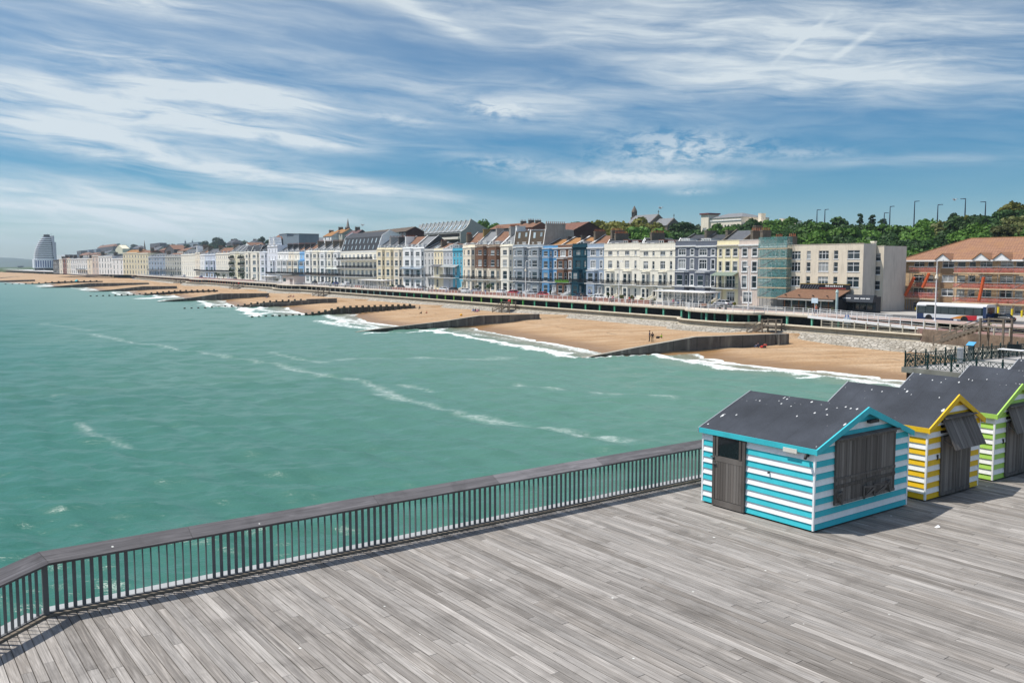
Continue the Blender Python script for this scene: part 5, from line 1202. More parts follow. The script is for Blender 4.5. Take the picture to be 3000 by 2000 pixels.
mb.box(.2, wdd-.3, -1.15, -.85, .265*hh_+.01, .265*hh_+.25); q = mb.build('flower_box', mat('box_leaves', (.13, .30, .03), .8, .4, 6)); q.location = rt.location; q.rotation_euler = rt.rotation_euler; tag(q, 'bright green hedge box on the balcony of the brown brick house', 'flower box')
house('mid blue house with a white bay beside the brown brick one', 1591, 1634, 719, BL, WHITE, cols=[(.84, .95, 'sash')], bays=[bay_cols(.05, .66, .9, .55, None, True, .6, .55)], surround=True, par=.8, bal=[(0, 1, .265, 1.0, True, TRIM)], door=(.85, DOORW), roof=('pitch', OCHRE, 2.6, dict(st=[(.95, 3.4, 4.6, .6, DGREY, 0)], gm=DGREY)))
for (a, b, lb, ex) in ((1547, 1591, 'blue grey house with arched side windows next to the mid blue house', [(.98, 1.0, 7.5, 1.9, RENDER, 10)]), (1503, 1547, 'blue grey house with arched side windows next to the ivory bay house', [(.02, 1.0, 4.0, 1.6, WHITE, 0)])):
    house(lb, a, b, 717, GB, WHITE if a > 1540 else TRIM, cols=[(.14, .75, 'sash')], bays=[bay_cols(.28, .96, .95, .6, None, True, .6, .55)], surround=True, par=.7, bal=[(0, 1, .262, 1.3, True, TRIM)], door=(.14, DOORD), roof=('mansard', mat('brown_hung_tile', (.085, .065, .045), .85, .25, 2, bump=.2), 4.7, dict(k=.97, **{'in': .5}, dorm=[(.25, 1.0, 1.3, 1, WHITE), (.66, 2.0, 1.3, 1, WHITE, 'tri')], sky=[(.3, .75, 1.1, 1.6), (.75, .78, 1.0, 1.2)], st=ex, gm=RENDER)))
house('ivory house with one canted bay and roof terrace plants, left of the blue grey pair', 1466, 1503, 716, CR2, CR2, cols=[(.12, .7, 'sash')], bays=[bay_cols(.2, .97, 1.0, .6, None, True, .55, .55)], par=.5, cornice=.15, bal=[(0, 1, .262, 1.1, False, TRIM)], roof=('pitch', SLATE2, 4.6, dict(dorm=[(.28, 1.0, 1.4, 1, WHITE), (.68, 2.0, 1.4, 2, WHITE)], sky=[(.6, .65, 1.2, .9)], st=[(.98, 1.2, 4.5, .4, WHITE, 0), (.02, 3.4, 6.8, 1.4, RENDER, 11)], gm=RENDER)))
def two_tone(root, wd, h, zf, m):
    mb = MB(); mb.box(-.002, wd+.002, -.035, -.0025, 0, zf*h); return mb
for (a, b, lb) in ((1428, 1466, 'brown brick upper storeys over a cream base, beside the ivory house'), (1392, 1428, 'brown brick upper storeys over a cream base, beside the buff bay house')):
    for k, (y_, rr, mm, tt, rf, grp) in enumerate(((717, R4, BR, CREAMT, ('pitch', TILE if a > 1420 else SLATE2, 4.6, dict(dorm=[(.22, 1.1, 1.5, 1, WHITE), (.66, 2.2, 1.4, 2, WHITE)], st=[(.97, 3.4, 6.0, .9, RENDER, 4)], gm=RENDER)), 0),)):
        r_, w_, h_ = house(lb, a, b, y_, mm, tt, rows=rr, cols=[(.16, .9, 'sash')], bays=[dict(bay_cols(.28, .97, 1.0, .6, [2, 3], True, .55, .55)), dict(bay_cols(.28, .97, 1.03, .6, [0, 1], True, .55, .55), m=CR)], par=.45, cornice=.18, bal=[(0, 1, .262, 1.5, True, TRIM)], courses=False, roof=rf)
        mb = MB(); mb.box(.0, .28*w_, -.03, -.0025, .455*h_, .50*h_); mb.box(.0, .16*w_-.5, -.03, -.0025, 0, .455*h_); mb.build('cream_base', CR, r_)
house('buff house with one tall canted bay and brown tiled roof, beside the turquoise house', 1356, 1392, 717, CR, CR2, cols=[(.13, .6, 'sash'), (.31, .6, 'sash')], bays=[bay_cols(.42, .99, 1.0, .6, None, True, .45, .6)], par=.9, cornice=.18, bal=[(0, 1, .262, 1.3, True, TRIM)], door=(.1, mat('door_brown', (.10, .07, .05), .5)), roof=('pitch', TILE, 4.8, dict(dorm=[(.2, 1.0, 1.4, 1, WHITE), (.68, 2.0, 1.4, 2, WHITE)], st=[(.98, 3.2, 5.6, 1.0, mat('lichen_brick', (.22, .15, .05), .9, .3, 2), 0), (.0, 1.5, 3.3, -.4, STOCK, 6)], gm=DGREY)))
GC = mat('grey_canopy', (.26, .28, .28), .6, .1)
house('turquoise three storey house with low blue parapet', 1327, 1356, 727, TQ, TQ, rows=[(.06, .25), (.36, .57), (.61, .735), (.80, .88)][0:4], cols=[(.18, .75, 'sash', (2, 3)), (.50, .75, 'sash', (2, 3)), (.83, .75, 'sash', (2, 3)), (.3, 1.3, 'case', (0, 1)), (.78, .8, 'sash', (1,))], par=.7, cornice=.25, courses=False, bal=[(0, .62, .30, 1.5, True, TRIM)], canopy=(0, .62, .60, 1.6, GC), roof=('pitch', SLATE, 2.2, dict(dorm=[(.3, 2.6, 1.7, 2, WHITE)], st=[(.97, 2.0, 4.2, .9, STOCK, 4)], gm=DGREY)))
house('pale grey blue house with a glazed verandah beside the turquoise one', 1299, 1327, 727, GY, TRIM, rows=[(.06, .25), (.33, .55), (.61, .735), (.80, .88)], cols=[(.18, .75, 'sash', (2, 3)), (.50, .75, 'sash', (2, 3)), (.83, .75, 'sash', (2, 3)), (.5, 3.2, 'five', (1,)), (.65, 1.2, 'case', (0,))], par=.7, cornice=.25, courses=False, bal=[(0, 1, .30, 1.5, True, TRIM)], canopy=(0, 1, .60, 1.6, GC), roof=('pitch', TILE, 2.2, dict(dorm=[(.7, 2.2, 1.6, 2, WHITE)], gm=DGREY)))
house('pale apricot house with a slate canopy beside the grey blue verandah', 1272, 1299, 727, YC, TRIM, rows=[(.06, .25), (.36, .57), (.61, .735), (.80, .88)], cols=[(.18, .75, 'sash', (2, 3)), (.50, .75, 'sash', (2, 3)), (.83, .75, 'sash', (2, 3)), (.35, 1.4, 'case', (0, 1))], par=.7, cornice=.25, courses=False, bal=[(0, 1, .30, 1.5, False, TRIM)], canopy=(-.1, .9, .60, 1.6, SLATE), roof=('pitch', TILE, 2.4, dict(st=[(.1, 2.5, 4.5, .8, STOCK, 3)], gm=STOCK)))
house('small grey house squeezed beside the white bow fronted pair', 1244, 1272, 729, LG, LG, rows=[(.06, .25), (.33, .57), (.61, .735), (.80, .89)], cols=[(.12, .6, 'sash', (1, 2, 3)), (.5, .9, 'sash'), (.83, .9, 'sash')], par=.5, cornice=.2, courses=False, bal=[(.3, 1, .30, 1.1, True, TRIM)], roof=('pitch', DSLATE, 2.6, dict(sky=[(.5, .5, 1.2, 1.6)], gm=DGREY)))
for (a, b, lb, rm) in ((1213, 1244, 'white bow fronted house with a dark gable, beside the small grey house', SLATE2), (1181, 1213, 'white bow fronted house with a rusty tiled roof, beside the cream bays', TILE)):
    house(lb, a, b, 724, WH, WHITE, cols=[(.12, .7, 'sash')], bays=[bay_cols(.2, .97, .9, .6, None, True, .58, .6)], par=.5, cornice=.25, bal=[(0, 1, .27, 1.6, True, TRIM)], canopy=(0, 1, .52, 1.7, mat('canopy_blue_grey', (.16, .21, .26), .5)), roof=('pitch', rm, 4.4, dict(dorm=[(.3, 1.6, 1.4, 2, WHITE), (.72, 1.6, 1.4, 2, WHITE)], party=(True, True), gm=DGREY, st=[(.03, 1.0, 4.5, .1, WHITE, 0)] if a < 1200 else [])))
for (a, b, lb, c_) in ((1156, 1181, 'cream bay house next to the white bow fronted pair', CR), (1131, 1156, 'middle one of the three narrow cream bay houses', YC), (1106, 1131, 'cream bay house next to the long terrace with iron balconies', YC)):
    house(lb, a, b, 726, c_, CR2, cols=[], bays=[bay_cols(.12, .9, .95, .6, None, True, .55, .55)], par=.6, cornice=.22, roof=('pitch', SLATE, 4.0, dict(dorm=[(.25, 1.0, 1.4, 1, WHITE), (.72, 1.0, 1.4, 1, WHITE)], st=[(.97, 2.0, 5.4, .6, DGREY if a > 1110 else RENDER, 6)], gm=RENDER)))
rt, wdd, hh_ = house('long terrace with four tiers of black iron balconies under a dark slate mansard', 999, 1106, 735, CR2, TRIM, rows=[(.03, .18), (.265, .44), (.51, .67), (.755, .90)], cols=[(f, 2.3, 'door') for f in (.055, .165, .275, .385, .505, .615, .725, .835, .945)], par=.3, cornice=.1, courses=False,
     bal=[(0, 1, .25, 2.0, True, TRIM), (0, 1, .50, 2.0, True, TRIM), (0, 1, .745, 2.0, True, TRIM)], roof=('mansard', DSLATE, 8.0, dict(k=.74, **{'in': 1.9}, sky=[(.04+.105*k, .72, .95, 1.9) for k in range(10)]+[(.05+.115*k, .28, .8, 1.6) for k in range(9)], gm=WH, cm=WHITE)), name='balconied_terrace')
S5 = [(897, 918), (918, 940), (940, 962), (962, 981), (981, 999)]
for k, (a, b) in enumerate(S5):
    lb = ['white bay house beside the sky blue one', 'second white bay house from the sky blue one, slate roof', 'middle white bay house of the five with slate roofs', 'white bay house under a striped awning, left of the corner one', 'white bay house against the balconied terrace, end of the awning'][k]
    house(lb, a, b, 734, CR2 if k % 2 else WH, CR2, cols=[], bays=[bay_cols(.08, .92, .95, .6, None, True, .55, .5)], par=.6, cornice=.2, bal=[(0, 1, .262, 1.3, True, mat('brown_ledge', (.13, .08, .06), .7))], canopy=(0, 1, .50, 1.8, mat('awning_grey', (.42, .45, .42), .8)) if k > 2 else None,
          roof=('pitch', SLATE2 if k else TILE, 3.6, dict(dorm=[(.3, 1.0, 1.3, 1, WHITE), (.7, 1.0, 1.3, 1, WHITE)], st=[(.97, 2.6, 5.6, 1.2, STOCK, 6)], gm=DGREY)))
for k, (a, b, c_, lb) in enumerate(((815, 831, WH, 'white house with a square bay nearest the gabled hotel'), (831, 847, WH, 'white house with a square glazed bay, second from the gabled hotel'), (847, 863, CR, 'cream house with a square glazed bay in the middle of its row'), (863, 880, CR2, 'pale house with square glazed bay beside the sky blue house'), (880, 897, SKYB, 'sky blue house with a square bay at the end of its row'))):
    house(lb, a, b, 738, c_, c_ if k == 4 else TRIM, cols=[(.35, 1.4, 'sash', (3,)), (.8, .6, 'sash', (3,))], bays=[bay_cols(.1, .9, .9, 9, [0, 1, 2], True, .8, .7, 'tri')], par=.6, cornice=.25, bal=[(0, 1, .262, 1.3, True, TRIM)], roof=('pitch', (SLATE, SLATE, SLATE2, TILE, TILE)[k], 3.4, dict(dorm=[(.3, 1.0, 1.3, 1, WHITE), (.7, 1.0, 1.3, 1, WHITE)], st=[(.97, 2.6, 5.2, 1.0, DGREY, 6)], gm=DGREY)))
def gables(root, wd, h, fr, sc=1.):
    for f in fr:
        x = f*wd; mb = MB(); prof = [(-1.6, 0), (-1.6, .9), (-1.15, 1.1), (-1.1, 2.3), (-.75, 2.5), (-.6, 3.6), (-.25, 3.9), (-.2, 4.5), (.2, 4.5), (.25, 3.9), (.6, 3.6), (.75, 2.5), (1.1, 2.3), (1.15, 1.1), (1.6, .9), (1.6, 0)]
        mb.yprism([(x+a*sc, h+.08+b*sc) for a, b in prof], -.35, 3.5); mb.blob((x, -.1, h+4.8*sc), .28*sc, 6, 4); g = mb.build('shaped_gable', WHITE, root)
        window(g, (x, -.36, h+.8*sc), 0, .9, 1.5, 'sash')
rt, wdd, hh_ = house('ornate white hotel with twin curved gables and urns', 786, 815, 718, wallmat('bluish_white', (222, 226, 234)), WHITE, rows=[(.03, .15), (.23, .36), (.42, .54), (.60, .69), (.80, .90)], cols=[(.2, .9, 'sash'), (.5, .9, 'sash'), (.8, .9, 'sash')], bays=[bay_cols(.3, .7, .8, .6, [1, 2], True)], par=.7, bal=[(0, 1, .20, 1.4, True, TRIM)], name='gabled_hotel', cat='hotel', roof=('flat',))
gables(rt, wdd, hh_, (.28, .72), .9)
for k, (a, b, c_, lb) in enumerate(((763, 786, wallmat('bluish_white', (222, 226, 234)), 'white house adjoining the gabled hotel on its left'), (737, 763, CR2, 'cream house with blue windows two doors left of the gabled hotel'), (720, 737, CR2, 'cream house with iron balconies beside the plant covered front'))):
    house(lb, a, b, 737, c_, TRIM, rows=R4, cols=[(.1, .6, 'sash')], bays=[bay_cols(.2, .9, .9, .6, None, True, .55, .5)], par=.5, cornice=.25, roof=('mansard' if k else 'pitch', DSLATE, 4.2, dict(dorm=[(.35, 1.2, 1.4, 1, WHITE)], gm=DGREY if k else RENDER)))
IVY = mat('ivy', (.035, .06, .02), .9, .5, 3)
for k, (a, b, lb) in enumerate(((703, 720, 'cream house half hidden by climbing plants beside the iron balconies'), (690, 703, 'pale house with a bay left of the plant covered cream house'), (676, 690, 'cream house with planted balconies at the end of its terrace'))):
    rt, wdd, hh_ = house(lb, a, b, 738, CR2 if k != 1 else YFAR, TRIM, cols=[(.2, .9, 'sash'), (.7, 1.2, 'sash')], par=.5, cornice=.25, bal=[(0, 1, .26, 1.2, True, TRIM), (0, 1, .52, 1.2, True, TRIM), (0, 1, .76, 1.2, True, TRIM)] if k != 1 else [], roof=('pitch', SLATE, 4.4, dict(dorm=[(.3, 1.0, 1.4, 1, WHITE), (.7, 1.0, 1.4, 1, WHITE)], gm=STN)))
    if k != 1:
        rg = random.Random(k); mb = MB()
        for q in range(420):
            z = rg.choice((.28, .54, .78, .15))*hh_+rg.gauss(.4, .7); mb.blob((rg.uniform(.2, wdd-.2), -.3-rg.random()*.9, z), rg.uniform(.14, .32), 5, 3)
        q = mb.build('climbing_plant', IVY); q['kind'] = 'stuff'; q.location = rt.location; q.rotation_euler = rt.rotation_euler; tag(q, 'climbing plants covering the balconies of the '+('half hidden cream house' if k == 0 else 'cream house at the end of the terrace'), 'plant')
for k, (a, b, y_, c_, lb) in enumerate(((634, 676, 741, CR2, 'white end house with a bare cream side wall and white dormers'), (602, 634, 744, wallmat('pale_blue', (200, 210, 226)), 'pale blue house with dark glazed bays behind the big palm'), (588, 602, 745, WH, 'narrow white house left of the pale blue one'), (574, 588, 740, CR, 'cream house with a tall shaped chimney gable and maroon balconies'), (533, 574, 744, CR2, 'white corner hotel with long rows of windows at the awning'))):
    rt, wdd, hh_ = house(lb, a, b, y_, c_, TRIM, cols=[(f, 1.3, 'sash') for f in ((.18, .5, .82) if b-a < 25 else (.08, .22, .36, .5, .64, .78, .92))], bays=[] if k not in (1,) else [bay_cols(.1, .45, .8, 9, [0, 1, 2]), bay_cols(.55, .9, .8, 9, [0, 1, 2])], par=.6, cornice=.3, bal=[(0, 1, .262, 1.3, True, TRIM)] if k != 4 else [],
        roof=('pitch', TILE if k in (0, 2) else SLATE, 4.0, dict(dorm=[(f, 1.2, 1.6, 1, WHITE) for f in (.2, .5, .8)], st=[(.96, 2.5, 6.0, 1.2, STOCK, 5)], gm=STN)), sideR=YE if k == 0 else None)
    if k == 3: gables(rt, wdd, hh_, (.5,), 1.0)
# ---- far end of the front, beyond the covered walk
CHAIN = dict(turn=R(16), end=W(PT(533, 800, 145)[0], 145, 0))
for k, (a, b, y_, c_, lb, rf, nw) in enumerate(((486, 533, 750, STN, 'stone grey terrace of three storeys left of the white corner hotel', TILE, 7), (437, 486, 751, BGY, 'blue grey terrace with white dormers far along the front', SLATE, 6), (404, 437, 741, YFAR, 'yellow far mansion block, right part with stacked bay windows', TILE, 4), (363, 404, 740, YFAR, 'yellow far mansion block with a rounded corner and rows of windows', OCHRE, 5),
      (331, 363, 757, WH, 'white flat fronted building with a large upper bay beside the yellow block', SLATE, 3), (291, 331, 750, WH, 'bright white far building with a projecting end tower', SLATE, 5), (272, 291, 748, PK, 'pinkish far house with a plain dark side', TILE, 2), (258, 272, 757, CR, 'narrow cream far house with blank front', TILE, 1), (228, 258, 757, WH, 'white far terrace with dark balconies', SLATE, 5), (210, 228, 758, WH, 'white far house beside the balconied far terrace', SLATE, 3), (198, 210, 757, CR2, 'plain white far house right of the red brown one', SLATE, 2), (186, 198, 757, REDBRICK, 'red brown far house between two white ones', TILE, 2), (176, 186, 758, CR2, 'thin pale far house left of the red brown one', SLATE, 1), (158, 176, 761, wallmat('far_grey', (110, 108, 108)), 'grey balconied far block beside the ship shaped tower', LEAD, 4))):
    nmx = dict(name='far_house', cat='house', group='houses at the far end of the front')
    house(lb, a, b, y_, c_, TRIM if a != 158 else c_, chain=CHAIN, cols=[((q+.5)/nw, min(1.6, 3.2), 'dark') for q in range(nw)], par=.6, cornice=.3, rows=R4 if a > 360 else R3+[], depth=14, roof=('pitch', rf, 3.0 if a > 300 else 2.0, dict(party=(False, False), dorm=[((q+.5)/nw, 1.8, 1.7, 1, WHITE, 'dark') for q in range(nw)] if a in (437, 486) else [], st=[(.9, 3, 6, 1.5, STOCK, 4)])), bal=[(0, 1, .27, 1.4, True, TRIM)] if a in (437, 486, 228) else [], **nmx)
# ================================================================== HILL BUILDINGS
def block(label, x0, x1, ytop, t, wall, roof=('gable', TILE, 10), depth=9., name='hill_house', cat='house', nw=3, nr=2, zb=None, hwall=None, chim=(), group='houses on the hill behind the front', wst='dark', sideR=None, wh=1.3):
    """simpler building behind the front; ytop = photo row of the eaves, roof = (kind, material, photo row of the ridge)"""
    s0 = PT(x0, 760, t)[0]; s1 = PT(x1, 760, t)[0]; wd = s0-s1; xm = (x0+x1)/2
    zt = PT(xm, ytop, t)[1]; ground = float(hillh(np.array([(s0+s1)/2]), np.array([t+depth/2]))[0]); zb = min(ground-1.5, zt-3.2*nr) if zb is None else zb; h = zt-zb
    root = thing(name, label, cat, W(s0, t, zb), ROT, group); mb = MB(); wins = []
    fl = 2.9; ww = min(1.4, wd/max(nw, 1)*.5)
    for r in range(nr):
        za = h-.7-wh-r*fl
        if za > .3:
            for q in range(nw): wins.append((wd*(q+.5)/nw, ww, za, za+wh, wst))
    wall_panel(mb, root, (0, 0), (wd, 0), 0, h, wins, .12)
    mb.face([(wd, 0, 0), (wd, depth, 0), (wd, depth, h), (wd, 0, h)], 1); mb.face([(0, depth, 0), (0, 0, 0), (0, 0, h), (0, depth, h)]); mb.face([(wd, depth, 0), (0, depth, 0), (0, depth, h), (wd, depth, h)]); mb.face([(0, 0, h), (wd, 0, h), (wd, depth, h), (0, depth, h)])
    k, rm, yr = roof; rh = max(.6, PT(xm, yr, t+depth*.5)[1]-zt) if k != 'flat' else 0
    if k in ('gable', 'hip'):
        ins = 0 if k == 'gable' else min(wd*.3, depth*.45); e = .3
        A = [(-e, -e, h-.1), (wd+e, -e, h-.1), (wd+e, depth+e, h-.1), (-e, depth+e, h-.1)]; B = [(ins-e*(k == 'gable'), depth/2, h+rh), (wd-ins+e*(k == 'gable'), depth/2, h+rh)]
        r = MB(); r.face([A[0], A[1], B[1], B[0]]); r.face([A[2], A[3], B[0], B[1]])
        if k == 'hip': r.face([A[1], A[2], B[1]]); r.face([A[3], A[0], B[0]])
        else:
            mb.face([(wd, 0, h), (wd, depth, h), (wd, depth/2, h+rh-.12)], 1); mb.face([(0, depth, h), (0, 0, h), (0, depth/2, h+rh-.12)])
        r.face(A[::-1]); rq = r.build('roof', rm, root)
    elif k == 'cross':                                     # gable end facing the sea
        r = MB(); e = .3; r.face([(-e, -e, h-.15), (wd/2, -e, h+rh), (wd/2, depth+e, h+rh), (-e, depth+e, h-.15)][::-1]); r.face([(wd/2, -e, h+rh), (wd+e, -e, h-.15), (wd+e, depth+e, h-.15), (wd/2, depth+e, h+rh)][::-1])
        mb.face([(0, 0, h), (wd, 0, h), (wd/2, 0, h+rh-.12)]); r.build('roof', rm, root)
    else:
        r = MB(); r.box(-.15, wd+.15, -.15, depth+.15, h+.002, h+.25); r.build('roof', rm, root)
    mb.build('wall', [wall, sideR or wall], root)
    for cx, hh in chim: stack(root, cx*wd, depth*.35, depth*.65, h-.3, h+rh+hh, STOCK, .7, 4)
    return root, wd, h, depth, rh
WB = [STN, CR2, RENDER, YFAR, REDBRICK, WH, PK]
DKB = wallmat('dark_house', (86, 82, 84)); GRB = wallmat('grey_block', (128, 140, 150)); PALEB = wallmat('pale_block', (236, 230, 216)); CCB = wallmat('pale_concrete', (200, 198, 186), .85, .2)
# long dark roofed terrace stepping behind the balconied one
for k in range(7):
    a = 1047+k*20.5; lb = 'brown roofed hill terrace house behind the balconied terrace, '+('end house with a red brown gable', 'second from its right end', 'third from its right end', 'middle one of the row', 'third from its left end', 'second from its left end', 'first at its left end')[6-k]
    block(lb, a, a+20.5, 690-k*2.0, 172, STN if k < 6 else DKB, ('gable', mat('old_brown_roof', (.10, .075, .055), .85, .25, 1), 680-k*2.2), nw=2, nr=1, sideR=mat('redbrown_gable', (.095, .045, .04), .9, .2), chim=())
block('ochre roofed hill house with white walls left of the church spire', 948, 972, 692, 182, WH, ('gable', OCHRE, 680), nw=2, nr=1, chim=[(.1, .8)]); block('grey stone hill house with a long chimney below the spire', 972, 1004, 684, 186, STN, ('gable', OCHRE, 673), nw=3, nr=1, chim=[(.2, 1.2), (.8, .6)])
block('hill house with purple brown roof right of the spire', 1012, 1040, 690, 182, DKB, ('gable', mat('purple_tile', (.11, .06, .06), .85, .2), 676), nw=2, nr=1, chim=[(.5, 1.6)])
block('small white cottage with its gable end facing the sea, left', 903, 920, 709, 190, WH, ('cross', TILE, 698), nw=1, nr=1); block('small white cottage with its gable end facing the sea, right', 921, 938, 708, 190, WH, ('cross', SLATE2, 697), nw=1, nr=1)
block('dark roofed villa with chimneys beside the grey tower block', 876, 903, 708, 205, PK, ('hip', DSLATE, 700), nw=2, nr=1, chim=[(.3, .6), (.7, .6)])
block('grey clad stair tower block with blank walls, left half', 820, 842, 686, 168, GRB, ('flat', LEAD, 0), nw=0, nr=0, name='tower_block', cat='apartment block', depth=12); block('lower grey clad block between the two grey towers', 842, 861, 691, 168, GRB, ('flat', LEAD, 0), nw=0, nr=0, name='tower_block', cat='apartment block', depth=12); block('grey clad stair tower block with blank walls, right half', 861, 877, 686, 168, GRB, ('flat', LEAD, 0), nw=0, nr=0, name='tower_block', cat='apartment block', depth=12)
block('rusty mansard roofed block beside the grey towers', 797, 820, 700, 166, DKB, ('hip', mat('rust_tile', (.20, .08, .035), .85, .3), 687), nw=2, nr=1, name='tower_block', cat='apartment block')
# stepped concrete flats with curved party walls
r_, w_, h_, d_, _ = block('long stepped pale concrete flats with curved dividing walls on the hill', 1200, 1348, 684, 196, CCB, ('flat', SLATE2, 0), nw=0, nr=0, name='stepped_flats', cat='apartment block', depth=16, group=None)
SL = mat('flats_slate', (.24, .26, .27), .6, .1, 1); n = 12
for k in range(n):
    xa, xb = w_*k/n, w_*(k+1)/n; mb = MB(); hb = h_-.0
    mb.xprism([(0, hb), (1.8, hb+.9), (3.4, hb+2.2), (4.7, hb+4.0), (5.4, hb+5.9), (16, hb+1)][::-1], xb-.4, xb); mb.build('dividing_wall', CCB, r_)
    mb = MB(); mb.xprism([(.6, hb-.2), (2.3, hb+.9), (3.8, hb+2.2), (5.0, hb+3.9), (5.6, hb+5.3), (15.5, hb+.6)][::-1], xa, xb-.4); q = mb.build('roof_bay', SL, r_)
    mb = MB(); mb.hexa([(xa+1.2, 2.9, hb+1.35), (xb-1.6, 2.9, hb+1.35), (xb-1.6, 4.5, hb+3.2), (xa+1.2, 4.5, hb+3.2), (xa+1.2, 2.75, hb+1.5), (xb-1.6, 2.75, hb+1.5), (xb-1.6, 4.35, hb+3.35), (xa+1.2, 4.35, hb+3.35)]); mb.build('roof_light', SKYL, q)
for r in range(2):
    mb = MB(); z = h_-3.2-r*3.0; mb.box(.3, w_-.3, -.9, -.003, z, z+.95); mb.build('balcony', PALEB, r_)
    mb = MB(); mb.box(.3, w_-.3, -.04, -.002, z+1.1, z+2.7); mb.build('window_band', GLASSD, r_)
mb = MB(); s2 = MB(); mb.xprism([(0, h_-14), (0, h_), (1.8, h_+1), (3.4, h_+2.3), (4.7, h_+4.1), (5.4, h_+6.1), (17, h_+.2), (17, h_-14)][::-1], w_, w_+.5); mb.build('gable_wall', mat('gable_render', (.40, .40, .36), .9, .1), r_)
block('red brown roofed hill house with a gable behind the blue grey pair', 1578, 1678, 677, 172, wallmat('pale_grey_wall', (190, 190, 188)), ('gable', mat('red_roof', (.16, .075, .05), .85, .25, 1), 656), nw=2, nr=1, depth=13, chim=[], sideR=mat('redbrown_gable', (.1, .05, .04)))
block('long low brown roof on the hill right of the round green tree', 1435, 1500, 669, 210, DKB, ('gable', TILE, 658), nw=3, nr=1); block('brown roofed hill house with several chimneys above the slate roofs', 1495, 1560, 667, 205, REDBRICK, ('gable', TILE, 655), nw=3, nr=1, chim=[(.2, 1.0), (.55, 1.2), (.85, .8)])
block('distant pale hill house with two dark chimneys between church and cream hall', 1965, 2005, 664, 330, PALEB, ('hip', SLATE2, 660), nw=2, nr=1, chim=[(.1, .6), (.85, .8)])
block('small pink hill building left of the cream hall tower', 2022, 2046, 668, 300, PK, ('flat', LEAD, 0), nw=2, nr=1)
# church on the hill
def at2(px, py, t): s, z = PT(px, py, t); return s, z
TCH = 262; STONE = mat('church_stone', (.16, .135, .11), .9, .25, 1, bump=.2, fine=.15)
s0, zt = at2(1838, 655, TCH); s1, _ = at2(1905, 655, TCH); zr = PT(1870, 631, TCH+5)[1]; wd = s0-s1; g0 = zt-7
ch = thing('church', 'grey stone church with slate roofs and a slim bell turret on the hill', 'church', W(s0, TCH, g0), ROT)
mb = MB(); mb.box(0, wd, 0, 10, 0, 7); mb.xprism([(0, 7.002), (5, zr-g0-.15), (10, 7.002)][::-1], .1, wd); mb.build('nave_wall', STONE, ch)
mb = MB(); mb.face([(-.2, -.3, 6.8), (wd-.4, -.3, 6.8), (wd-.4, 5, zr-g0), (-.2, 5, zr-g0)]); mb.face([(wd-.4, 10.3, 6.8), (-.2, 10.3, 6.8), (-.2, 5, zr-g0), (wd-.4, 5, zr-g0)]); mb.build('nave_roof', SLATE2, ch)
w2 = at2(1905, 655, TCH)[0]-at2(1950, 655, TCH)[0]; zr2 = PT(1930, 641, TCH+5)[1]-g0
mb = MB(); mb.box(wd+.01, wd+w2, 1, 9, -2, 5.4); mb.xprism([(1, 5.402), (5, zr2-.15), (9, 5.402)][::-1], wd+.2, wd+w2); mb.build('chancel_wall', STONE, ch)
mb = MB(); mb.face([(wd, .7, 5.2), (wd+w2-.4, .7, 5.2), (wd+w2-.4, 5, zr2), (wd, 5, zr2)]); mb.face([(wd+w2-.4, 9.3, 5.2), (wd, 9.3, 5.2), (wd, 5, zr2), (wd+w2-.4, 5, zr2)]); mb.build('chancel_roof', SLATE2, ch)
for xx, zz in ((wd-.3, zr-g0), (wd+w2-.3, zr2)):
    mb = MB(); mb.box(xx-.08, xx+.08, 4.9, 5.1, zz-.2, zz+1.6); mb.box(xx-.08, xx+.08, 4.55, 5.45, zz+.9, zz+1.1); mb.build('roof_cross', STONE, ch)
mb = MB(); zt_ = PT(1825, 606, TCH+5)[1]-g0; mb.box(-2.6, -.2, 4, 6.4, 0, zt_-5.2); mb.box(-2.3, -.5, 4.3, 6.1, zt_-5.2, zt_-3); i = len(mb.v); mb.lathe([(1.35, zt_-3), (1.1, zt_-2), (.1, zt_)], 8, (-1.4, 5.2)); mb.build('bell_turret', STONE, ch)
mb = MB(); mb.box(-2.0, -.8, 4.25, 4.29, zt_-5.0, zt_-3.3); mb.build('bell_opening', IRON, ch)
# spires far off
def spire(label, px, ytop, ybase, t, wdpx):
    s, z1 = PT(px, ytop, t); z0 = PT(px, ybase, t)[1]; D = np.linalg.norm(W(s, t, 0)); wdm = wdpx/FPX*D
    o = thing('church_spire', label, 'spire', W(s, t, z0-10), ROT); mb = MB(); mb.box(-wdm/2, wdm/2, -wdm/2, wdm/2, 0, 10.2); mb.build('tower', STONE, o)
    mb = MB(); mb.lathe([(wdm*.52, 10.2), (wdm*.26, 10.2+(z1-z0)*.5), (.06, 10.2+z1-z0)], 8); mb.build('spire', mat('spire_stone', (.34, .27, .23), .9, .15), o)
spire('pale stone church spire rising above the ochre roofed hill houses', 1019, 641, 671, 240, 12); spire('slim far church spire above the yellow mansion block', 423, 704, 735, 250, 7)
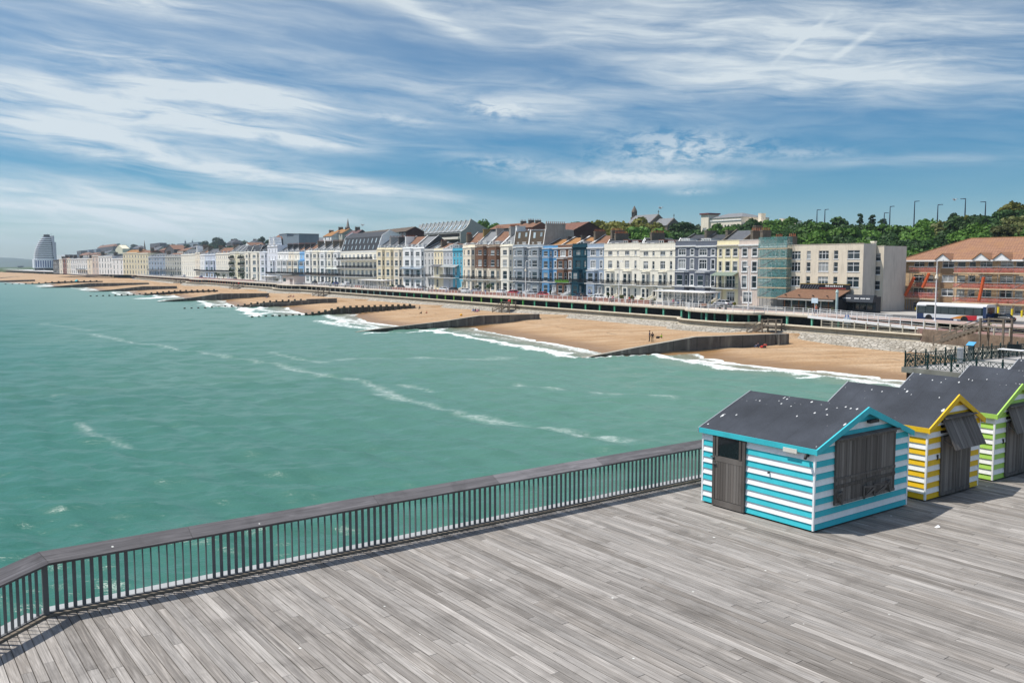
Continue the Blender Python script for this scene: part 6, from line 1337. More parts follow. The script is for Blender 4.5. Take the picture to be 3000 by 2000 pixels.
# big cream hall with a square tower
TH = 268; HALL = wallmat('hall_cream', (240, 228, 208)); s0, ze = at2(2080, 640, TH); s1 = at2(2172, 640, TH)[0]; wd = s0-s1; g0 = ze-11
o = thing('hall', 'large cream hall with a square red capped tower on the wooded hill', 'hall', W(s0, TH, g0), ROT)
mb = MB(); wl_ = [(wd*(.08+.105*k), .9, 5.0, 8.0, 'dark') for k in range(9)]; wall_panel(mb, o, (0, 0), (wd, 0), 0, 11, wl_); mb.face([(wd, 0, 0), (wd, 16, 0), (wd, 16, 11), (wd, 0, 11)]); mb.face([(0, 16, 0), (0, 0, 0), (0, 0, 11), (0, 16, 11)]); mb.face([(wd, 16, 0), (0, 16, 0), (0, 16, 11), (wd, 16, 11)]); mb.build('wall', HALL, o)
mb = MB(); zr = PT(2140, 626, TH+8)[1]-g0; r0, r1 = 2.5, wd-7; A = [(-.3, -.3, 10.9), (wd+.3, -.3, 10.9), (wd+.3, 16.3, 10.9), (-.3, 16.3, 10.9)]; mb.face([A[0], A[1], (r1, 8, zr), (r0, 8, zr)]); mb.face([A[1], A[2], (r1, 8, zr)]); mb.face([A[2], A[3], (r0, 8, zr), (r1, 8, zr)]); mb.face([A[3], A[0], (r0, 8, zr)]); mb.build('roof', SLATE2, o)
mb = MB(); mb.box(-.05, wd+.05, -.25, -.01, 9.6, 10.0); mb.build('cornice', TRIM, o)
tw = at2(2058, 640, TH)[0]-s0; zt = PT(2070, 629, TH)[1]-g0; mb = MB(); wall_panel(mb, o, (-tw, -.8), (-.01, -.8), 0, zt, [(tw/2, 2.2, zt-11, zt-5.5, 'tri')]); mb.face([(-.01, -.8, 0), (-.01, 5, 0), (-.01, 5, zt), (-.01, -.8, zt)]); mb.face([(-tw, 5, 0), (-tw, -.8, 0), (-tw, -.8, zt), (-tw, 5, zt)]); mb.face([(-.01, 5, 0), (-tw, 5, 0), (-tw, 5, zt), (-.01, 5, zt)]); mb.build('tower', HALL, o)
mb = MB(); mb.box(-tw-.5, .5, -1.3, 5.5, zt, zt+.6); mb.build('tower_roof', mat('tower_cap', (.16, .05, .05), .8, .1), o)
mb = MB(); mb.box(-tw-5, -tw-.01, .5, 8, 0, zt-9); mb.build('side_porch', HALL, o)
mb = MB(); mb.box(wd+.01, wd+14, 1, 12, -2, 8.2); mb.box(wd+14.01, wd+24, 2, 10, -2, 6.2); mb.build('low_wing', HALL, o)
for x, hgt in ((wd+5, 12.2), (wd+16, 9.6), (wd+23, 8.6)): stack(o, x, 5, 7.5, 6, hgt, HALL, 1.6, 0)
# ---- far hill houses on the left
fh = [('dark brick far block with a low red roof on the skyline', 286, 332, 724, 300, DKB, ('hip', TILE, 718), 0), ('yellow far villa with a gabled front on the hill', 339, 360, 729, 300, YFAR, ('cross', YFAR, 719), 1), ('stepped grey far block beside the dark brick one, left part', 226, 238, 735, 260, DKB, ('flat', LEAD, 0), 2), ('grey far block with stepped roofline, middle part', 240, 262, 733, 280, GRB, ('flat', LEAD, 0), 3), ('grey far block with stepped roofline, right part', 262, 283, 731, 290, GRB, ('flat', LEAD, 0), 4),
      ('small dark far house left of the slim spire', 389, 408, 727, 330, DKB, ('hip', SLATE, 721), 2), ('dark castle like far house with pointed turret on the skyline', 441, 470, 713, 380, DKB, ('flat', DSLATE, 0), 2), ('gabled brown brick far house below the skyline', 484, 511, 731, 200, DKB, ('cross', TILE, 719), 1), ('long grey far block on the skyline with two thin masts', 519, 582, 712, 420, GRB, ('flat', LEAD, 0), 8),
      ('red roofed far house with a white chimney', 466, 482, 733, 210, REDBRICK, ('gable', TILE, 727), 2), ('low brown roofed far house behind the stone grey terrace', 520, 545, 735, 190, PK, ('gable', TILE, 728), 3), ('pale far house with grey roof left of the gabled brick one', 440, 462, 733, 220, STN, ('gable', SLATE, 724), 2), ('red brown far house behind the yellow mansion block', 395, 412, 738, 200, REDBRICK, ('hip', TILE, 732), 2), ('grey roofed far house above the white far building', 300, 318, 741, 200, STN, ('gable', SLATE, 735), 2), ('white flat topped far house behind the white front', 318, 331, 744, 190, WH, ('flat', LEAD, 0), 2),
      ('brown roofed far house under the stepped grey block', 232, 256, 748, 190, STN, ('gable', TILE, 741), 2), ('red roofed far house low behind the pink front', 258, 282, 746, 190, PK, ('gable', TILE, 741), 2), ('dark pitched far house at the hill foot by the white corner hotel', 548, 572, 727, 200, DKB, ('gable', SLATE, 720), 2), ('white gabled far house on the wooded skyline', 716, 732, 720, 230, WH, ('cross', TILE, 712), 1), ('dark far villa with chimneys on the wooded skyline', 664, 684, 712, 330, DKB, ('hip', DSLATE, 703), 2), ('brown far villa among trees above the end house', 728, 748, 711, 320, REDBRICK, ('hip', DSLATE, 703), 2)]
for lb, a, b, y, t_, wl2, rf, nw in fh: block(lb, a, b, y, t_, wl2, rf, nw=nw, nr=2, depth=14, name='far_house', group='houses on the far hill', chim=[(.2, .9)] if rf[0] in ('gable', 'hip') else ())
for lb, px in (('thin mast on the long grey far block, left one', 543), ('thin mast on the long grey far block, right one', 564)):
    s, z = PT(px, 712, 425); mb = MB(); mb.box(-1.2, 1.2, -1.2, 1.2, 0, 4.5); mb.bar((0, 0, 4.5), (0, 0, 8), .3); q = mb.build('roof_mast', GRB); q.location = W(s, 425, z-.3); tag(q, lb, 'mast')
# ---- ship shaped white tower at the far end
dT = ray(100, 760)*(1335./ray(100, 760)[1]); zt = CZ+1335*(774-684)/FPX; wd = 30.5
o = thing('ship_shaped_tower', 'tall white ship shaped apartment tower with banded balconies at the far end', 'apartment tower', (dT[0], dT[1], BASE-1), math.atan2(N[1], N[0])); H = zt-BASE+1
TW = wallmat('tower_white', (226, 230, 236)); mb = MB(); mb.box(.5, wd-.5, .5, 40, 0, H*.08); mb.build('ground_floor', GLASSD, o)
def rnd_rect(x0, x1, y0, y1, r=3.5):
    return [(x0+r, y0), (x1-r*.4, y0), (x1, y0+r*.4), (x1, y1), (x0, y1), (x0, y0+r)]
mb = MB(); mb.prism(rnd_rect(0, wd, 0, 40), H*.08, H*.315); mb.build('base_storeys', TW, o)
for k in range(9):
    mb = MB(); x = wd*(.045+.105*k); mb.box(x+.3, x+wd*.055, -.12, -.003, H*.10, H*.28); mb.build('window_strip', mat('blue_glass', (.03, .07, .22), .1, .1), o)
nfl = 11
for k in range(nfl):
    z = H*(.315+.056*k); f = k/(nfl-1); xl = wd*(.04+.38*f**2.1); xr = wd*(.97-.09*f); yb_ = 4*f
    mb = MB(); mb.prism(rnd_rect(xl+1.5, xr, 2.0+yb_, 38), z+.003, z+H*.056); mb.build('floor_block', mat('tower_glass', (.06, .07, .085), .3, .2, 1), o)
    mb = MB(); mb.prism(rnd_rect(xl, wd*(.84-.05*f), yb_, 30), z+.001, z+H*.034); mb.build('balcony_band', TW, o)
mb = MB(); mb.prism(rnd_rect(wd*.84, wd*.995, 1.2, 36, 1.5), H*.31, H*.78); mb.prism(rnd_rect(wd*.80, wd*.93, 3.2, 34, 1.5), H*.78, H*.95); mb.build('stair_wing', wallmat('tower_grey', (190, 194, 204)), o)
mb = MB(); mb.box(wd*.5, wd*.75, 8, 20, H*.93, H*.985); mb.build('roof_house', DGREY, o)
for fx in (.66, .82): mb = MB(); mb.bar((wd*fx, 12, H*.95), (wd*fx, 12, H*1.03), .25, .1); mb.build('mast', GRB, o)
s0, z = PT(160, 745, 150); s1 = PT(190, 745, 150)[0]; mb = MB(); wd = s0-s1; mb.box(0, wd, 0, 20, 0, z-BASE-2); q = mb.build('far_block', wallmat('far_pale', (200, 206, 210))); q.location = W(s0, 150, BASE); q.rotation_euler = (0, 0, ROT); tag(q, 'flat roofed pale far block right behind the ship shaped tower', 'apartment block')
# far sea wall with a white top, beach level sheds and clutter
pts = [onz(x, y, 3.9) for x, y in ((8, 789.5), (66, 791.5), (155, 797), (205, 801), (255, 804))]
o = thing('far_sea_wall', 'long far sea wall with white top edge above the distant beach', 'sea wall', (0, 0, 0)); mb = MB(); m2 = MB()
for a, b in zip(pts[:-1], pts[1:]):
    a, b = Vector((a[0], a[1], 0)), Vector((b[0], b[1], 0)); up = lambda p, z: p+Vector((0, 0, z)); k = nn_*14
    mb.hexa([up(a, -1), up(b, -1), up(b+k, -1), up(a+k, -1), up(a, 3.4), up(b, 3.4), up(b+k, 3.4), up(a+k, 3.4)]); m2.hexa([up(a-nn_*.6, 3.402), up(b-nn_*.6, 3.402), up(b+k, 3.402), up(a+k, 3.402), up(a-nn_*.6, 4.6), up(b-nn_*.6, 4.6), up(b+k, 4.6), up(a+k, 4.6)])
mb.build('wall', mat('far_wall', (.33, .30, .27), .9, .25, .1), o); m2.build('white_top', WHITE, o)
for lb, px, py, w_, h_, d_, c_ in (('low red roofed beach kiosk far along the front', 265, 804, 9, 4.5, 5, (.45, .03, .03)), ('small orange fronted beach stall beside the red kiosk', 281, 808, 5, 3.5, 4, (.55, .20, .03)), ('cream painted beach hut stall in the middle of the far clutter', 331, 811, 7, 3.2, 4, (.55, .48, .32)), ('dark far beach shed beside the cream stall', 345, 809, 4, 4.2, 4, (.05, .05, .07)), ('white beach shed with a sloping roof by the end of the covered walk', 388, 814, 8, 3.6, 4, (.66, .66, .66)), ('tall white kiosk at the landing of the covered walk', 376, 808, 3.5, 6, 3, (.68, .68, .68)), ('white panelled low building at the back of the far beach', 232, 806, 26, 3.2, 5, (.62, .62, .64)), ('dark flat roofed pavilion with an overhanging roof near the tower', 52, 786, 40, 7, 14, (.06, .09, .09))):
    p = onz(px, py, 2.2); D = math.hypot(p[0], p[1]); mb = MB(); mb.box(-w_/2, w_/2, 0, d_, 0, h_); mb.hexa([(-w_/2-.5, -.8, h_+.002), (w_/2+.5, -.8, h_+.002), (w_/2+.5, d_+.3, h_+.002), (-w_/2-.5, d_+.3, h_+.002), (-w_/2-.5, -.8, h_+.3), (w_/2+.5, -.8, h_+.3), (w_/2+.5, d_+.3, h_+.9), (-w_/2-.5, d_+.3, h_+.9)]); mb.box(-w_*.3, w_*.1, -.05, -.002, .2, h_*.7, 1)
    q = mb.build('beach_kiosk', [mat('kiosk_'+lb[:14].replace(' ', '_'), c_, .6, .1), GLASSD]); q.location = (p[0], p[1], 1.6); q.rotation_euler = (0, 0, ROT); tag(q, lb, 'kiosk')
# ================================================================== BRICK APARTMENTS WITH SCAFFOLDING (right)
TB = 152.; s0, ze = PT(2648, 764, TB); s1 = s0-78
BB = 4.2; o = thing('apartment_block', 'tan brick apartment block with a wide brown tiled hip roof and red scaffold netting', 'apartment block', W(s0, TB, BB), ROT); wd = s0-s1; h = ze-BB
def lx(px, t=TB): return s0-PT(px, 850, t)[0]
TAN = mat('tan_brick', (.50, .36, .22), .9, .15, 2, bump=.15, fine=.15, dirt=.1); TAN2 = mat('dark_tan_brick', (.30, .19, .11), .9, .15, 2, bump=.15, fine=.15)
rowz = [(PT(2785, b, TB)[1]-BB, PT(2785, a, TB)[1]-BB) for a, b in ((766, 784), (806, 825.5), (846, 867), (889, 910))]
cols_ = [(lx(2690), 2.1, 'case'), (lx(2724), 1.2, 'case0'), (lx(2775), 2.3, 'case'), (lx(2814), 1.5, 'case0'), (lx(2846), 1.2, 'case0'), (lx(2886), 2.2, 'case'), (lx(2946), 2.2, 'case'), (lx(2985), 1.3, 'case0'), (lx(3040), 2.1, 'case'), (lx(3090), 1.3, 'case0')]
wins = [(c, w_, a, b, 'case' if st_ == 'case' else 'dark') for c, w_, st_ in cols_ for a, b in rowz]
mb = MB(); wall_panel(mb, o, (0, 0), (wd, 0), -1, h, wins); mb.face([(wd, 0, -1), (wd, 16, -1), (wd, 16, h), (wd, 0, h)]); mb.face([(0, 16, -1), (0, 0, -1), (0, 0, h), (0, 16, h)]); mb.face([(wd, 16, -1), (0, 16, -1), (0, 16, h), (wd, 16, h)]); mb.build('wall', TAN, o)
for c, w_, st_ in cols_[2:3]+cols_[5:7]:
    for (a0, b0), (a1, b1) in zip(rowz[1:], rowz[:-1]): mb = MB(); mb.box(c-w_/2-.2, c+w_/2+.2, -.05, -.003, b0+.08, a1-.2); mb.build('brick_panel', TAN2, o)
zr = PT(2850, 698, TB+9)[1]-BB; e = .8; xh = lx(2838, TB+9); mb = MB(); A = [(-e, -e, h+.05), (wd+e, -e, h+.05), (wd+e, 18.5, h+.05), (-e, 18.5, h+.05)]; P1, P2 = (xh, 9, zr), (wd-9, 9, zr)
mb.face([A[0], A[1], P2, P1]); mb.face([A[1], A[2], P2]); mb.face([A[2], A[3], P1, P2]); mb.face([A[3], A[0], P1])
def tilemat():
    m = bpy.data.materials.new('orange_brown_tiles'); m.use_nodes = True; t = NT(m.node_tree); b = t.n['Principled BSDF']; tc = t.new('ShaderNodeTexCoord'); x, y, z = t.sep(tc.outputs['Object'])
    br = t.new('ShaderNodeTexBrick'); t.l.new(t.xyz(x, t.math('MULTIPLY', z, 1.5), 0), br.inputs['Vector']); br.inputs['Scale'].default_value = 1; br.inputs['Brick Width'].default_value = .5; br.inputs['Row Height'].default_value = .42; br.inputs['Mortar Size'].default_value = .03
    br.inputs['Color1'].default_value = (.30, .155, .085, 1); br.inputs['Color2'].default_value = (.25, .122, .066, 1); br.inputs['Mortar'].default_value = (.10, .045, .03, 1)
    c = t.mix(t.mr(t.noise(tc.outputs['Object'], .35, 5, .6), .45, .7, 0, .6), br.outputs[0], (.30, .15, .06)); t.l.new(c, b.inputs['Base Color']); b.inputs['Roughness'].default_value = .85
    bp = t.new('ShaderNodeBump'); bp.inputs['Strength'].default_value = .5; bp.inputs['Distance'].default_value = .06; t.l.new(br.outputs['Fac'], bp.inputs['Height']); bp.invert = True; t.l.new(bp.outputs[0], b.inputs['Normal']); return m
TILES = tilemat(); rf = mb.build('roof', TILES, o)
mb = MB(); mb.beam((-e, -e, h+.12), P1, .3, .16); mb.beam(P1, P2, .3, .16); mb.build('ridge_tiles', mat('ridge', (.32, .17, .09), .8, .2), rf)
mb = MB(); mb.box(-e, wd+e, -e-.1, -e, h-.15, h+.12); mb.box(-e-.1, -e, -e, 18, h-.15, h+.12); mb.build('gutter_board', WHITE, o)
for px, pw in ((2769, 38), (2880, 40), (2940, 40), (3030, 40)):
    c = lx(px); w_ = pw/27.; zz = h+w_*.8; mb = MB(); mb.face([(c-w_, -1.15, h+.1), (c+w_, -1.15, h+.1), (c, -1.15, zz)]); mb.face([(c-w_, -1.15, h-.05), (c+w_, -1.15, h-.05), (c+w_, -1.15, h+.1), (c-w_, -1.15, h+.1)]); g = mb.build('gablet', WHITE, o)
    mb = MB(); mb.hexa([(c-w_-.1, -1.3, h+.1), (c, -1.3, zz+.08), (c, 5, zz+.08), (c-w_-.1, 2, h+.1), (c-w_-.1, -1.3, h+.2), (c, -1.3, zz+.2), (c, 5, zz+.2), (c-w_-.1, 2, h+.2)]); mb.hexa([(c, -1.3, zz+.08), (c+w_+.1, -1.3, h+.1), (c+w_+.1, 2, h+.1), (c, 5, zz+.08), (c, -1.3, zz+.2), (c+w_+.1, -1.3, h+.2), (c+w_+.1, 2, h+.2), (c, 5, zz+.2)]); mb.build('gablet_roof', TILES, g)
def netmat(name, col, dens):
    m = bpy.data.materials.new(name); m.use_nodes = True; t = NT(m.node_tree); b = t.n['Principled BSDF']; tc = t.new('ShaderNodeTexCoord')
    b.inputs['Base Color'].default_value = (*col, 1); b.inputs['Roughness'].default_value = .7
    t.l.new(t.mr(t.noise(tc.outputs['Object'], 1.6, 5, .65), .3, .7, dens-.2, dens+.2), b.inputs['Alpha']); return m
REDNET = netmat('red_netting', (.64, .17, .13), .24); TEALNET = netmat('teal_netting', (.10, .29, .28), .32)
TUBE = mat('scaffold_tube', (.30, .30, .31), .4, .15, 2, metal=.5); BOARD = mat('scaffold_board', (.52, .40, .26), .85, .2, 1)
PXZ = [(2785, 793), (2785, 832), (2785, 874)]
def scaffold(label, xa, xb, t, zs, base, top, net, neth, step=2.4, dep=.85, brace=True, face=None, netfull=False):
    """scaffold along the wall between photo columns; zs = lift heights"""
    sa, sb = PT(xa, 850, t)[0], PT(xb, 850, t)[0]; L = sa-sb; o = thing('scaffolding', label, 'scaffold', W(sa, t, base), ROT)
    n = max(2, round(L/step)); pm_ = MB(); pm_.bar((0, 0, 0), (0, 0, top-base), .045, n=6); pm_ = pm_.mesh('pole', TUBE)
    for k in range(n+1):
        for y in (0, dep): link('pole', pm_, o, (L*k/n, y, 0))
    for j, z in enumerate(zs):
        z -= base; mb = MB(); mb.box(-.2, L+.2, -.14, dep-.05, z-.2, z); mb.build('boards', BOARD, o)
        mb = MB()
        for y in (-.06, dep+.06):
            for dz_ in (-.12, .5, 1.0): mb.bar((-.3, y, z+dz_), (L+.3, y, z+dz_), .035)
        mb.build('ledgers', TUBE, o)
        nm = MB(); zt2 = z+neth if not netfull else (zs[j+1]-base-.2 if j+1 < len(zs) else z+2.2)
        nm.box(-.1, L+.1, -.10, -.09, z+.02, zt2); nm.box(L+.1, L+.11, -.08, dep, z+.02, zt2); nm.build('netting', net, o)
    if brace:
        mb = MB()
        for j in range(len(zs)):
            z0 = 0 if j == 0 else zs[j-1]-base; z1 = zs[j]-base
            for k in range(0, n, 4): mb.bar((L*k/n, -.12, z0), (L*min(k+2, n)/n, -.12, z1), .035); 
        mb.build('braces', TUBE, o)
    return o
lift = [PT(2785, y, TB-1.6)[1] for y in (884, 843, 798)]
scaffold('scaffolding with red netting on the main front of the tan brick block', 2795, 3060, TB-1.2, lift, BB, PT(2785, 786, TB-1.6)[1]+.6, REDNET, .8, 2.5)
scaffold('short bay of scaffolding with red netting at the left end of the tan brick block', 2664, 2738, TB-1.2, lift[1:], BB, PT(2700, 788, TB-1.6)[1]+.6, REDNET, .8, 2.4)
scaffold('low projecting scaffold deck with red netting beside the grey gable wall', 2619, 2738, TB-3.2, [PT(2680, 873, TB-3.2)[1]], BB, PT(2680, 850, TB-3.2)[1], REDNET, 1.1, 2.6)
mb = MB()
for (xa, ya), (xb, yb_) in (((2652, 866), (2678, 812)), ((2703, 842), (2722, 800)), ((2868, 880), (2882, 812))):
    mb.beam(at(xa, ya, TB-3.4)-at(2660, 850, TB-3.4), at(xb, yb_, TB-3.4)-at(2660, 850, TB-3.4), .45, .35)
q = mb.build('rubbish_chute', mat('chute_orange', (.55, .10, .03), .6, .15)); q.location = at(2660, 850, TB-3.4); tag(q, 'orange red rubbish chutes slanting down the scaffolding of the brick block', 'rubbish chute')
scaffold('tall scaffolding wrapped in teal netting on the grey rendered house', 2221, 2302, 137.2, [PT(2260, y, 137.2)[1] for y in (871, 841, 812, 784, 756, 727)], 4.75, PT(2260, 712, 137.2)[1], TEALNET, 2.2, 2.2, 1.4, True, netfull=True)
# ---- restaurant and dark shop on the ground floor of the buff block
s0, zt = PT(2283, 868, 133.5); s1 = PT(2446, 868, 133.5)[0]; wd = s0-s1; o = thing('restaurant', 'low restaurant front with a brown tiled lean-to roof and long dark sign', 'restaurant', W(s0, 133.5, BASE-.1), ROT)
mb = MB(); hz = zt-BASE+.4
mb.hexa([(-.4, -.5, hz-.55), (wd+.4, -.5, hz-.55), (wd-.2, 4.6, hz+1.05), (.6, 4.6, hz+1.05), (-.4, -.5, hz-.43), (wd+.4, -.5, hz-.43), (wd-.2, 4.6, hz+1.17), (.6, 4.6, hz+1.17)]); mb.build('roof', mat('brown_shingle', (.16, .085, .05), .85, .25, 2, bump=.3, fine=.2), o)
mb = MB(); mb.box(0, wd, -.45, -.38, hz-.85, hz-.56); mb.build('fascia', mat('fascia_pale', (.5, .47, .42), .7), o)
mb = MB(); mb.box(.2, wd-.2, .9, 5, 0, hz-.56); mb.build('front_wall', mat('restaurant_dark', (.045, .04, .038), .7, .3), o)
for k in range(7):
    mb = MB(); x = .8+k*(wd-1.6)/6.6; mb.box(x, x+(wd-1.6)/6.6-.35, .83, .89, .5, hz-.8); mb.build('window', GLASSD, o)
    mb = MB(); mb.box(x-.32, x-.06, .80, .89, 0, hz-.6); mb.build('pilaster', (mat('warm_wood', (.28, .11, .04), .6), CR2)[k % 2], o)
mb = MB(); z = hz+1.1; mb.box(1.2, wd-.3, 4.4, 4.6, z, z+1.0); sg = mb.build('sign_board', mat('sign_black', (.012, .013, .018), .5), o)
mb = MB(); mb.box(1.15, wd-.25, 4.36, 4.62, z+1.0, z+1.07); mb.box(1.15, wd-.25, 4.36, 4.62, z-.07, z); mb.build('sign_edge', mat('sign_gold', (.45, .30, .06), .5), sg)
rg = random.Random(11); mb = MB(); x = wd*.56                        # lettering too small to read in the photo: a line of small white marks, a red line below
while x < wd*.86: a = rg.uniform(.10, .28); mb.box(x, x+a, 4.385, 4.395, z+.55, z+.55+rg.choice((.22, .3))); x += a+rg.choice((.06, .06, .18))
mb.build('lettering', WHITE, sg); mb = MB(); x = wd*.45
while x < wd*.9: a = rg.uniform(.1, .3); mb.box(x, x+a, 4.385, 4.395, z+.15, z+.34); x += a+.1
mb.build('small_lettering', mat('sign_red', (.4, .06, .04), .5), sg); mb = MB(); x = 1.6
while x < wd*.42: mb.beam((x, 4.37, z+.15), (x+.5, 4.37, z+.85), .05, .16); x += .6
mb.build('sign_pattern', mat('sign_grey', (.09, .10, .12), .5), sg)
for k in range(4): mb = MB(); mb.bar((wd*(.13+.25*k), -.3, hz+.1), (wd*(.13+.25*k), .1, hz+.0), .12); mb.build('roof_lamp', IRON, o)
s0, zt = PT(2455, 866, 136.6); s1 = PT(2562, 866, 136.6)[0]; wd = s0-s1; o = thing('shop_front', 'dark grey shop front with a deep awning fascia on the buff block corner', 'shop', W(s0, 136.6, BASE), ROT); hz = zt-BASE; AN = mat('anthracite', (.035, .04, .048), .5, .08)
mb = MB(); mb.box(0, wd, .5, 1.85, 0, hz); mb.build('front_wall', AN, o); mb = MB(); mb.hexa([(-.1, -.6, hz-1.0), (wd+.1, -.6, hz-1.0), (wd+.1, .49, hz-1.0), (-.1, .49, hz-1.0), (-.1, -.2, hz+.3), (wd+.1, -.2, hz+.3), (wd+.1, .49, hz+.3), (-.1, .49, hz+.3)]); mb.build('awning', AN, o)
for k in range(5): mb = MB(); x = .4+k*(wd-.8)/5; mb.box(x, x+(wd-.8)/5-.25, .44, .49, .4, hz-1.3); mb.build('window', GLASSD, o)
mb = MB(); rg = random.Random(4)
for x0, n_ in ((.25, 9), (.58, 5), (.75, 5), (.9, 4)):
    x = wd*x0-.6
    for q in range(n_): mb.hexa([(x, -.46, hz-.45), (x+.14, -.46, hz-.45), (x+.14, -.44, hz-.45), (x, -.44, hz-.45), (x, -.41, hz-.25), (x+.14, -.41, hz-.25), (x+.14, -.39, hz-.25), (x, -.39, hz-.25)]); x += .2
mb.build('lettering', WHITE, o)
# ================================================================== TREES
def leafmat(name, c0, c1):
    m = bpy.data.materials.new(name); m.use_nodes = True; t = NT(m.node_tree); b = t.n['Principled BSDF']; g = t.new('ShaderNodeNewGeometry'); oi = t.new('ShaderNodeObjectInfo'); tc = t.new('ShaderNodeTexCoord')
    c = t.mix(g.outputs['Random Per Island'], c0, c1); c = t.mix(t.mr(t.noise(tc.outputs['Object'], .45, 3), .4, .65, 0, .6), c, tuple(v*1.3 for v in c1))
    v = t.mr(oi.outputs['Random'], 0, 1, .72, 1.28); c = t.mix(1.0, c, t.xyz(t.math('MULTIPLY', v, 1.03), v, v), 'MULTIPLY')
    t.l.new(c, b.inputs['Base Color']); b.inputs['Roughness'].default_value = .6; b.inputs['Specular IOR Level'].default_value = .2
    tr = t.new('ShaderNodeBsdfTranslucent'); t.l.new(c, tr.inputs[0]); mx = t.new('ShaderNodeMixShader'); mx.inputs[0].default_value = .22; t.l.new(b.outputs[0], mx.inputs[1]); t.l.new(tr.outputs[0], mx.inputs[2]); t.l.new(mx.outputs[0], t.n['Material Output'].inputs[0]); return m
LEAFS = {'bright': leafmat('leaf_bright', (.042, .112, .014), (.10, .20, .030)), 'dark': leafmat('leaf_dark', (.018, .052, .013), (.046, .098, .024)), 'olive': leafmat('leaf_olive', (.095, .108, .014), (.19, .19, .034)), 'far': leafmat('leaf_far', (.016, .042, .018), (.035, .075, .030)), 'brown': leafmat('leaf_brown', (.066, .080, .022), (.13, .145, .045))}
BARK = mat('bark', (.055, .045, .035), .95, .3, 3)
def crownmesh(seed, sq, nblob, nleaf, lf, tall=1.):
    """crown about 1 m in radius made of leaf clumps on many small lobes"""
    rg = np.random.RandomState(seed); lobes = []
    for k in range(nblob):
        while True:
            p = rg.uniform(-1, 1, 3)
            if np.linalg.norm(p) < 1: break
        p = p/max(.2, np.linalg.norm(p))*rg.uniform(.35, .78); p[2] *= sq*tall; lobes.append((p, rg.uniform(.24, .42)))
    mb = MB()
    for k in range(nleaf):
        p, r = lobes[rg.randint(nblob)]; d = rg.normal(size=3); d /= np.linalg.norm(d); d[2] = abs(d[2])*.8+d[2]*.2
        c = p+d*r*np.array([1, 1, .8])*rg.uniform(.78, 1.06); nrm = d+rg.normal(size=3)*.45; nrm /= np.linalg.norm(nrm); a = np.cross(nrm, rg.normal(size=3)); a /= np.linalg.norm(a); b = np.cross(nrm, a); s = lf*rg.uniform(.6, 1.25)
        mb.face([c-a*s-b*s*.5, c-b*s*.75+a*.2*s, c+a*s-b*s*.3, c+a*s*.5+b*s*.8, c-a*s*.5+b*s*.7])
    return mb
PROTO = {}
def tree(kind, shape, loc, r, label, group, name='tree', hgt=None):
    key = (kind, shape)
    if key not in PROTO:
        sd = hash((len(PROTO), 3)) % 1000; k = int(shape[-1]); 
        if shape.startswith('round'): mb = crownmesh(40+k, .85, 30, 2600, .08)
        elif shape.startswith('tall'): mb = crownmesh(60+k, 1.0, 24, 1500, .13, 1.7)
        else: mb = crownmesh(80+k, .65, 26, 2200, .08)
        if shape.startswith('tall'):
            for q in range(len(mb.v)): x, y, z = mb.v[q]; mb.v[q] = (x*.9, y*.9, z*1.4)
        tk = MB(); tk.bar((0, 0, -2.2), (.02, 0, -.2), .09, .06, 7); 
        for a in range(5): g = a*1.26; tk.bar((.02, 0, -.5+.06*a), (.45*math.cos(g), .45*math.sin(g), .15+.05*a), .04, .015, 5)
        PROTO[key] = (mb.mesh('crown', LEAFS[kind]), tk.mesh('trunk', BARK))
    o = thing(name, label, 'tree', loc, random.uniform(0, 6.28), group); o.scale = (r, r, r if hgt is None else hgt)
    link('crown', PROTO[key][0], o); link('trunk', PROTO[key][1], o); return o
ORD = ['first', 'second', 'third', 'fourth', 'fifth', 'sixth', 'seventh', 'eighth', 'ninth', 'tenth', 'eleventh', 'twelfth', 'thirteenth', 'fourteenth', 'fifteenth', 'sixteenth', 'seventeenth', 'eighteenth', 'nineteenth', 'twentieth']
def ptree(px, ytop, t, wpx, kind, shape, label, group, tallf=1.):
    """tree whose crown top meets photo row ytop at setback t, crown wpx photo pixels wide"""
    s, z = PT(px, ytop, t); D = np.linalg.norm(W(s, t, 0)); r = wpx/2/FPX*D; k = .85 if shape.startswith('round') else (2.7 if shape.startswith('tall') else .65)
    return tree(kind, shape, W(s, t, z-r*k*tallf*.84), r, label, group, hgt=r*tallf)
GW = 'trees on the wooded hill'
for px, y, t_, wp_, kd, shp, lb in [(1416, 645, 215, 120, 'bright', 'round1', 'big round green tree above the brown tiled houses'), (1698, 646, 235, 100, 'dark', 'round2', 'dark green round tree left of the olive trees below the church'), (1762, 643, 215, 125, 'olive', 'round3', 'olive green tree left of the church, lower crown'), (1722, 664, 200, 100, 'bright', 'flat1', 'bright green low tree in front of the left olive tree'), (1852, 637, 220, 140, 'olive', 'round1', 'widest olive green tree right below the church turret'), (1908, 646, 215, 115, 'olive', 'round2', 'olive green tree right below the church nave'), (1872, 662, 196, 125, 'bright', 'round3', 'dark leafy tree in front of the olive trees'), (1815, 668, 192, 100, 'olive', 'flat2', 'low olive tree behind the chimney rows'), (1948, 672, 215, 90, 'dark', 'round1', 'dark tree right under the chancel of the church'), (1988, 662, 235, 110, 'dark', 'flat1', 'dark spreading tree between the church and the cream hall'), (2025, 658, 270, 80, 'far', 'flat2', 'far dark tree just left of the cream hall'), (1932, 682, 190, 120, 'bright', 'flat1', 'low green tree behind the long cream house'), (2012, 678, 190, 120, 'dark', 'flat2', 'low dark tree behind the slate blue pair')]:
    ptree(px, y, t_, wp_, kd, shp, lb, GW)
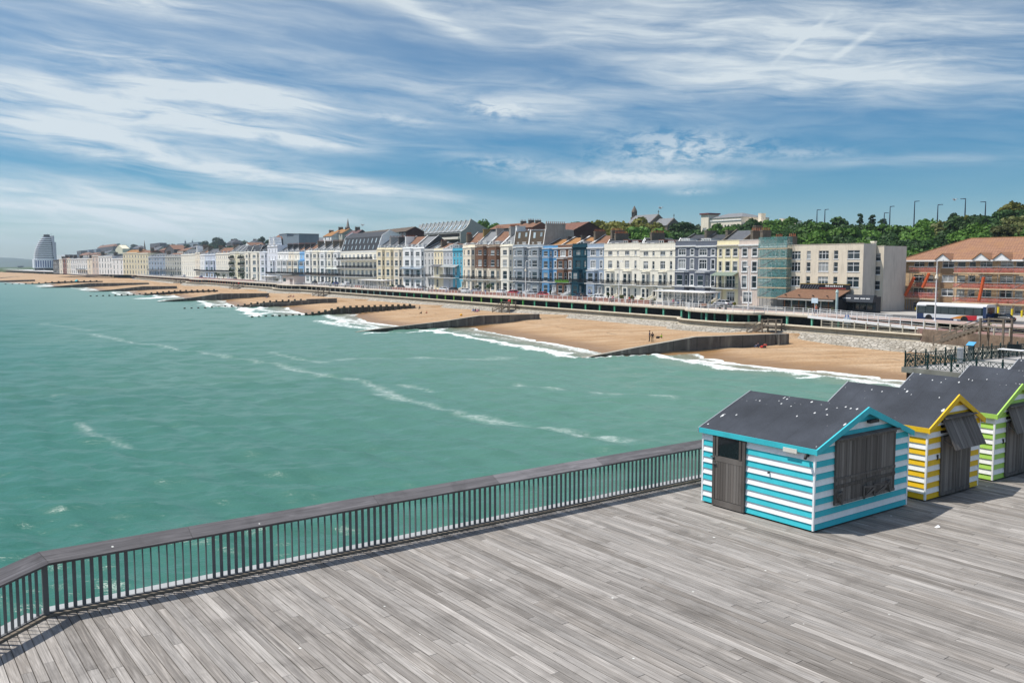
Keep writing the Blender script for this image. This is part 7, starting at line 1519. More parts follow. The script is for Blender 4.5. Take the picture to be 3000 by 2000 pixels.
# the wooded slope on the right, row by row from the skyline down
sky_y = lambda x: float(np.interp(x, [2040, 2080, 2120, 2160, 2180, 2240, 2300, 2340, 2380, 2435, 2500, 2560, 2640, 2700, 2760, 2806, 2842, 2908, 2946, 2975, 3000, 3060], [672, 668, 654, 646, 655, 650, 644, 638, 648, 643, 650, 656, 656, 652, 648, 634, 628, 630, 618, 608, 606, 600]))
rg = random.Random(21); rowspec = [(255, 0, 100, 2055, 3070), (228, 18, 112, 2070, 3080), (204, 42, 120, 2100, 3090), (182, 70, 124, 2200, 3100), (166, 100, 120, 2330, 2740)]
rowname = ['skyline', 'second', 'middle', 'lower', 'lowest']
for ri, (t_, dy, wp_, xa, xb) in enumerate(rowspec):
    x = xa; k = 0
    while x < xb:
        y = sky_y(x)+dy*(1.0 if x > 2300 else .65)+rg.uniform(-5, 7); kd = rg.choice(('bright', 'bright', 'bright', 'dark') if x < 2740 or ri > 2 else ('brown', 'dark', 'olive', 'dark', 'bright'))
        tone = {'bright': 'green', 'dark': 'dark green', 'olive': 'olive', 'brown': 'brownish green'}[kd]
        where = 'above the yellow house' if x < 2200 else 'above the teal scaffold' if x < 2330 else 'above the buff block' if x < 2530 else 'above the grey gable' if x < 2680 else 'left above the brick block' if x < 2860 else 'right above the brick block'
        if x < 3010: lb = '%s tree %s, %s from left in the %s row' % (tone, where, ORD[k], rowname[ri])
        else: lb = '%s leafy tree at the right edge of the picture, %s row of the slope' % (tone, rowname[ri])
        w2 = wp_*rg.uniform(.8, 1.25)*(1.1 if x > 2800 else 1); ptree(x, y, t_+rg.uniform(-5, 5), w2, kd, rg.choice(('round1', 'round2', 'round3', 'flat1')), lb, GW); x += w2*rg.uniform(.42, .58); k += 1
for px, y, wp_, lb in ((2521, 617, 22, 'tall windswept poplar on the skyline, left of two'), (2556, 620, 24, 'tall windswept poplar on the skyline, right of two'), (2472, 634, 16, 'small pointed dark tree on the skyline left of the poplars'), (2793, 612, 30, 'leaning dark skyline tree between two tall lamp posts')): ptree(px, y, 272, wp_, 'far', 'tall1', lb, GW)
ptree(2585, 644, 272, 30, 'far', 'flat1', 'small dark bush on the skyline right of the poplars', GW); ptree(2940, 655, 185, 70, 'brown', 'round2', 'pale brownish tree standing out above the brick block roof', GW)
for k, (px, y, t_, wp_, lb) in enumerate(((602, 706, 330, 60, 'dark far tree right of the long grey block'), (642, 702, 330, 54, 'largest dark far tree on the left skyline'), (620, 714, 260, 60, 'far green tree in front of the left skyline trees'), (700, 700, 360, 60, 'far dark tree between the two skyline villas'), (768, 696, 300, 26, 'small far tree left of the rusty mansard block'), (790, 700, 260, 40, 'far dark tree behind the gabled hotel'), (660, 716, 250, 60, 'far green tree under the dark skyline villa'), (580, 722, 240, 40, 'far tree low behind the white corner hotel'), (330, 716, 340, 24, 'dark far tree beside the low red roof'), (352, 714, 360, 40, 'far trees behind the yellow villa'), (396, 720, 360, 34, 'far tree behind the small dark house'), (500, 712, 420, 50, 'far bushy tree left of the long grey block'), (470, 722, 300, 40, 'far tree under the castle like house'), (540, 722, 300, 60, 'far tree in front of the long grey block'), (244, 744, 230, 30, 'far bush under the stepped grey blocks'), (690, 716, 240, 50, 'far green tree in front of the two villas'), (385, 735, 230, 40, 'far bush behind the yellow mansion block'))):
    ptree(px, y, t_, wp_, 'far', ('round1', 'flat1', 'round2')[k % 3], lb, 'trees on the far hill')
# cabbage palms and shrubs at street level
def palm(px, ytop, ybase, wpx, label, t=136.5):
    s, z1 = PT(px, ytop, t); D = np.linalg.norm(W(s, t, 0)); hgt = z1-BASE; o = thing('palm_tree', label, 'palm', W(s, t, BASE), random.random()*6, 'palms along the front'); r = wpx/2/FPX*D; rg = random.Random(int(px)); tk = MB(); hd = []
    tk.bar((0, 0, 0), (0, 0, hgt*.45), .22, .18, 8)
    for k in range(4): g = k*1.57+.4; q = (r*.45*math.cos(g), r*.45*math.sin(g), hgt*(.62+.08*(k % 3))); tk.bar((0, 0, hgt*.42), q, .15, .1, 6); hd.append(q)
    tk.build('trunk', BARK, o); mb = MB()
    for c in hd:
        for k in range(60):
            g, e = rg.uniform(0, 6.28), rg.uniform(-.7, 1.4); L = r*rg.uniform(.45, .75); d_ = Vector((math.cos(g)*math.cos(e), math.sin(g)*math.cos(e), math.sin(e))); sd = d_.cross(Vector((0, 0, 1))).normalized()*.06; a = Vector(c); b = a+d_*L*.6; c2 = a+d_*L+Vector((0, 0, -L*.25))
            mb.face([a-sd*.6, a+sd*.6, b+sd, b-sd]); mb.face([b-sd, b+sd, c2])
    mb.build('fronds', LEAFS['dark'], o)
for a in ((1397, 832, 852, 18, 'cabbage palm in front of the brown brick house, left of two'), (1433, 828, 852, 26, 'bushier cabbage palm in front of the brown brick house, right of two'), (637, 798, 818, 22, 'big dark palm in front of the pale blue far house'), (655, 801, 818, 12, 'slim pale palm beside the big dark palm'), (1612, 848, 870, 9, 'small palm by the steps of the mid blue house'), (1782, 855, 875, 12, 'spiky palm in front of the long cream house'), (711, 811, 822, 12, 'small dark palm in front of the plant covered house'), (742, 814, 824, 10, 'low palm in front of the cream house with blue windows')): palm(*a)
def bush(px, y0, t, wpx, hpx, label, kind='dark'):
    s, z = PT(px, y0, t); D = np.linalg.norm(W(s, t, 0)); r = wpx/2/FPX*D; hh = hpx/FPX*D; tree(kind, 'flat1', W(s, t, BASE+hh*.5), r, label, 'shrubs along the front', 'shrub', hgt=hh*.9)
for k, (px, w_, h_, kd, lb) in enumerate(((1820, 26, 12, 'brown', 'dry brownish shrub in front of the long cream house, left'), (1852, 20, 13, 'brown', 'pampas like shrub in front of the long cream house, right'), (1880, 18, 8, 'olive', 'low olive shrub left of the glazed shelter'), (1918, 10, 8, 'brown', 'small round shrub at the corner of the glazed shelter'), (2089, 12, 8, 'olive', 'small shrub beside the pale blue door'), (2152, 14, 9, 'olive', 'shrub between the yellow and pinkish houses'), (2322, 12, 9, 'brown', 'grass like plant in front of the restaurant, left'), (2368, 14, 9, 'brown', 'grass like plant in the middle of the restaurant front'), (2440, 14, 11, 'brown', 'straw coloured plant at the right end of the restaurant'), (1240, 30, 9, 'dark', 'long dark hedge in front of the white bow fronted pair'), (1150, 18, 8, 'dark', 'dark hedge in front of the cream bay houses'), (812, 16, 8, 'olive', 'small palm like shrub left of the kiosk'), (1735, 16, 7, 'olive', 'low shrub in front of the powder blue house'), (1670, 14, 6, 'olive', 'low shrub by the steps of the dark teal house'), (975, 10, 9, 'dark', 'conical shrub in front of the white bay houses'))): bush(px, 860, 135.8 if px < 2200 else 132.5, w_, h_, lb, kd)
# ================================================================== PROMENADE FURNITURE
def shelter(label, xa, xb, t, hgt=2.9, dep=3.2):
    sa, sb = PT(xa, 860, t)[0], PT(xb, 860, t)[0]; L = sa-sb; o = thing('glazed_shelter', label, 'shelter', W(sa, t, PZ), ROT, 'glazed promenade shelters'); mb = MB(); mb.box(-.6, L+.6, -.7, dep+.5, hgt, hgt+.18); mb.box(-.3, L+.3, -.4, dep+.2, hgt-.12, hgt-.002); mb.build('roof', WHITE, o)
    pm_ = MB(); pm_.box(-.06, .06, -.06, .06, 0, hgt-.12); pm_ = pm_.mesh('post', WHITE); n = max(3, int(L/1.6))
    for k in range(n+1):
        for y in (0, dep): link('post', pm_, o, (L*k/n, y, 0))
    mb = MB()
    for k in range(n):
        for z in (.75, 1.6, 2.4): mb.box(L*k/n+.07, L*(k+1)/n-.07, dep*.5-.03, dep*.5+.03, z-.03, z+.03)
        mb.box(L*(k+.5)/n-.03, L*(k+.5)/n+.03, dep*.5-.03, dep*.5+.03, .75, 2.7)
    mb.build('glazing_bars', WHITE, o); mb = MB(); mb.box(.05, L-.05, dep*.5-.012, dep*.5+.012, .7, 2.75); gq = mb.build('glass', netmat('shelter_glass', (.20, .24, .25), .35), o); mb = MB(); mb.box(.1, L-.1, dep*.5-.1, dep*.5+.1, 0, .68); mb.build('low_wall', WHITE, o); mb = MB(); mb.box(.4, L-.4, .5, 1.0, .40, .46); mb.build('bench', TIMBER, o)
shelter('white glazed promenade shelter on the rounded bastion in front of the slate blue houses', 1925, 2066, 124.0); shelter('white glazed promenade shelter in front of the iron balconied terrace', 1056, 1128, 124.5); shelter('white glazed promenade shelter in front of the gabled hotel', 768, 800, 124.5)
sa, sb = PT(828, 830, 121)[0], PT(861, 830, 121)[0]; L = sa-sb; o = thing('kiosk', 'pale rendered kiosk with a sloping flat roof on the middle bastion', 'kiosk', W(sa, 121, PZ), ROT)
mb = MB(); mb.box(0, L, 0, 5, 0, 3.6); mb.build('wall', wallmat('kiosk', (214, 202, 196)), o); mb = MB(); mb.hexa([(-.7, -.9, 3.7), (L+.5, -.9, 4.1), (L+.5, 5.4, 4.1), (-.7, 5.4, 3.7), (-.7, -.9, 3.95), (L+.5, -.9, 4.35), (L+.5, 5.4, 4.35), (-.7, 5.4, 3.95)]); mb.build('roof', LEAD, o)
mb = MB(); mb.box(L*.66, L*.90, -.05, -.002, 0, 2.3); mb.build('door', mat('kiosk_door', (.14, .10, .09), .6), o); mb = MB(); mb.box(L*.06, L*.3, -.05, -.002, 1.1, 2.4); mb.build('window', GLASSD, o)
def lamp_post(label, px, ytop, t, base=PZ, arms=1, r=.09, col_=None, globe=False, headoff=1.3, sgn=1, group='lamp posts along the front'):
    s, z = PT(px, ytop, t); h = z-base; o = thing('lamp_post', label, 'lamp post', W(s, t, base), ROT, group); m = col_ or RAILM; mb = MB(); mb.lathe([(r*1.9, 0), (r*1.9, .9), (r*1.2, 1.0), (r*1.1, h*.5), (r*.7, h)], 10); mb.build('post', m, o)
    if globe:
        mb = MB(); mb.lathe([(r*1.6, h*.72), (r*3, h*.74), (r*1.8, h*.78), (r*.9, h*.8)], 10); mb.build('collar', CREAMT, o); mb = MB(); mb.bar((0, 0, h), (sgn*headoff, 0, h+.15), .05); mb.box(sgn*headoff-.35, sgn*headoff+.35, -.12, .12, h+.05, h+.2); mb.build('lamp_head', m, o)
    elif arms:
        mb = MB(); mb.bar((0, 0, h-.02), (sgn*headoff*.6, 0, h+.05), .05); mb.box(min(0, sgn*headoff), max(0, sgn*headoff), -.16, .16, h+.02, h+.2); mb.build('lamp_head', m if not col_ else col_, o)
    return o
lamp_post('tall ornate white lamp column beside the bus', 2746, 765, 124.5, 4.0, globe=True, headoff=.6, r=.09); lamp_post('tall white lamp post in front of the pinkish grey house', 2195, 783, 126, sgn=-1); lamp_post('tall white lamp post in front of the long cream house', 1814, 767, 126); lamp_post('ornate pale lamp column with a lantern collar in front of the blue grey pair', 1540, 766, 126, globe=True, headoff=.7, r=.11)
lamp_post('slim white lamp post in front of the balconied terrace', 1009, 766, 126); lamp_post('slim white lamp post in front of the sky blue house', 890, 768, 126); lamp_post('thin pale lamp post in front of the yellow mansion block', 421, 768, 128, 4.8); lamp_post('thin pale lamp post in front of the blue grey terrace', 466, 766, 127, 4.8); lamp_post('thin pale lamp post in front of the stone grey terrace', 517, 767, 127, 4.8); lamp_post('thin white lamp post on the far beach front below the white far building', 318, 774, 110, 3.0); lamp_post('thin white pole in front of the ship shaped tower', 128, 772, 82, 2.0, arms=0)
DKL = mat('dark_lamp', (.035, .045, .075), .5)
for px, y, t_, a, sg, lb in ((2394, 616, 268, 1, 1, 'thin dark skyline lamp post above the teal scaffold'), (2417, 615, 268, 1, 1, 'dark skyline lamp post right of the plain dark mast'), (2591, 625, 268, 1, 1, 'short dark skyline lamp post right of the poplars'), (2608, 606, 268, 1, 1, 'dark skyline lamp post above the grey gable wall'), (2680, 591, 262, 1, 1, 'tallest dark skyline lamp post, left of the brick block roof'), (2748, 601, 262, 1, 1, 'dark skyline lamp post with a thick lower half'), (2829, 583, 262, 1, -1, 'dark skyline lamp post with its head to the left, above the brown trees'), (2888, 592, 262, 1, -1, 'dark skyline lamp post with its head to the left, near the right edge')):
    s, z = PT(px, y, t_); g = PT(px, sky_y(px)+14, t_)[1]; lamp_post(lb, px, y, t_, g, a, .16, DKL, headoff=1.6, sgn=sg, group='lamp posts on the hill skyline')
# planters, signs, benches
for k, (xa, xb, lb) in enumerate(((1040, 1100, 'brick planter in front of the balconied terrace, behind the railing'), (1115, 1230, 'long brick planter in front of the cream bays and the bow fronted pair'), (1255, 1340, 'brick planter in front of the turquoise house and its neighbours'), (1385, 1470, 'brick planter in front of the two brown brick houses'), (1485, 1580, 'brick planter in front of the blue grey pair'), (1590, 1690, 'brick planter in front of the mid blue and dark teal houses'), (1705, 1790, 'brick planter in front of the powder blue house'), (1800, 1900, 'brick planter in front of the long cream house'), (570, 640, 'far low red brick planter in front of the pale blue far house'), (650, 745, 'far low red brick planter in front of the plant covered terrace'))):
    sa, sb = PT(xa, 860, 126.4)[0], PT(xb, 860, 126.4)[0]; mb = MB(); L = sa-sb; mb.box(0, L, 0, 1.2, 0, .62); mb.box(-.05, L+.05, -.06, 1.26, .62, .70); q = mb.build('brick_planter', mat('planter_brick', (.26, .09, .055), .9, .2, 1)); q.location = W(sa, 126.4, PZ-.04); q.rotation_euler = (0, 0, ROT); tag(q, lb, 'planter', 'brick planters along the promenade')
def signpost(label, px, ytop, t, shape, base=PZ, h=None):
    s, z = PT(px, ytop, t); hh = z-base; o = thing('road_sign', label, 'sign', W(s, t, base), ROT); mb = MB(); mb.bar((0, 0, 0), (0, 0, hh), .05); mb.build('post', RAILM, o); mb = MB()
    if shape == 'disc': mb.bar((0, -.09, hh-.4), (0, -.06, hh-.4), .42, n=16); mb.build('sign_face', mat('sign_navy', (.03, .08, .25), .5), o); mb = MB(); mb.bar((0, -.1, hh-.4), (0, -.092, hh-.4), .12, n=8); mb.build('symbol', WHITE, o)
    else: mb.box(-.7, .7, -.1, -.05, hh-.9, hh); mb.build('sign_face', mat('sign_pale', (.55, .66, .74), .5), o)
signpost('round blue sign on a pole in front of the powder blue house', 1728, 848, 127, 'disc'); signpost('small round blue sign by the sloping ramp', 2483, 920, 120.9, 'disc', 2.6); signpost('pale rectangular sign on a short post under the ramp', 2483, 931, 120.2, 'board', 2.3); signpost('pale angled sign on a post in front of the restaurant', 2388, 873, 130.5, 'board')
s, z = PT(2453, 848, 131); o = thing('advertising_column', 'slim pale green pole between the restaurant and the dark shop', 'post', W(s, 131, PZ), ROT); mb = MB(); mb.lathe([(.22, 0), (.22, z-PZ-.6), (.3, z-PZ-.5), (.12, z-PZ)], 10); mb.build('shaft', mat('pole_green', (.40, .52, .50), .5), o)
def bench(label, px, t=123.8, m=TIMBER):
    s, _ = PT(px, 880, t); o = thing('bench', label, 'bench', W(s, t, PZ), ROT, 'benches on the promenade'); mb = MB(); mb.box(-.9, .9, -.25, .25, .42, .48); mb.build('seat', m, o); mb = MB(); mb.box(-.9, .9, .25, .3, .5, .92); mb.build('backrest', m, o)
    for x in (-.75, .75): mb = MB(); mb.box(x-.04, x+.04, -.25, .3, 0, .42); mb.build('leg', IRON, o)
bench('brown bench on the bastion right of the glazed shelter', 2058, 122.5, mat('bench_brown', (.22, .10, .05), .7)); bench('dark bench by the railing in front of the pinkish grey house', 2118, 122.5, IRON)
for k, px in enumerate((968, 987, 1012, 1030, 1062, 1078)): bench('bench behind the railing near the balconied terrace, %s from the left' % ORD[k], px, 123.2, IRON)
for lb, px, t in (('dark litter bin behind the railing at the powder blue house', 1742, 123.5), ('dark litter bin by the glazed shelter', 1912, 123)):
    s, _ = PT(px, 870, t); o = thing('litter_bin', lb, 'bin', W(s, t, PZ), ROT); mb = MB(); mb.lathe([(.25, 0), (.28, .9), (.3, .95), (.1, 1.15)], 10); mb.build('body', IRON, o)
# front garden walls with white stair cheeks are part of the houses; bollards and yellow posts by the brick block
for k, (px, ya, yb_) in enumerate(((2925, 899, 922), (2965, 905, 931), (2994, 909, 945))):
    s, z = PT(px, ya, 147); mb = MB(); mb.bar((0, 0, 0), (0, 0, z-4.3), .16, n=8); q = mb.build('yellow_post', mat('post_yellow', (.72, .55, .02), .5)); q.location = W(s, 147, 4.3); tag(q, 'yellow wrapped scaffold post by the brick block, %s from the left' % ORD[k], 'post', 'yellow posts in front of the brick block')
# ================================================================== VEHICLES
TYRE = mat('tyre', (.015, .015, .016), .85); RIM = mat('wheel_rim', (.4, .4, .42), .35, .1, metal=.7); LAMPW = mat('headlight_glass', (.6, .62, .63), .15); LAMPR = mat('tail_light', (.45, .02, .02), .25)
def carpaint(n, c): return mat('paint_'+n, c, .28, .03, 1, spec=.6)
def car(label, px, t, paint, flip=False, van=False, group='cars parked and passing on the front road', rot=0, z=4.61, px_y=860):
    s, _ = PT(px, px_y, t); o = thing('car', label, 'car' if not van else 'van', W(s, t, z), ROT+(math.pi if flip else 0)+rot, group)
    # side outline along local x (front at -x): a lofted body in cross sections
    if van: low = [(-2.45, .45, .95), (-2.35, .3, 1.15), (-1.5, .25, 1.3), (-.8, .25, 1.9), (2.3, .25, 1.95), (2.45, .4, 1.8)]; gl = [(-1.42, 1.28), (-.82, 1.85), (.35, 1.88), (.35, 1.3)]
    else: low = [(-2.1, .38, .62), (-2.0, .25, .76), (-1.15, .22, .92), (-.95, .22, .95), (1.45, .22, .98), (1.95, .25, .92), (2.1, .4, .72)]; gl = None
    mb = MB(); rows = []
    for x, za, zb_ in low:
        w_ = .86 if abs(x) < 1.9 else .76; i = len(mb.v); mb.v += [(x, -w_+.06, za), (x, -w_, za+.15), (x, -w_, zb_-.12), (x, -w_+.1, zb_), (x, w_-.1, zb_), (x, w_, zb_-.12), (x, w_, za+.15), (x, w_-.06, za)]; rows.append(i)
    for a, b in zip(rows[:-1], rows[1:]):
        for k in range(8): mb.f.append((a+k, b+k, b+(k+1) % 8, a+(k+1) % 8)); mb.m.append(0)
    mb.f.append(tuple(rows[0]+k for k in range(8))); mb.m.append(0); mb.f.append(tuple(rows[-1]+7-k for k in range(8))); mb.m.append(0)
    if not van:
        mb.hexa([(-.35, -.60, 1.40), (1.15, -.60, 1.40), (1.15, .60, 1.40), (-.35, .60, 1.40), (-.25, -.55, 1.46), (1.05, -.55, 1.46), (1.05, .55, 1.46), (-.25, .55, 1.46)])
        for x0, x1 in ((-1.08, -.32), (.42, .42), (1.6, 1.12)):
            for y in (-1, 1): mb.beam((x0, y*.78, .95), (x1, y*.60, 1.42), .09, .07)
    mb.build('body', paint, o); g = MB()
    if van: g.yprism(gl, -.865, -.85); g.yprism(gl, .85, .865); g.hexa([(-1.53, -.7, 1.3), (-1.53, .7, 1.3), (-1.5, .7, 1.3), (-1.5, -.7, 1.3), (-.84, -.7, 1.86), (-.84, .7, 1.86), (-.8, .7, 1.86), (-.8, -.7, 1.86)])
    else: g.hexa([(-1.0, -.76, .955), (1.52, -.76, .98), (1.52, .76, .98), (-1.0, .76, .955), (-.32, -.58, 1.40), (1.1, -.58, 1.40), (1.1, .58, 1.40), (-.32, .58, 1.40)])
    g.build('windows', GLASSD, o)
    ty = MB(); ty.lathe([(.2, -.1), (.31, -.1), (.33, -.05), (.33, .05), (.31, .1), (.2, .1)], 14); tyv = [(x, z_, y) for x, y, z_ in ty.v]; ty.v = tyv; tm = ty.mesh('tyre', TYRE); rm_ = MB(); rm_.lathe([(.21, -.08), (.21, .08)], 12); rm_.f.append(tuple(range(11, -1, -1))); rm_.m.append(0); rm_.v = [(x, z_, y) for x, y, z_ in rm_.v]; rm_ = rm_.mesh('rim', RIM)
    wb = 1.5 if van else 1.3
    for x in (-wb, wb):
        for y in (-.79, .79): tq = link('wheel', tm, o, (x, y, .33)); link('rim', rm_, tq, (0, 0, 0))
    xf = -2.41 if van else -2.06; zf = .85 if van else .64
    for y in (-.6, .6): mb = MB(); mb.box(xf-.06, xf+.05, y-.16, y+.16, zf-.06, zf+.08); mb.build('headlight', LAMPW, o); mb = MB(); mb.box(-xf-.05, -xf+.06, y-.14, y+.14, zf, zf+.16); mb.build('tail_light', LAMPR, o)
    return o
P_W, P_S, P_D, P_R, P_B, P_N = carpaint('white', (.72, .72, .72)), carpaint('silver', (.35, .36, .38)), carpaint('dark', (.015, .017, .02)), carpaint('red', (.35, .015, .02)), carpaint('blue', (.03, .07, .22)), carpaint('navy', (.012, .018, .04))
for px, t_, pt, fl, lb in ((1362, 131, P_W, 0, 'white hatchback passing in front of the buff bay house'), (1395, 133.5, P_S, 0, 'silver car parked in front of the two brown brick houses'), (1328, 134, P_D, 0, 'dark car parked in front of the turquoise house'), (1300, 133.8, P_W, 1, 'white car parked in front of the pale grey blue verandah house'), (1234, 134, P_S, 0, 'silver car in front of the white bow fronted house with a dark gable'), (1175, 133.8, P_D, 1, 'dark car parked at the cream bays by the bow fronted pair'), (1468, 134, P_W, 0, 'white car parked in front of the ivory bay house'), (1502, 133.5, P_R, 0, 'red car parked in front of the blue grey pair'), (1592, 131.5, P_R, 1, 'red car passing in front of the mid blue house'), (1560, 134, P_S, 0, 'silver car parked at the corner of the blue grey pair'), (1752, 131.5, P_W, 0, 'white car in front of the powder blue house'), (1700, 134.2, P_N, 0, 'navy car parked in front of the dark teal house'), (2118, 133, P_S, 0, 'silver car seen through the railing by the pinkish grey house'), (940, 131, P_W, 0, 'white car in front of the white bay houses'), (960, 133.8, P_S, 1, 'silver car parked at the white bay houses'), (983, 134, P_B, 0, 'blue car parked under the striped awning'), (922, 133.5, P_D, 0, 'dark car in front of the white bay houses'), (860, 134, P_W, 0, 'white car behind the kiosk bastion'), (690, 133, P_D, 0, 'dark car far along the road by the plant covered house'), (672, 132, P_W, 1, 'white car far along the road by the end of the terrace'), (590, 133, P_B, 0, 'blue car far along the road by the pale blue house'), (436, 131, P_R, 0, 'red car far along the road by the blue grey terrace'), (480, 131, P_W, 0, 'white car far along the road by the stone grey terrace'), (505, 132, P_D, 1, 'dark car far along the road near the white corner hotel'), (345, 128, P_B, 0, 'blue car at the far end below the white far building'), (330, 128, P_S, 0, 'silver car at the far end below the white far building')):
    car(lb, px, t_, pt, bool(fl))
car('white van parked in front of the balconied terrace', 1013, 131.5, P_W, van=True); car('white van far along the road beside the white corner hotel', 540, 131, P_W, van=True)
car('black estate car parked on the road right behind the bus', 2928, 132.5, P_D, z=4.5, px_y=935)
# ---- single decker bus
tb = 129.6; sA = PT(2683, 940, tb)[0]; sB = PT(2890, 940, tb)[0]; L = sA-sB; o = thing('bus', 'white single decker bus with orange and red swoosh on the road by the ramp', 'bus', W(sA, tb, 4.32), ROT)
BW = carpaint('bus_white', (.66, .67, .68)); BN = carpaint('bus_navy', (.012, .03, .09)); BOr = carpaint('bus_orange', (.62, .22, .02)); BRd = carpaint('bus_red', (.48, .02, .03)); Wb = 2.5
mb = MB(); sec = [(0, .32), (0, 2.62), (.12, 2.82), (.4, 2.92), (Wb-.4, 2.92), (Wb-.12, 2.82), (Wb, 2.62), (Wb, .32)]; mb.xprism(sec[::-1], .12, L-.1); mb.xprism([(y*.94+.07, .32+(z-.32)*.96) for y, z in sec][::-1], 0, .118); mb.build('body', BW, o)
mb = MB(); mb.box(.14, L-.6, -.012, -.001, 1.25, 2.42); q = mb.build('window_band', GLASSD, o); n = 8
for k in range(n): mb = MB(); x0 = .3+k*(L-1.1)/n; mb.box(x0+.05, x0+(L-1.1)/n-.05, -.018, -.0125, 1.32, 2.36); mb.build('pane', mat('bus_glass', (.05, .06, .065), .05, .3, .8, spec=.6), q)
mb = MB(); mb.box(-.01, .0, .2, Wb-.2, 1.05, 2.6); mb.build('windscreen', GLASSD, o); mb = MB(); mb.box(L-.1, L-.085, .3, Wb-.3, 1.6, 2.5); mb.build('rear_window', GLASSD, o)
mb = MB(); mb.box(.14, L*.55, -.012, -.001, .33, .62); mb.box(.14, 1.3, -.014, -.0125, .33, 1.24); mb.box(L*.60, L-.62, -.012, -.001, .33, .5); mb.build('navy_skirt', BN, o); mb = MB(); mb.yprism([(L*.50, .63), (L*.64, 1.12), (L*.72, 1.2), (L*.72, .63)], -.012, -.001); mb.build('orange_swoosh', BOr, o); mb = MB(); mb.yprism([(L*.721, .505), (L*.721, 1.2), (L*.87, 1.24), (L*.87, .505)], -.012, -.001); mb.build('red_panel', BRd, o)
mb = MB(); mb.box(L-.6, L-.11, -.012, -.001, .33, 2.62); mb.box(L-.099, L-.084, .02, Wb-.02, .4, 1.58); mb.build('rear_panel', BN, o); mb = MB(); mb.box(L*.15, L*.30, -.02, -.0185, 2.43, 2.6); mb.build('destination_display', mat('display_dark', (.02, .015, .01), .4), o)
ty = MB(); ty.lathe([(.25, -.14), (.46, -.14), (.48, -.08), (.48, .08), (.46, .14), (.25, .14)], 16); ty.v = [(x, z_, y) for x, y, z_ in ty.v]; tm = ty.mesh('tyre', TYRE); rm_ = MB(); rm_.lathe([(.26, -.1), (.26, .1)], 12); rm_.f.append(tuple(range(11, -1, -1))); rm_.m.append(0); rm_.v = [(x, z_, y) for x, y, z_ in rm_.v]; rm_ = rm_.mesh('rim', RIM)
for x in (L*.19, L*.70):
    for y in (.12, Wb-.12): tq = link('wheel', tm, o, (x, y, .48)); link('rim', rm_, tq)
    mb = MB(); mb.bar((x, -.016, .50), (x, -.003, .50), .60, n=18); mb.build('wheel_arch', mat('arch_black', (.012, .012, .013), .8), o)
for y in (.35, Wb-.35): mb = MB(); mb.box(-.06, .0, y-.16, y+.16, .55, .75); mb.build('headlight', LAMPW, o)
mb = MB(); mb.box(-.02, .05, -.3, -.1, 1.7, 2.1); mb.build('wing_mirror', mat('mirror_yellow', (.7, .5, .03), .5), o)
mb = MB(); mb.bar((0, 0, 2.0), (0, .012, 2.0), .5, n=16); q = mb.build('rear_emblem_disc', mat('dark_disc', (.06, .01, .012), .4), o); q.location = (L-.078, Wb*.5, 0); q.rotation_euler = (0, 0, math.pi/2)
# ================================================================== PEOPLE
SKIN = mat('skin', (.42, .25, .17), .6, .05); HAIRS = [mat('hair_dark', (.02, .014, .01), .6), mat('hair_brown', (.09, .05, .025), .6), mat('hair_fair', (.35, .24, .11), .6)]
CL = {}
def cloth(n, c):
    if n not in CL: CL[n] = mat('cloth_'+n, c, .85, .1, 4)
    return CL[n]
CC = dict(navy=(.02, .03, .07), black=(.018, .018, .02), red=(.5, .04, .03), white=(.7, .7, .7), blue=(.05, .14, .42), pink=(.55, .12, .25), orange=(.6, .20, .12), grey=(.2, .2, .21), teal=(.05, .32, .38), lime=(.45, .75, .03), denim=(.06, .09, .17), khaki=(.28, .22, .13), purple=(.16, .06, .25))
def skinned(name, verts, edges, rad, m, parent, root=0, sub=1):
    me = bpy.data.meshes.new(name); me.from_pydata(verts, edges, []); me.materials.append(m); o = link(name, me, parent)
    md = o.modifiers.new('skin', 'SKIN'); md.use_smooth_shade = True
    for i, r in enumerate(rad): me.skin_vertices[0].data[i].radius = (r, r) if not isinstance(r, tuple) else r
    for i in range(len(verts)): me.skin_vertices[0].data[i].use_root = (i == root)
    s_ = o.modifiers.new('sub', 'SUBSURF'); s_.levels = sub; s_.render_levels = sub; return o
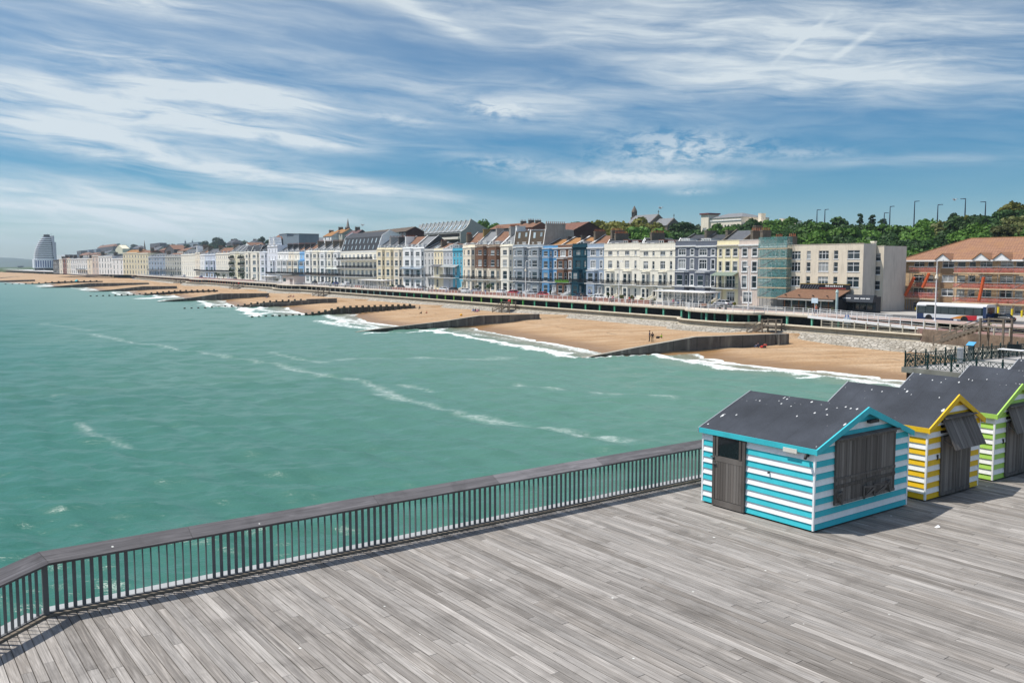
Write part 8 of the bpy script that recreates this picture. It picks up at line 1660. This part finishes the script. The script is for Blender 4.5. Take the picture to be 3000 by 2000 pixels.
def joints(pose, h):
    """joint positions (x right, y forward) for a person h metres tall"""
    k = h/1.75
    J = dict(pel=(0, 0, .93), wst=(0, .0, 1.08), chest=(0, 0, 1.30), neck=(0, .01, 1.47), head=(0, .03, 1.60), top=(0, .03, 1.69))
    for s_, n in ((-1, 'l'), (1, 'r')): J.update({'hip'+n: (.10*s_, 0, .90), 'kne'+n: (.11*s_, .02, .49), 'ank'+n: (.11*s_, -.02, .09), 'toe'+n: (.12*s_, .17, .035), 'sho'+n: (.19*s_, 0, 1.41), 'elb'+n: (.25*s_, -.03, 1.13), 'wri'+n: (.25*s_, .07, .90), 'han'+n: (.24*s_, .11, .80)})
    if pose == 'walk': J.update(knel=(-.1, .16, .51), ankl=(-.1, .22, .10), toel=(-.1, .40, .06), kner=(.1, .02, .49), ankr=(.1, -.28, .14), toer=(.1, -.12, .04), elbl=(-.24, -.14, 1.14), wril=(-.23, -.12, .92), hanl=(-.22, -.08, .83), elbr=(.24, .08, 1.13), wrir=(.22, .26, .98), hanr=(.2, .33, .93))
    if pose == 'lean': J.update(chest=(0, .14, 1.27), neck=(0, .24, 1.40), head=(0, .31, 1.50), top=(0, .34, 1.59), shol=(-.19, .2, 1.34), shor=(.19, .2, 1.34), elbl=(-.22, .36, 1.12), elbr=(.22, .36, 1.12), wril=(-.15, .56, 1.08), wrir=(.15, .56, 1.08), hanl=(-.08, .64, 1.07), hanr=(.08, .64, 1.07))
    if pose in ('sit', 'sitback', 'sitbench'):
        d = .80 if pose != 'sitbench' else .46; b = -.10 if pose == 'sitback' else .04
        for q, v in list(J.items()):
            if q[:3] in ('pel', 'wst', 'che', 'nec', 'hea', 'top', 'sho', 'elb', 'wri', 'han'): J[q] = (v[0], v[1]+(v[2]-.93)*b*2, v[2]-d)
        hz = .11 if pose != 'sitbench' else .45
        for s_, n in ((-1, 'l'), (1, 'r')):
            J['hip'+n] = (.1*s_, .02, hz+.01)
            if pose == 'sitbench': J.update({'kne'+n: (.12*s_, .44, .48), 'ank'+n: (.12*s_, .42, .09), 'toe'+n: (.12*s_, .6, .04)})
            elif pose == 'sit': J.update({'kne'+n: (.14*s_, .42, .42), 'ank'+n: (.12*s_, .66, .08), 'toe'+n: (.12*s_, .82, .06), 'elb'+n: (.26*s_, .18, .42), 'wri'+n: (.16*s_, .38, .44), 'han'+n: (.1*s_, .45, .43)})
            else: J.update({'kne'+n: (.13*s_, .46, .20), 'ank'+n: (.12*s_, .88, .07), 'toe'+n: (.13*s_, .96, .17), 'elb'+n: (.27*s_, -.26, .32), 'wri'+n: (.26*s_, -.36, .10), 'han'+n: (.26*s_, -.42, .04)})
    if pose == 'lie':
        for q, v in list(J.items()): J[q] = (v[0], v[2]-.93, .13+v[1]*.3)
    return {q: Vector(v)*k for q, v in J.items()}, k
def person(label, p, rz, pose, top, bottom, hair=0, h=1.75, group=None, longh=False, shorts=False, sleeves=True):
    o = thing('person', label, 'person', p, rz, group); J, k = joints(pose, h)
    V = []; E = []; Rr = []; I = {}
    def add(n, r): I[n] = len(V); V.append(J[n]); Rr.append(r if not isinstance(r, tuple) else r)
    for n, r in (('pel', .125*k), ('wst', .115*k), ('chest', .135*k), ('neck', .052*k), ('head', .092*k), ('top', .07*k)): add(n, r)
    for a, b in (('pel', 'wst'), ('wst', 'chest'), ('chest', 'neck'), ('neck', 'head'), ('head', 'top')): E.append((I[a], I[b]))
    for n in 'lr':
        for q, r in (('hip', .085), ('kne', .056), ('ank', .038), ('toe', .034), ('sho', .055), ('elb', .041), ('wri', .030), ('han', .034)): add(q+n, r*k)
        E += [(I['pel'], I['hip'+n]), (I['hip'+n], I['kne'+n]), (I['kne'+n], I['ank'+n]), (I['ank'+n], I['toe'+n]), (I['chest'], I['sho'+n]), (I['sho'+n], I['elb'+n]), (I['elb'+n], I['wri'+n]), (I['wri'+n], I['han'+n])]
        hv = J['han'+n]; dv = (J['han'+n]-J['wri'+n]).normalized(); sd = dv.orthogonal().normalized()
        for f, (off, ln) in enumerate(((-.028, .075), (-.010, .088), (.008, .083), (.026, .065))):
            V.append(hv+dv*.025*k+sd*off*k); Rr.append(.010*k); V.append(hv+dv*ln*k+sd*off*k*1.1+Vector((0, .01, 0))); Rr.append(.008*k); E += [(I['han'+n], len(V)-2), (len(V)-2, len(V)-1)]
        V.append(hv+dv*.02*k-sd*.05*k); Rr.append(.010*k); E.append((I['wri'+n], len(V)-1))
    body = skinned('body', V, E, Rr, SKIN, o)
    def part(nm, chain, rads, m):
        vs, es, rs = [], [], []; ix = {}
        for n in chain: 
            for q in n:
                if q not in ix: ix[q] = len(vs); vs.append(J[q] if isinstance(q, str) else q); rs.append(rads.get(q, .06)*k)
            for a, b in zip(n[:-1], n[1:]):
                if (ix[a], ix[b]) not in es: es.append((ix[a], ix[b]))
        return skinned(nm, vs, es, rs, m, o)
    arm = [['chest', 'sho'+n, 'elb'+n]+(['wri'+n] if sleeves else []) for n in 'lr']
    part('shirt', [['pel', 'wst', 'chest']]+arm, {'pel': .138, 'wst': .132, 'chest': .152, 'shol': .064, 'shor': .064, 'elbl': .052, 'elbr': .052, 'wril': .045, 'wrir': .045}, top)
    part('trousers', [['wst', 'pel', 'hip'+n, 'kne'+n]+([] if shorts else ['ank'+n]) for n in 'lr'], {'wst': .118, 'pel': .136, 'hipl': .10, 'hipr': .10, 'knel': .075, 'kner': .075, 'ankl': .06, 'ankr': .06}, bottom)
    for n in 'lr': part('shoe', [['ank'+n, 'toe'+n]], {'ank'+n: .05, 'toe'+n: .045}, cloth('black', CC['black']))
    up = (J['top']-J['neck']).normalized(); mb = MB(); c = J['head']+up*.035*k+Vector((0, -.022*k, 0)); mb.blob(c, .112*k, 10, 7, 0, (.92, 1.0, 1.05))
    if longh: mb.blob(c+Vector((0, -.05, -.12))*k, .09*k, 8, 6)
    mb.build('hair', HAIRS[hair], o, True)
    mb = MB(); fc = J['head']+Vector((0, .085, .0))*k
    mb.blob(fc+Vector((0, .012, -.01))*k, .016*k, 6, 4); mb.build('nose', SKIN, o, True)
    for sx in (-1, 1): mb = MB(); mb.blob(fc+Vector((.034*sx, -.004, .02))*k, .012*k, 6, 4); mb.build('eye', HAIRS[0], o); mb = MB(); mb.blob(J['head']+Vector((.095*sx, 0, 0))*k, .022*k, 6, 4, 0, (.5, 1, 1.3)); mb.build('ear', SKIN, o)
    mb = MB(); mb.blob(fc+Vector((0, .0, -.045))*k, .02*k, 6, 4, 0, (1.2, .4, .3)); mb.build('mouth', mat('lips', (.3, .1, .08), .5), o)
    return o
def bpos(px, py):
    z = 1.0
    for _ in range(6):
        p = onz(px, py, z); s, t = st(p); z = float(beachz(np.array([s]), np.array([t]))[0])
    return Vector((p[0], p[1], z))
C_ = lambda n: cloth(n, CC[n]); FWD = ROT                       # facing inland; +pi faces the sea
GB_ = 'people on the beach'; GPm = 'people on the promenade'
person('man in dark clothes standing on the beach above the nearest groyne, left of a pair', bpos(1903, 1000), FWD+2.6, 'stand', C_('navy'), C_('black'), 0, 1.8, GB_); person('person in black standing on the beach close to the man in navy', bpos(1911, 1003), FWD-2.3, 'walk', C_('black'), C_('khaki'), 0, 1.7, GB_); person('child in a dark and lime top sitting on the beach by the standing pair', bpos(1939, 990), FWD+2.0, 'sit', C_('lime'), C_('black'), 0, 1.3, GB_)
person('person in dark blue sitting on the shingle under the nearest groyne', bpos(2222, 1018), FWD+2.9, 'sit', C_('navy'), C_('denim'), 0, 1.7, GB_); person('person with a red top sitting at the square block of the nearest groyne', bpos(2242, 1019), FWD-2.7, 'sit', C_('red'), C_('black'), 0, 1.65, GB_)
for a in ((1387, 913, 'sit', 'blue', 'white', 'person in blue sitting at the left of a beach group of four'), (1394, 911, 'sit', 'black', 'denim', 'person in black sitting at the back of a beach group of four'), (1398, 914, 'sitback', 'pink', 'purple', 'person in pink sitting in the middle of a beach group of four'), (1404, 912, 'sit', 'navy', 'blue', 'person in navy sitting at the right of a beach group of four'), (1229, 902, 'sitback', 'black', 'khaki', 'person leaning back on the beach at the end of the timber piles'), (1235, 919, 'sit', 'black', 'black', 'child in black sitting on the sand, left of a pair playing'), (1251, 919, 'sit', 'red', 'khaki', 'child in red sitting on the sand, right of a pair playing'), (784, 868, 'sitback', 'black', 'blue', 'person with blue towel reclining by the fifth groyne'), (847, 872, 'sit', 'navy', 'denim', 'person in navy sitting in a group of three under the kiosk bastion'), (853, 870, 'sit', 'red', 'black', 'person in red sitting in a group of three under the kiosk bastion'), (861, 872, 'sit', 'pink', 'grey', 'person in pink sitting in a group of three under the kiosk bastion'), (233, 829, 'sit', 'navy', 'black', 'person in navy sitting by the teal beach tent'), (278, 826, 'sit', 'black', 'black', 'person in black sitting on the far beach'), (471, 846, 'sit', 'red', 'grey', 'person in red sitting on the far beach by the small dark piles'), (484, 845, 'sit', 'pink', 'white', 'person in pink sitting on the far beach by the small dark piles')):
    person(a[5], bpos(a[0], a[1]), FWD+math.pi+random.uniform(-.8, .8), a[2], C_(a[3]), C_(a[4]), random.randrange(3), 1.3 if 'child' in a[5] else 1.7, GB_)
p = bpos(225, 828); o = thing('beach_tent', 'small teal beach tent on the far beach', 'tent', p, ROT); mb = MB(); mb.blob((0, 0, 0), 1.6, 10, 6, 0, (1.2, .9, 1.1)); mb.build('canopy', cloth('tealtent', (.05, .45, .5)), o)
p = bpos(1351, 925); mb = MB(); mb.blob((0, 0, .2), .32, 10, 7); q = mb.build('beach_ball', cloth('ballorange', (.7, .35, .02))); q.location = p; tag(q, 'orange ball lying on the beach below the group of four', 'ball')
for px, py, lb, c in ((1927, 991, 'dark bag lying beside the sitting child on the beach', 'black'), (2233, 1019, 'dark red backpack between the two people under the nearest groyne', 'red')):
    mb = MB(); mb.blob((0, 0, .16), .28, 8, 6, 0, (1.2, .8, .8)); mb.bar((-.2, 0, .3), (.2, 0, .36), .03); q = mb.build('bag', C_(c)); q.location = bpos(px, py); tag(q, lb, 'bag')
def prom(px, t=123.2, z=4.76): s, _ = PT(px, 870, t); return W(s, t, z)
for a in ((1519, 'stand', 'blue', 'black', 'person in blue standing at the railing by the ornate lamp column, left of a couple'), (1527, 'stand', 'black', 'black', 'person in black standing at the railing by the ornate lamp column, right of a couple'), (1789, 'walk', 'white', 'navy', 'person in a white top walking left of the spiky palm couple'), (1796, 'walk', 'pink', 'black', 'person in a pink top walking beside the person in white'), (1844, 'walk', 'red', 'navy', 'person in a red shirt walking in front of the long cream house'), (1856, 'walk', 'black', 'black', 'person in black walking right behind the red shirt'), (1831, 'walk', 'white', 'white', 'person all in white in front of a red door of the long cream house'), (1973, 'stand', 'pink', 'black', 'person in bright pink standing by the glazed shelter'), (1988, 'sitbench', 'blue', 'black', 'person in blue seated inside the glazed shelter'), (2000, 'sitbench', 'black', 'grey', 'person in black seated inside the glazed shelter'), (1256, 'walk', 'navy', 'navy', 'person in navy on the promenade in front of the small grey house'), (1266, 'stand', 'black', 'grey', 'person in black on the promenade by the apricot house'), (1277, 'sitbench', 'black', 'black', 'seated person in black on the promenade by the apricot house'), (1308, 'walk', 'white', 'blue', 'person in white walking in front of the grey blue verandah'), (1317, 'walk', 'navy', 'black', 'person in navy walking in front of the grey blue verandah'), (1382, 'walk', 'blue', 'black', 'person in bright blue walking in front of the two brown brick houses'), (1422, 'walk', 'blue', 'denim', 'person in blue beside the bushier cabbage palm'), (1113, 'sitbench', 'black', 'red', 'seated person in black at the right end of the balconied terrace shelter'), (1119, 'sitbench', 'navy', 'black', 'seated person in navy at the right end of the balconied terrace shelter'), (1129, 'sitbench', 'black', 'black', 'seated person in black in front of the cream bay houses'), (864, 'stand', 'white', 'black', 'person in white standing right of the kiosk'), (872, 'stand', 'black', 'black', 'person in black standing right of the kiosk'), (981, 'stand', 'black', 'black', 'person in black in front of the striped awning'), (1702, 'walk', 'black', 'denim', 'person in black walking in front of the dark teal house'), (758, 'walk', 'navy', 'black', 'person in navy walking near the gabled hotel'), (782, 'walk', 'purple', 'black', 'person in purple walking near the gabled hotel shelter')):
    person(a[4], prom(a[0], 125.2 if 'seated person' in a[4] and 'shelter' not in a[4] else (124.8 if 'shelter' in a[4] and a[1] == 'sitbench' else 123.2)), FWD+random.choice((math.pi/2, -math.pi/2)), a[1], C_(a[2]), C_(a[3]), random.randrange(3), random.uniform(1.62, 1.8), GPm, shorts=random.random() < .2)
s, z = PT(2391, 916, 121.6); person('man in an orange top and hat walking past the restaurant', W(s, 121.6, 4.84), FWD+1.4, 'walk', C_('orange'), C_('denim'), 2, 1.74, GPm)
for px, t_, c, c2, lb in ((2539, 120.2, 'red', 'grey', 'person in red on the lower walk under the ramp'), (2561, 120.2, 'teal', 'black', 'person in a teal top on the lower walk under the ramp')): s, _ = PT(px, 950, t_); person(lb, W(s, t_, LZ+.0), FWD+1.2, 'walk', C_(c), C_(c2), 0, 1.72, GPm)
s, _ = PT(2898, 945, 120.6); o = person('cyclist in a lime yellow top leaning at the white barrier', W(s, 120.6, 3.92), FWD+.3, 'lean', C_('lime'), C_('black'), 0, 1.72, GPm)
s, _ = PT(2908, 950, 119.9); b = thing('bicycle', 'white bicycle standing beside the cyclist in lime yellow', 'bicycle', W(s, 119.9, 3.92), ROT)
wm = MB()
for k in range(20):
    g0, g1 = 6.2832*k/20, 6.2832*(k+1)/20; wm.bar((.34*math.cos(g0), 0, .34*math.sin(g0)), (.34*math.cos(g1), 0, .34*math.sin(g1)), .02, n=5)
for k in range(8): g0 = .785*k; wm.bar((0, 0, 0), (.33*math.cos(g0), 0, .33*math.sin(g0)), .006, n=4)
wm = wm.mesh('wheel', TYRE)
for x in (-.5, .5): link('wheel', wm, b, (x, 0, .36))
mb = MB(); A_, B_, C2, D_, E_ = (-.5, 0, .36), (-.18, 0, .82), (.32, 0, .86), (-.02, 0, .34), (.5, 0, .36)
for p, q in ((A_, B_), (A_, D_), (B_, D_), (B_, C2), (D_, C2), (C2, E_)): mb.bar(p, q, .022)
mb.build('frame', RAILM, b); mb = MB(); mb.box(-.32, -.08, -.07, .07, .90, .96); mb.build('saddle', IRON, b); mb = MB(); mb.bar((.34, -.26, 1.0), (.34, .26, 1.0), .018); mb.bar((.32, 0, .86), (.34, 0, 1.0), .02); mb.build('handlebar', IRON, b)
# ================================================================== GULLS
def gull(label, px, py, D, sp):
    d = ray(px, py); p = d*(D/d[1]); o = thing('gull', label, 'bird', (p[0], p[1], p[2]+CZ), random.uniform(0, 6), 'gulls in the sky'); mb = MB(); mb.blob((0, 0, 0), .13, 8, 6, 0, (.8, 2.2, .8)); mb.blob((0, .3, .04), .07, 6, 5)
    for sx in (-1, 1):
        a, b, c = (0, .08, .05), (.35*sx, .12, .22), (.72*sx, -.12, .12); a2, b2 = (0, -.14, .04), (.32*sx, -.1, .20); th = Vector((0, 0, .02))
        f = [Vector(v) for v in (a, b, b2, a2)]; f = f if sx > 0 else f[::-1]; mb.hexa([v-th for v in f]+[v+th for v in f]); mb.hexa([Vector(b)-th, Vector(c)-th*.4, Vector(c)-th*.4+Vector((0, -.03, 0)), Vector(b2)-th, Vector(b)+th, Vector(c)+th*.4, Vector(c)+th*.4+Vector((0, -.03, 0)), Vector(b2)+th])
    mb.build('body', mat('gull_grey', (.30, .31, .33), .7), o); o.scale = (sp,)*3
gull('gull gliding between the church and the cream hall', 1935, 610, 160, 1.1); gull('gull near the leaning skyline tree between lamp posts', 2797, 586, 150, 1.0); gull('far gull low above the left hill', 1062, 660, 300, 1.6)
# ================================================================== AIR
HAZE = True
if HAZE:
    mb = MB(); mb.box(-7200, 2600, -320, 7000, -3.0, 190); hz = mb.build('haze', bpy.data.materials.new('haze')); hz['kind'] = 'stuff'; m = hz.data.materials[0]; m.use_nodes = True; t = NT(m.node_tree); t.n.remove(t.n['Principled BSDF']); v = t.new('ShaderNodeVolumePrincipled'); v.inputs['Color'].default_value = (.72, .86, 1.0, 1); v.inputs['Density'].default_value = .00009; v.inputs['Anisotropy'].default_value = .2; t.l.new(v.outputs[0], t.n['Material Output'].inputs['Volume'])
SC.cycles.volume_bounces = 0; SC.cycles.max_bounces = 6; SC.cycles.transparent_max_bounces = 12
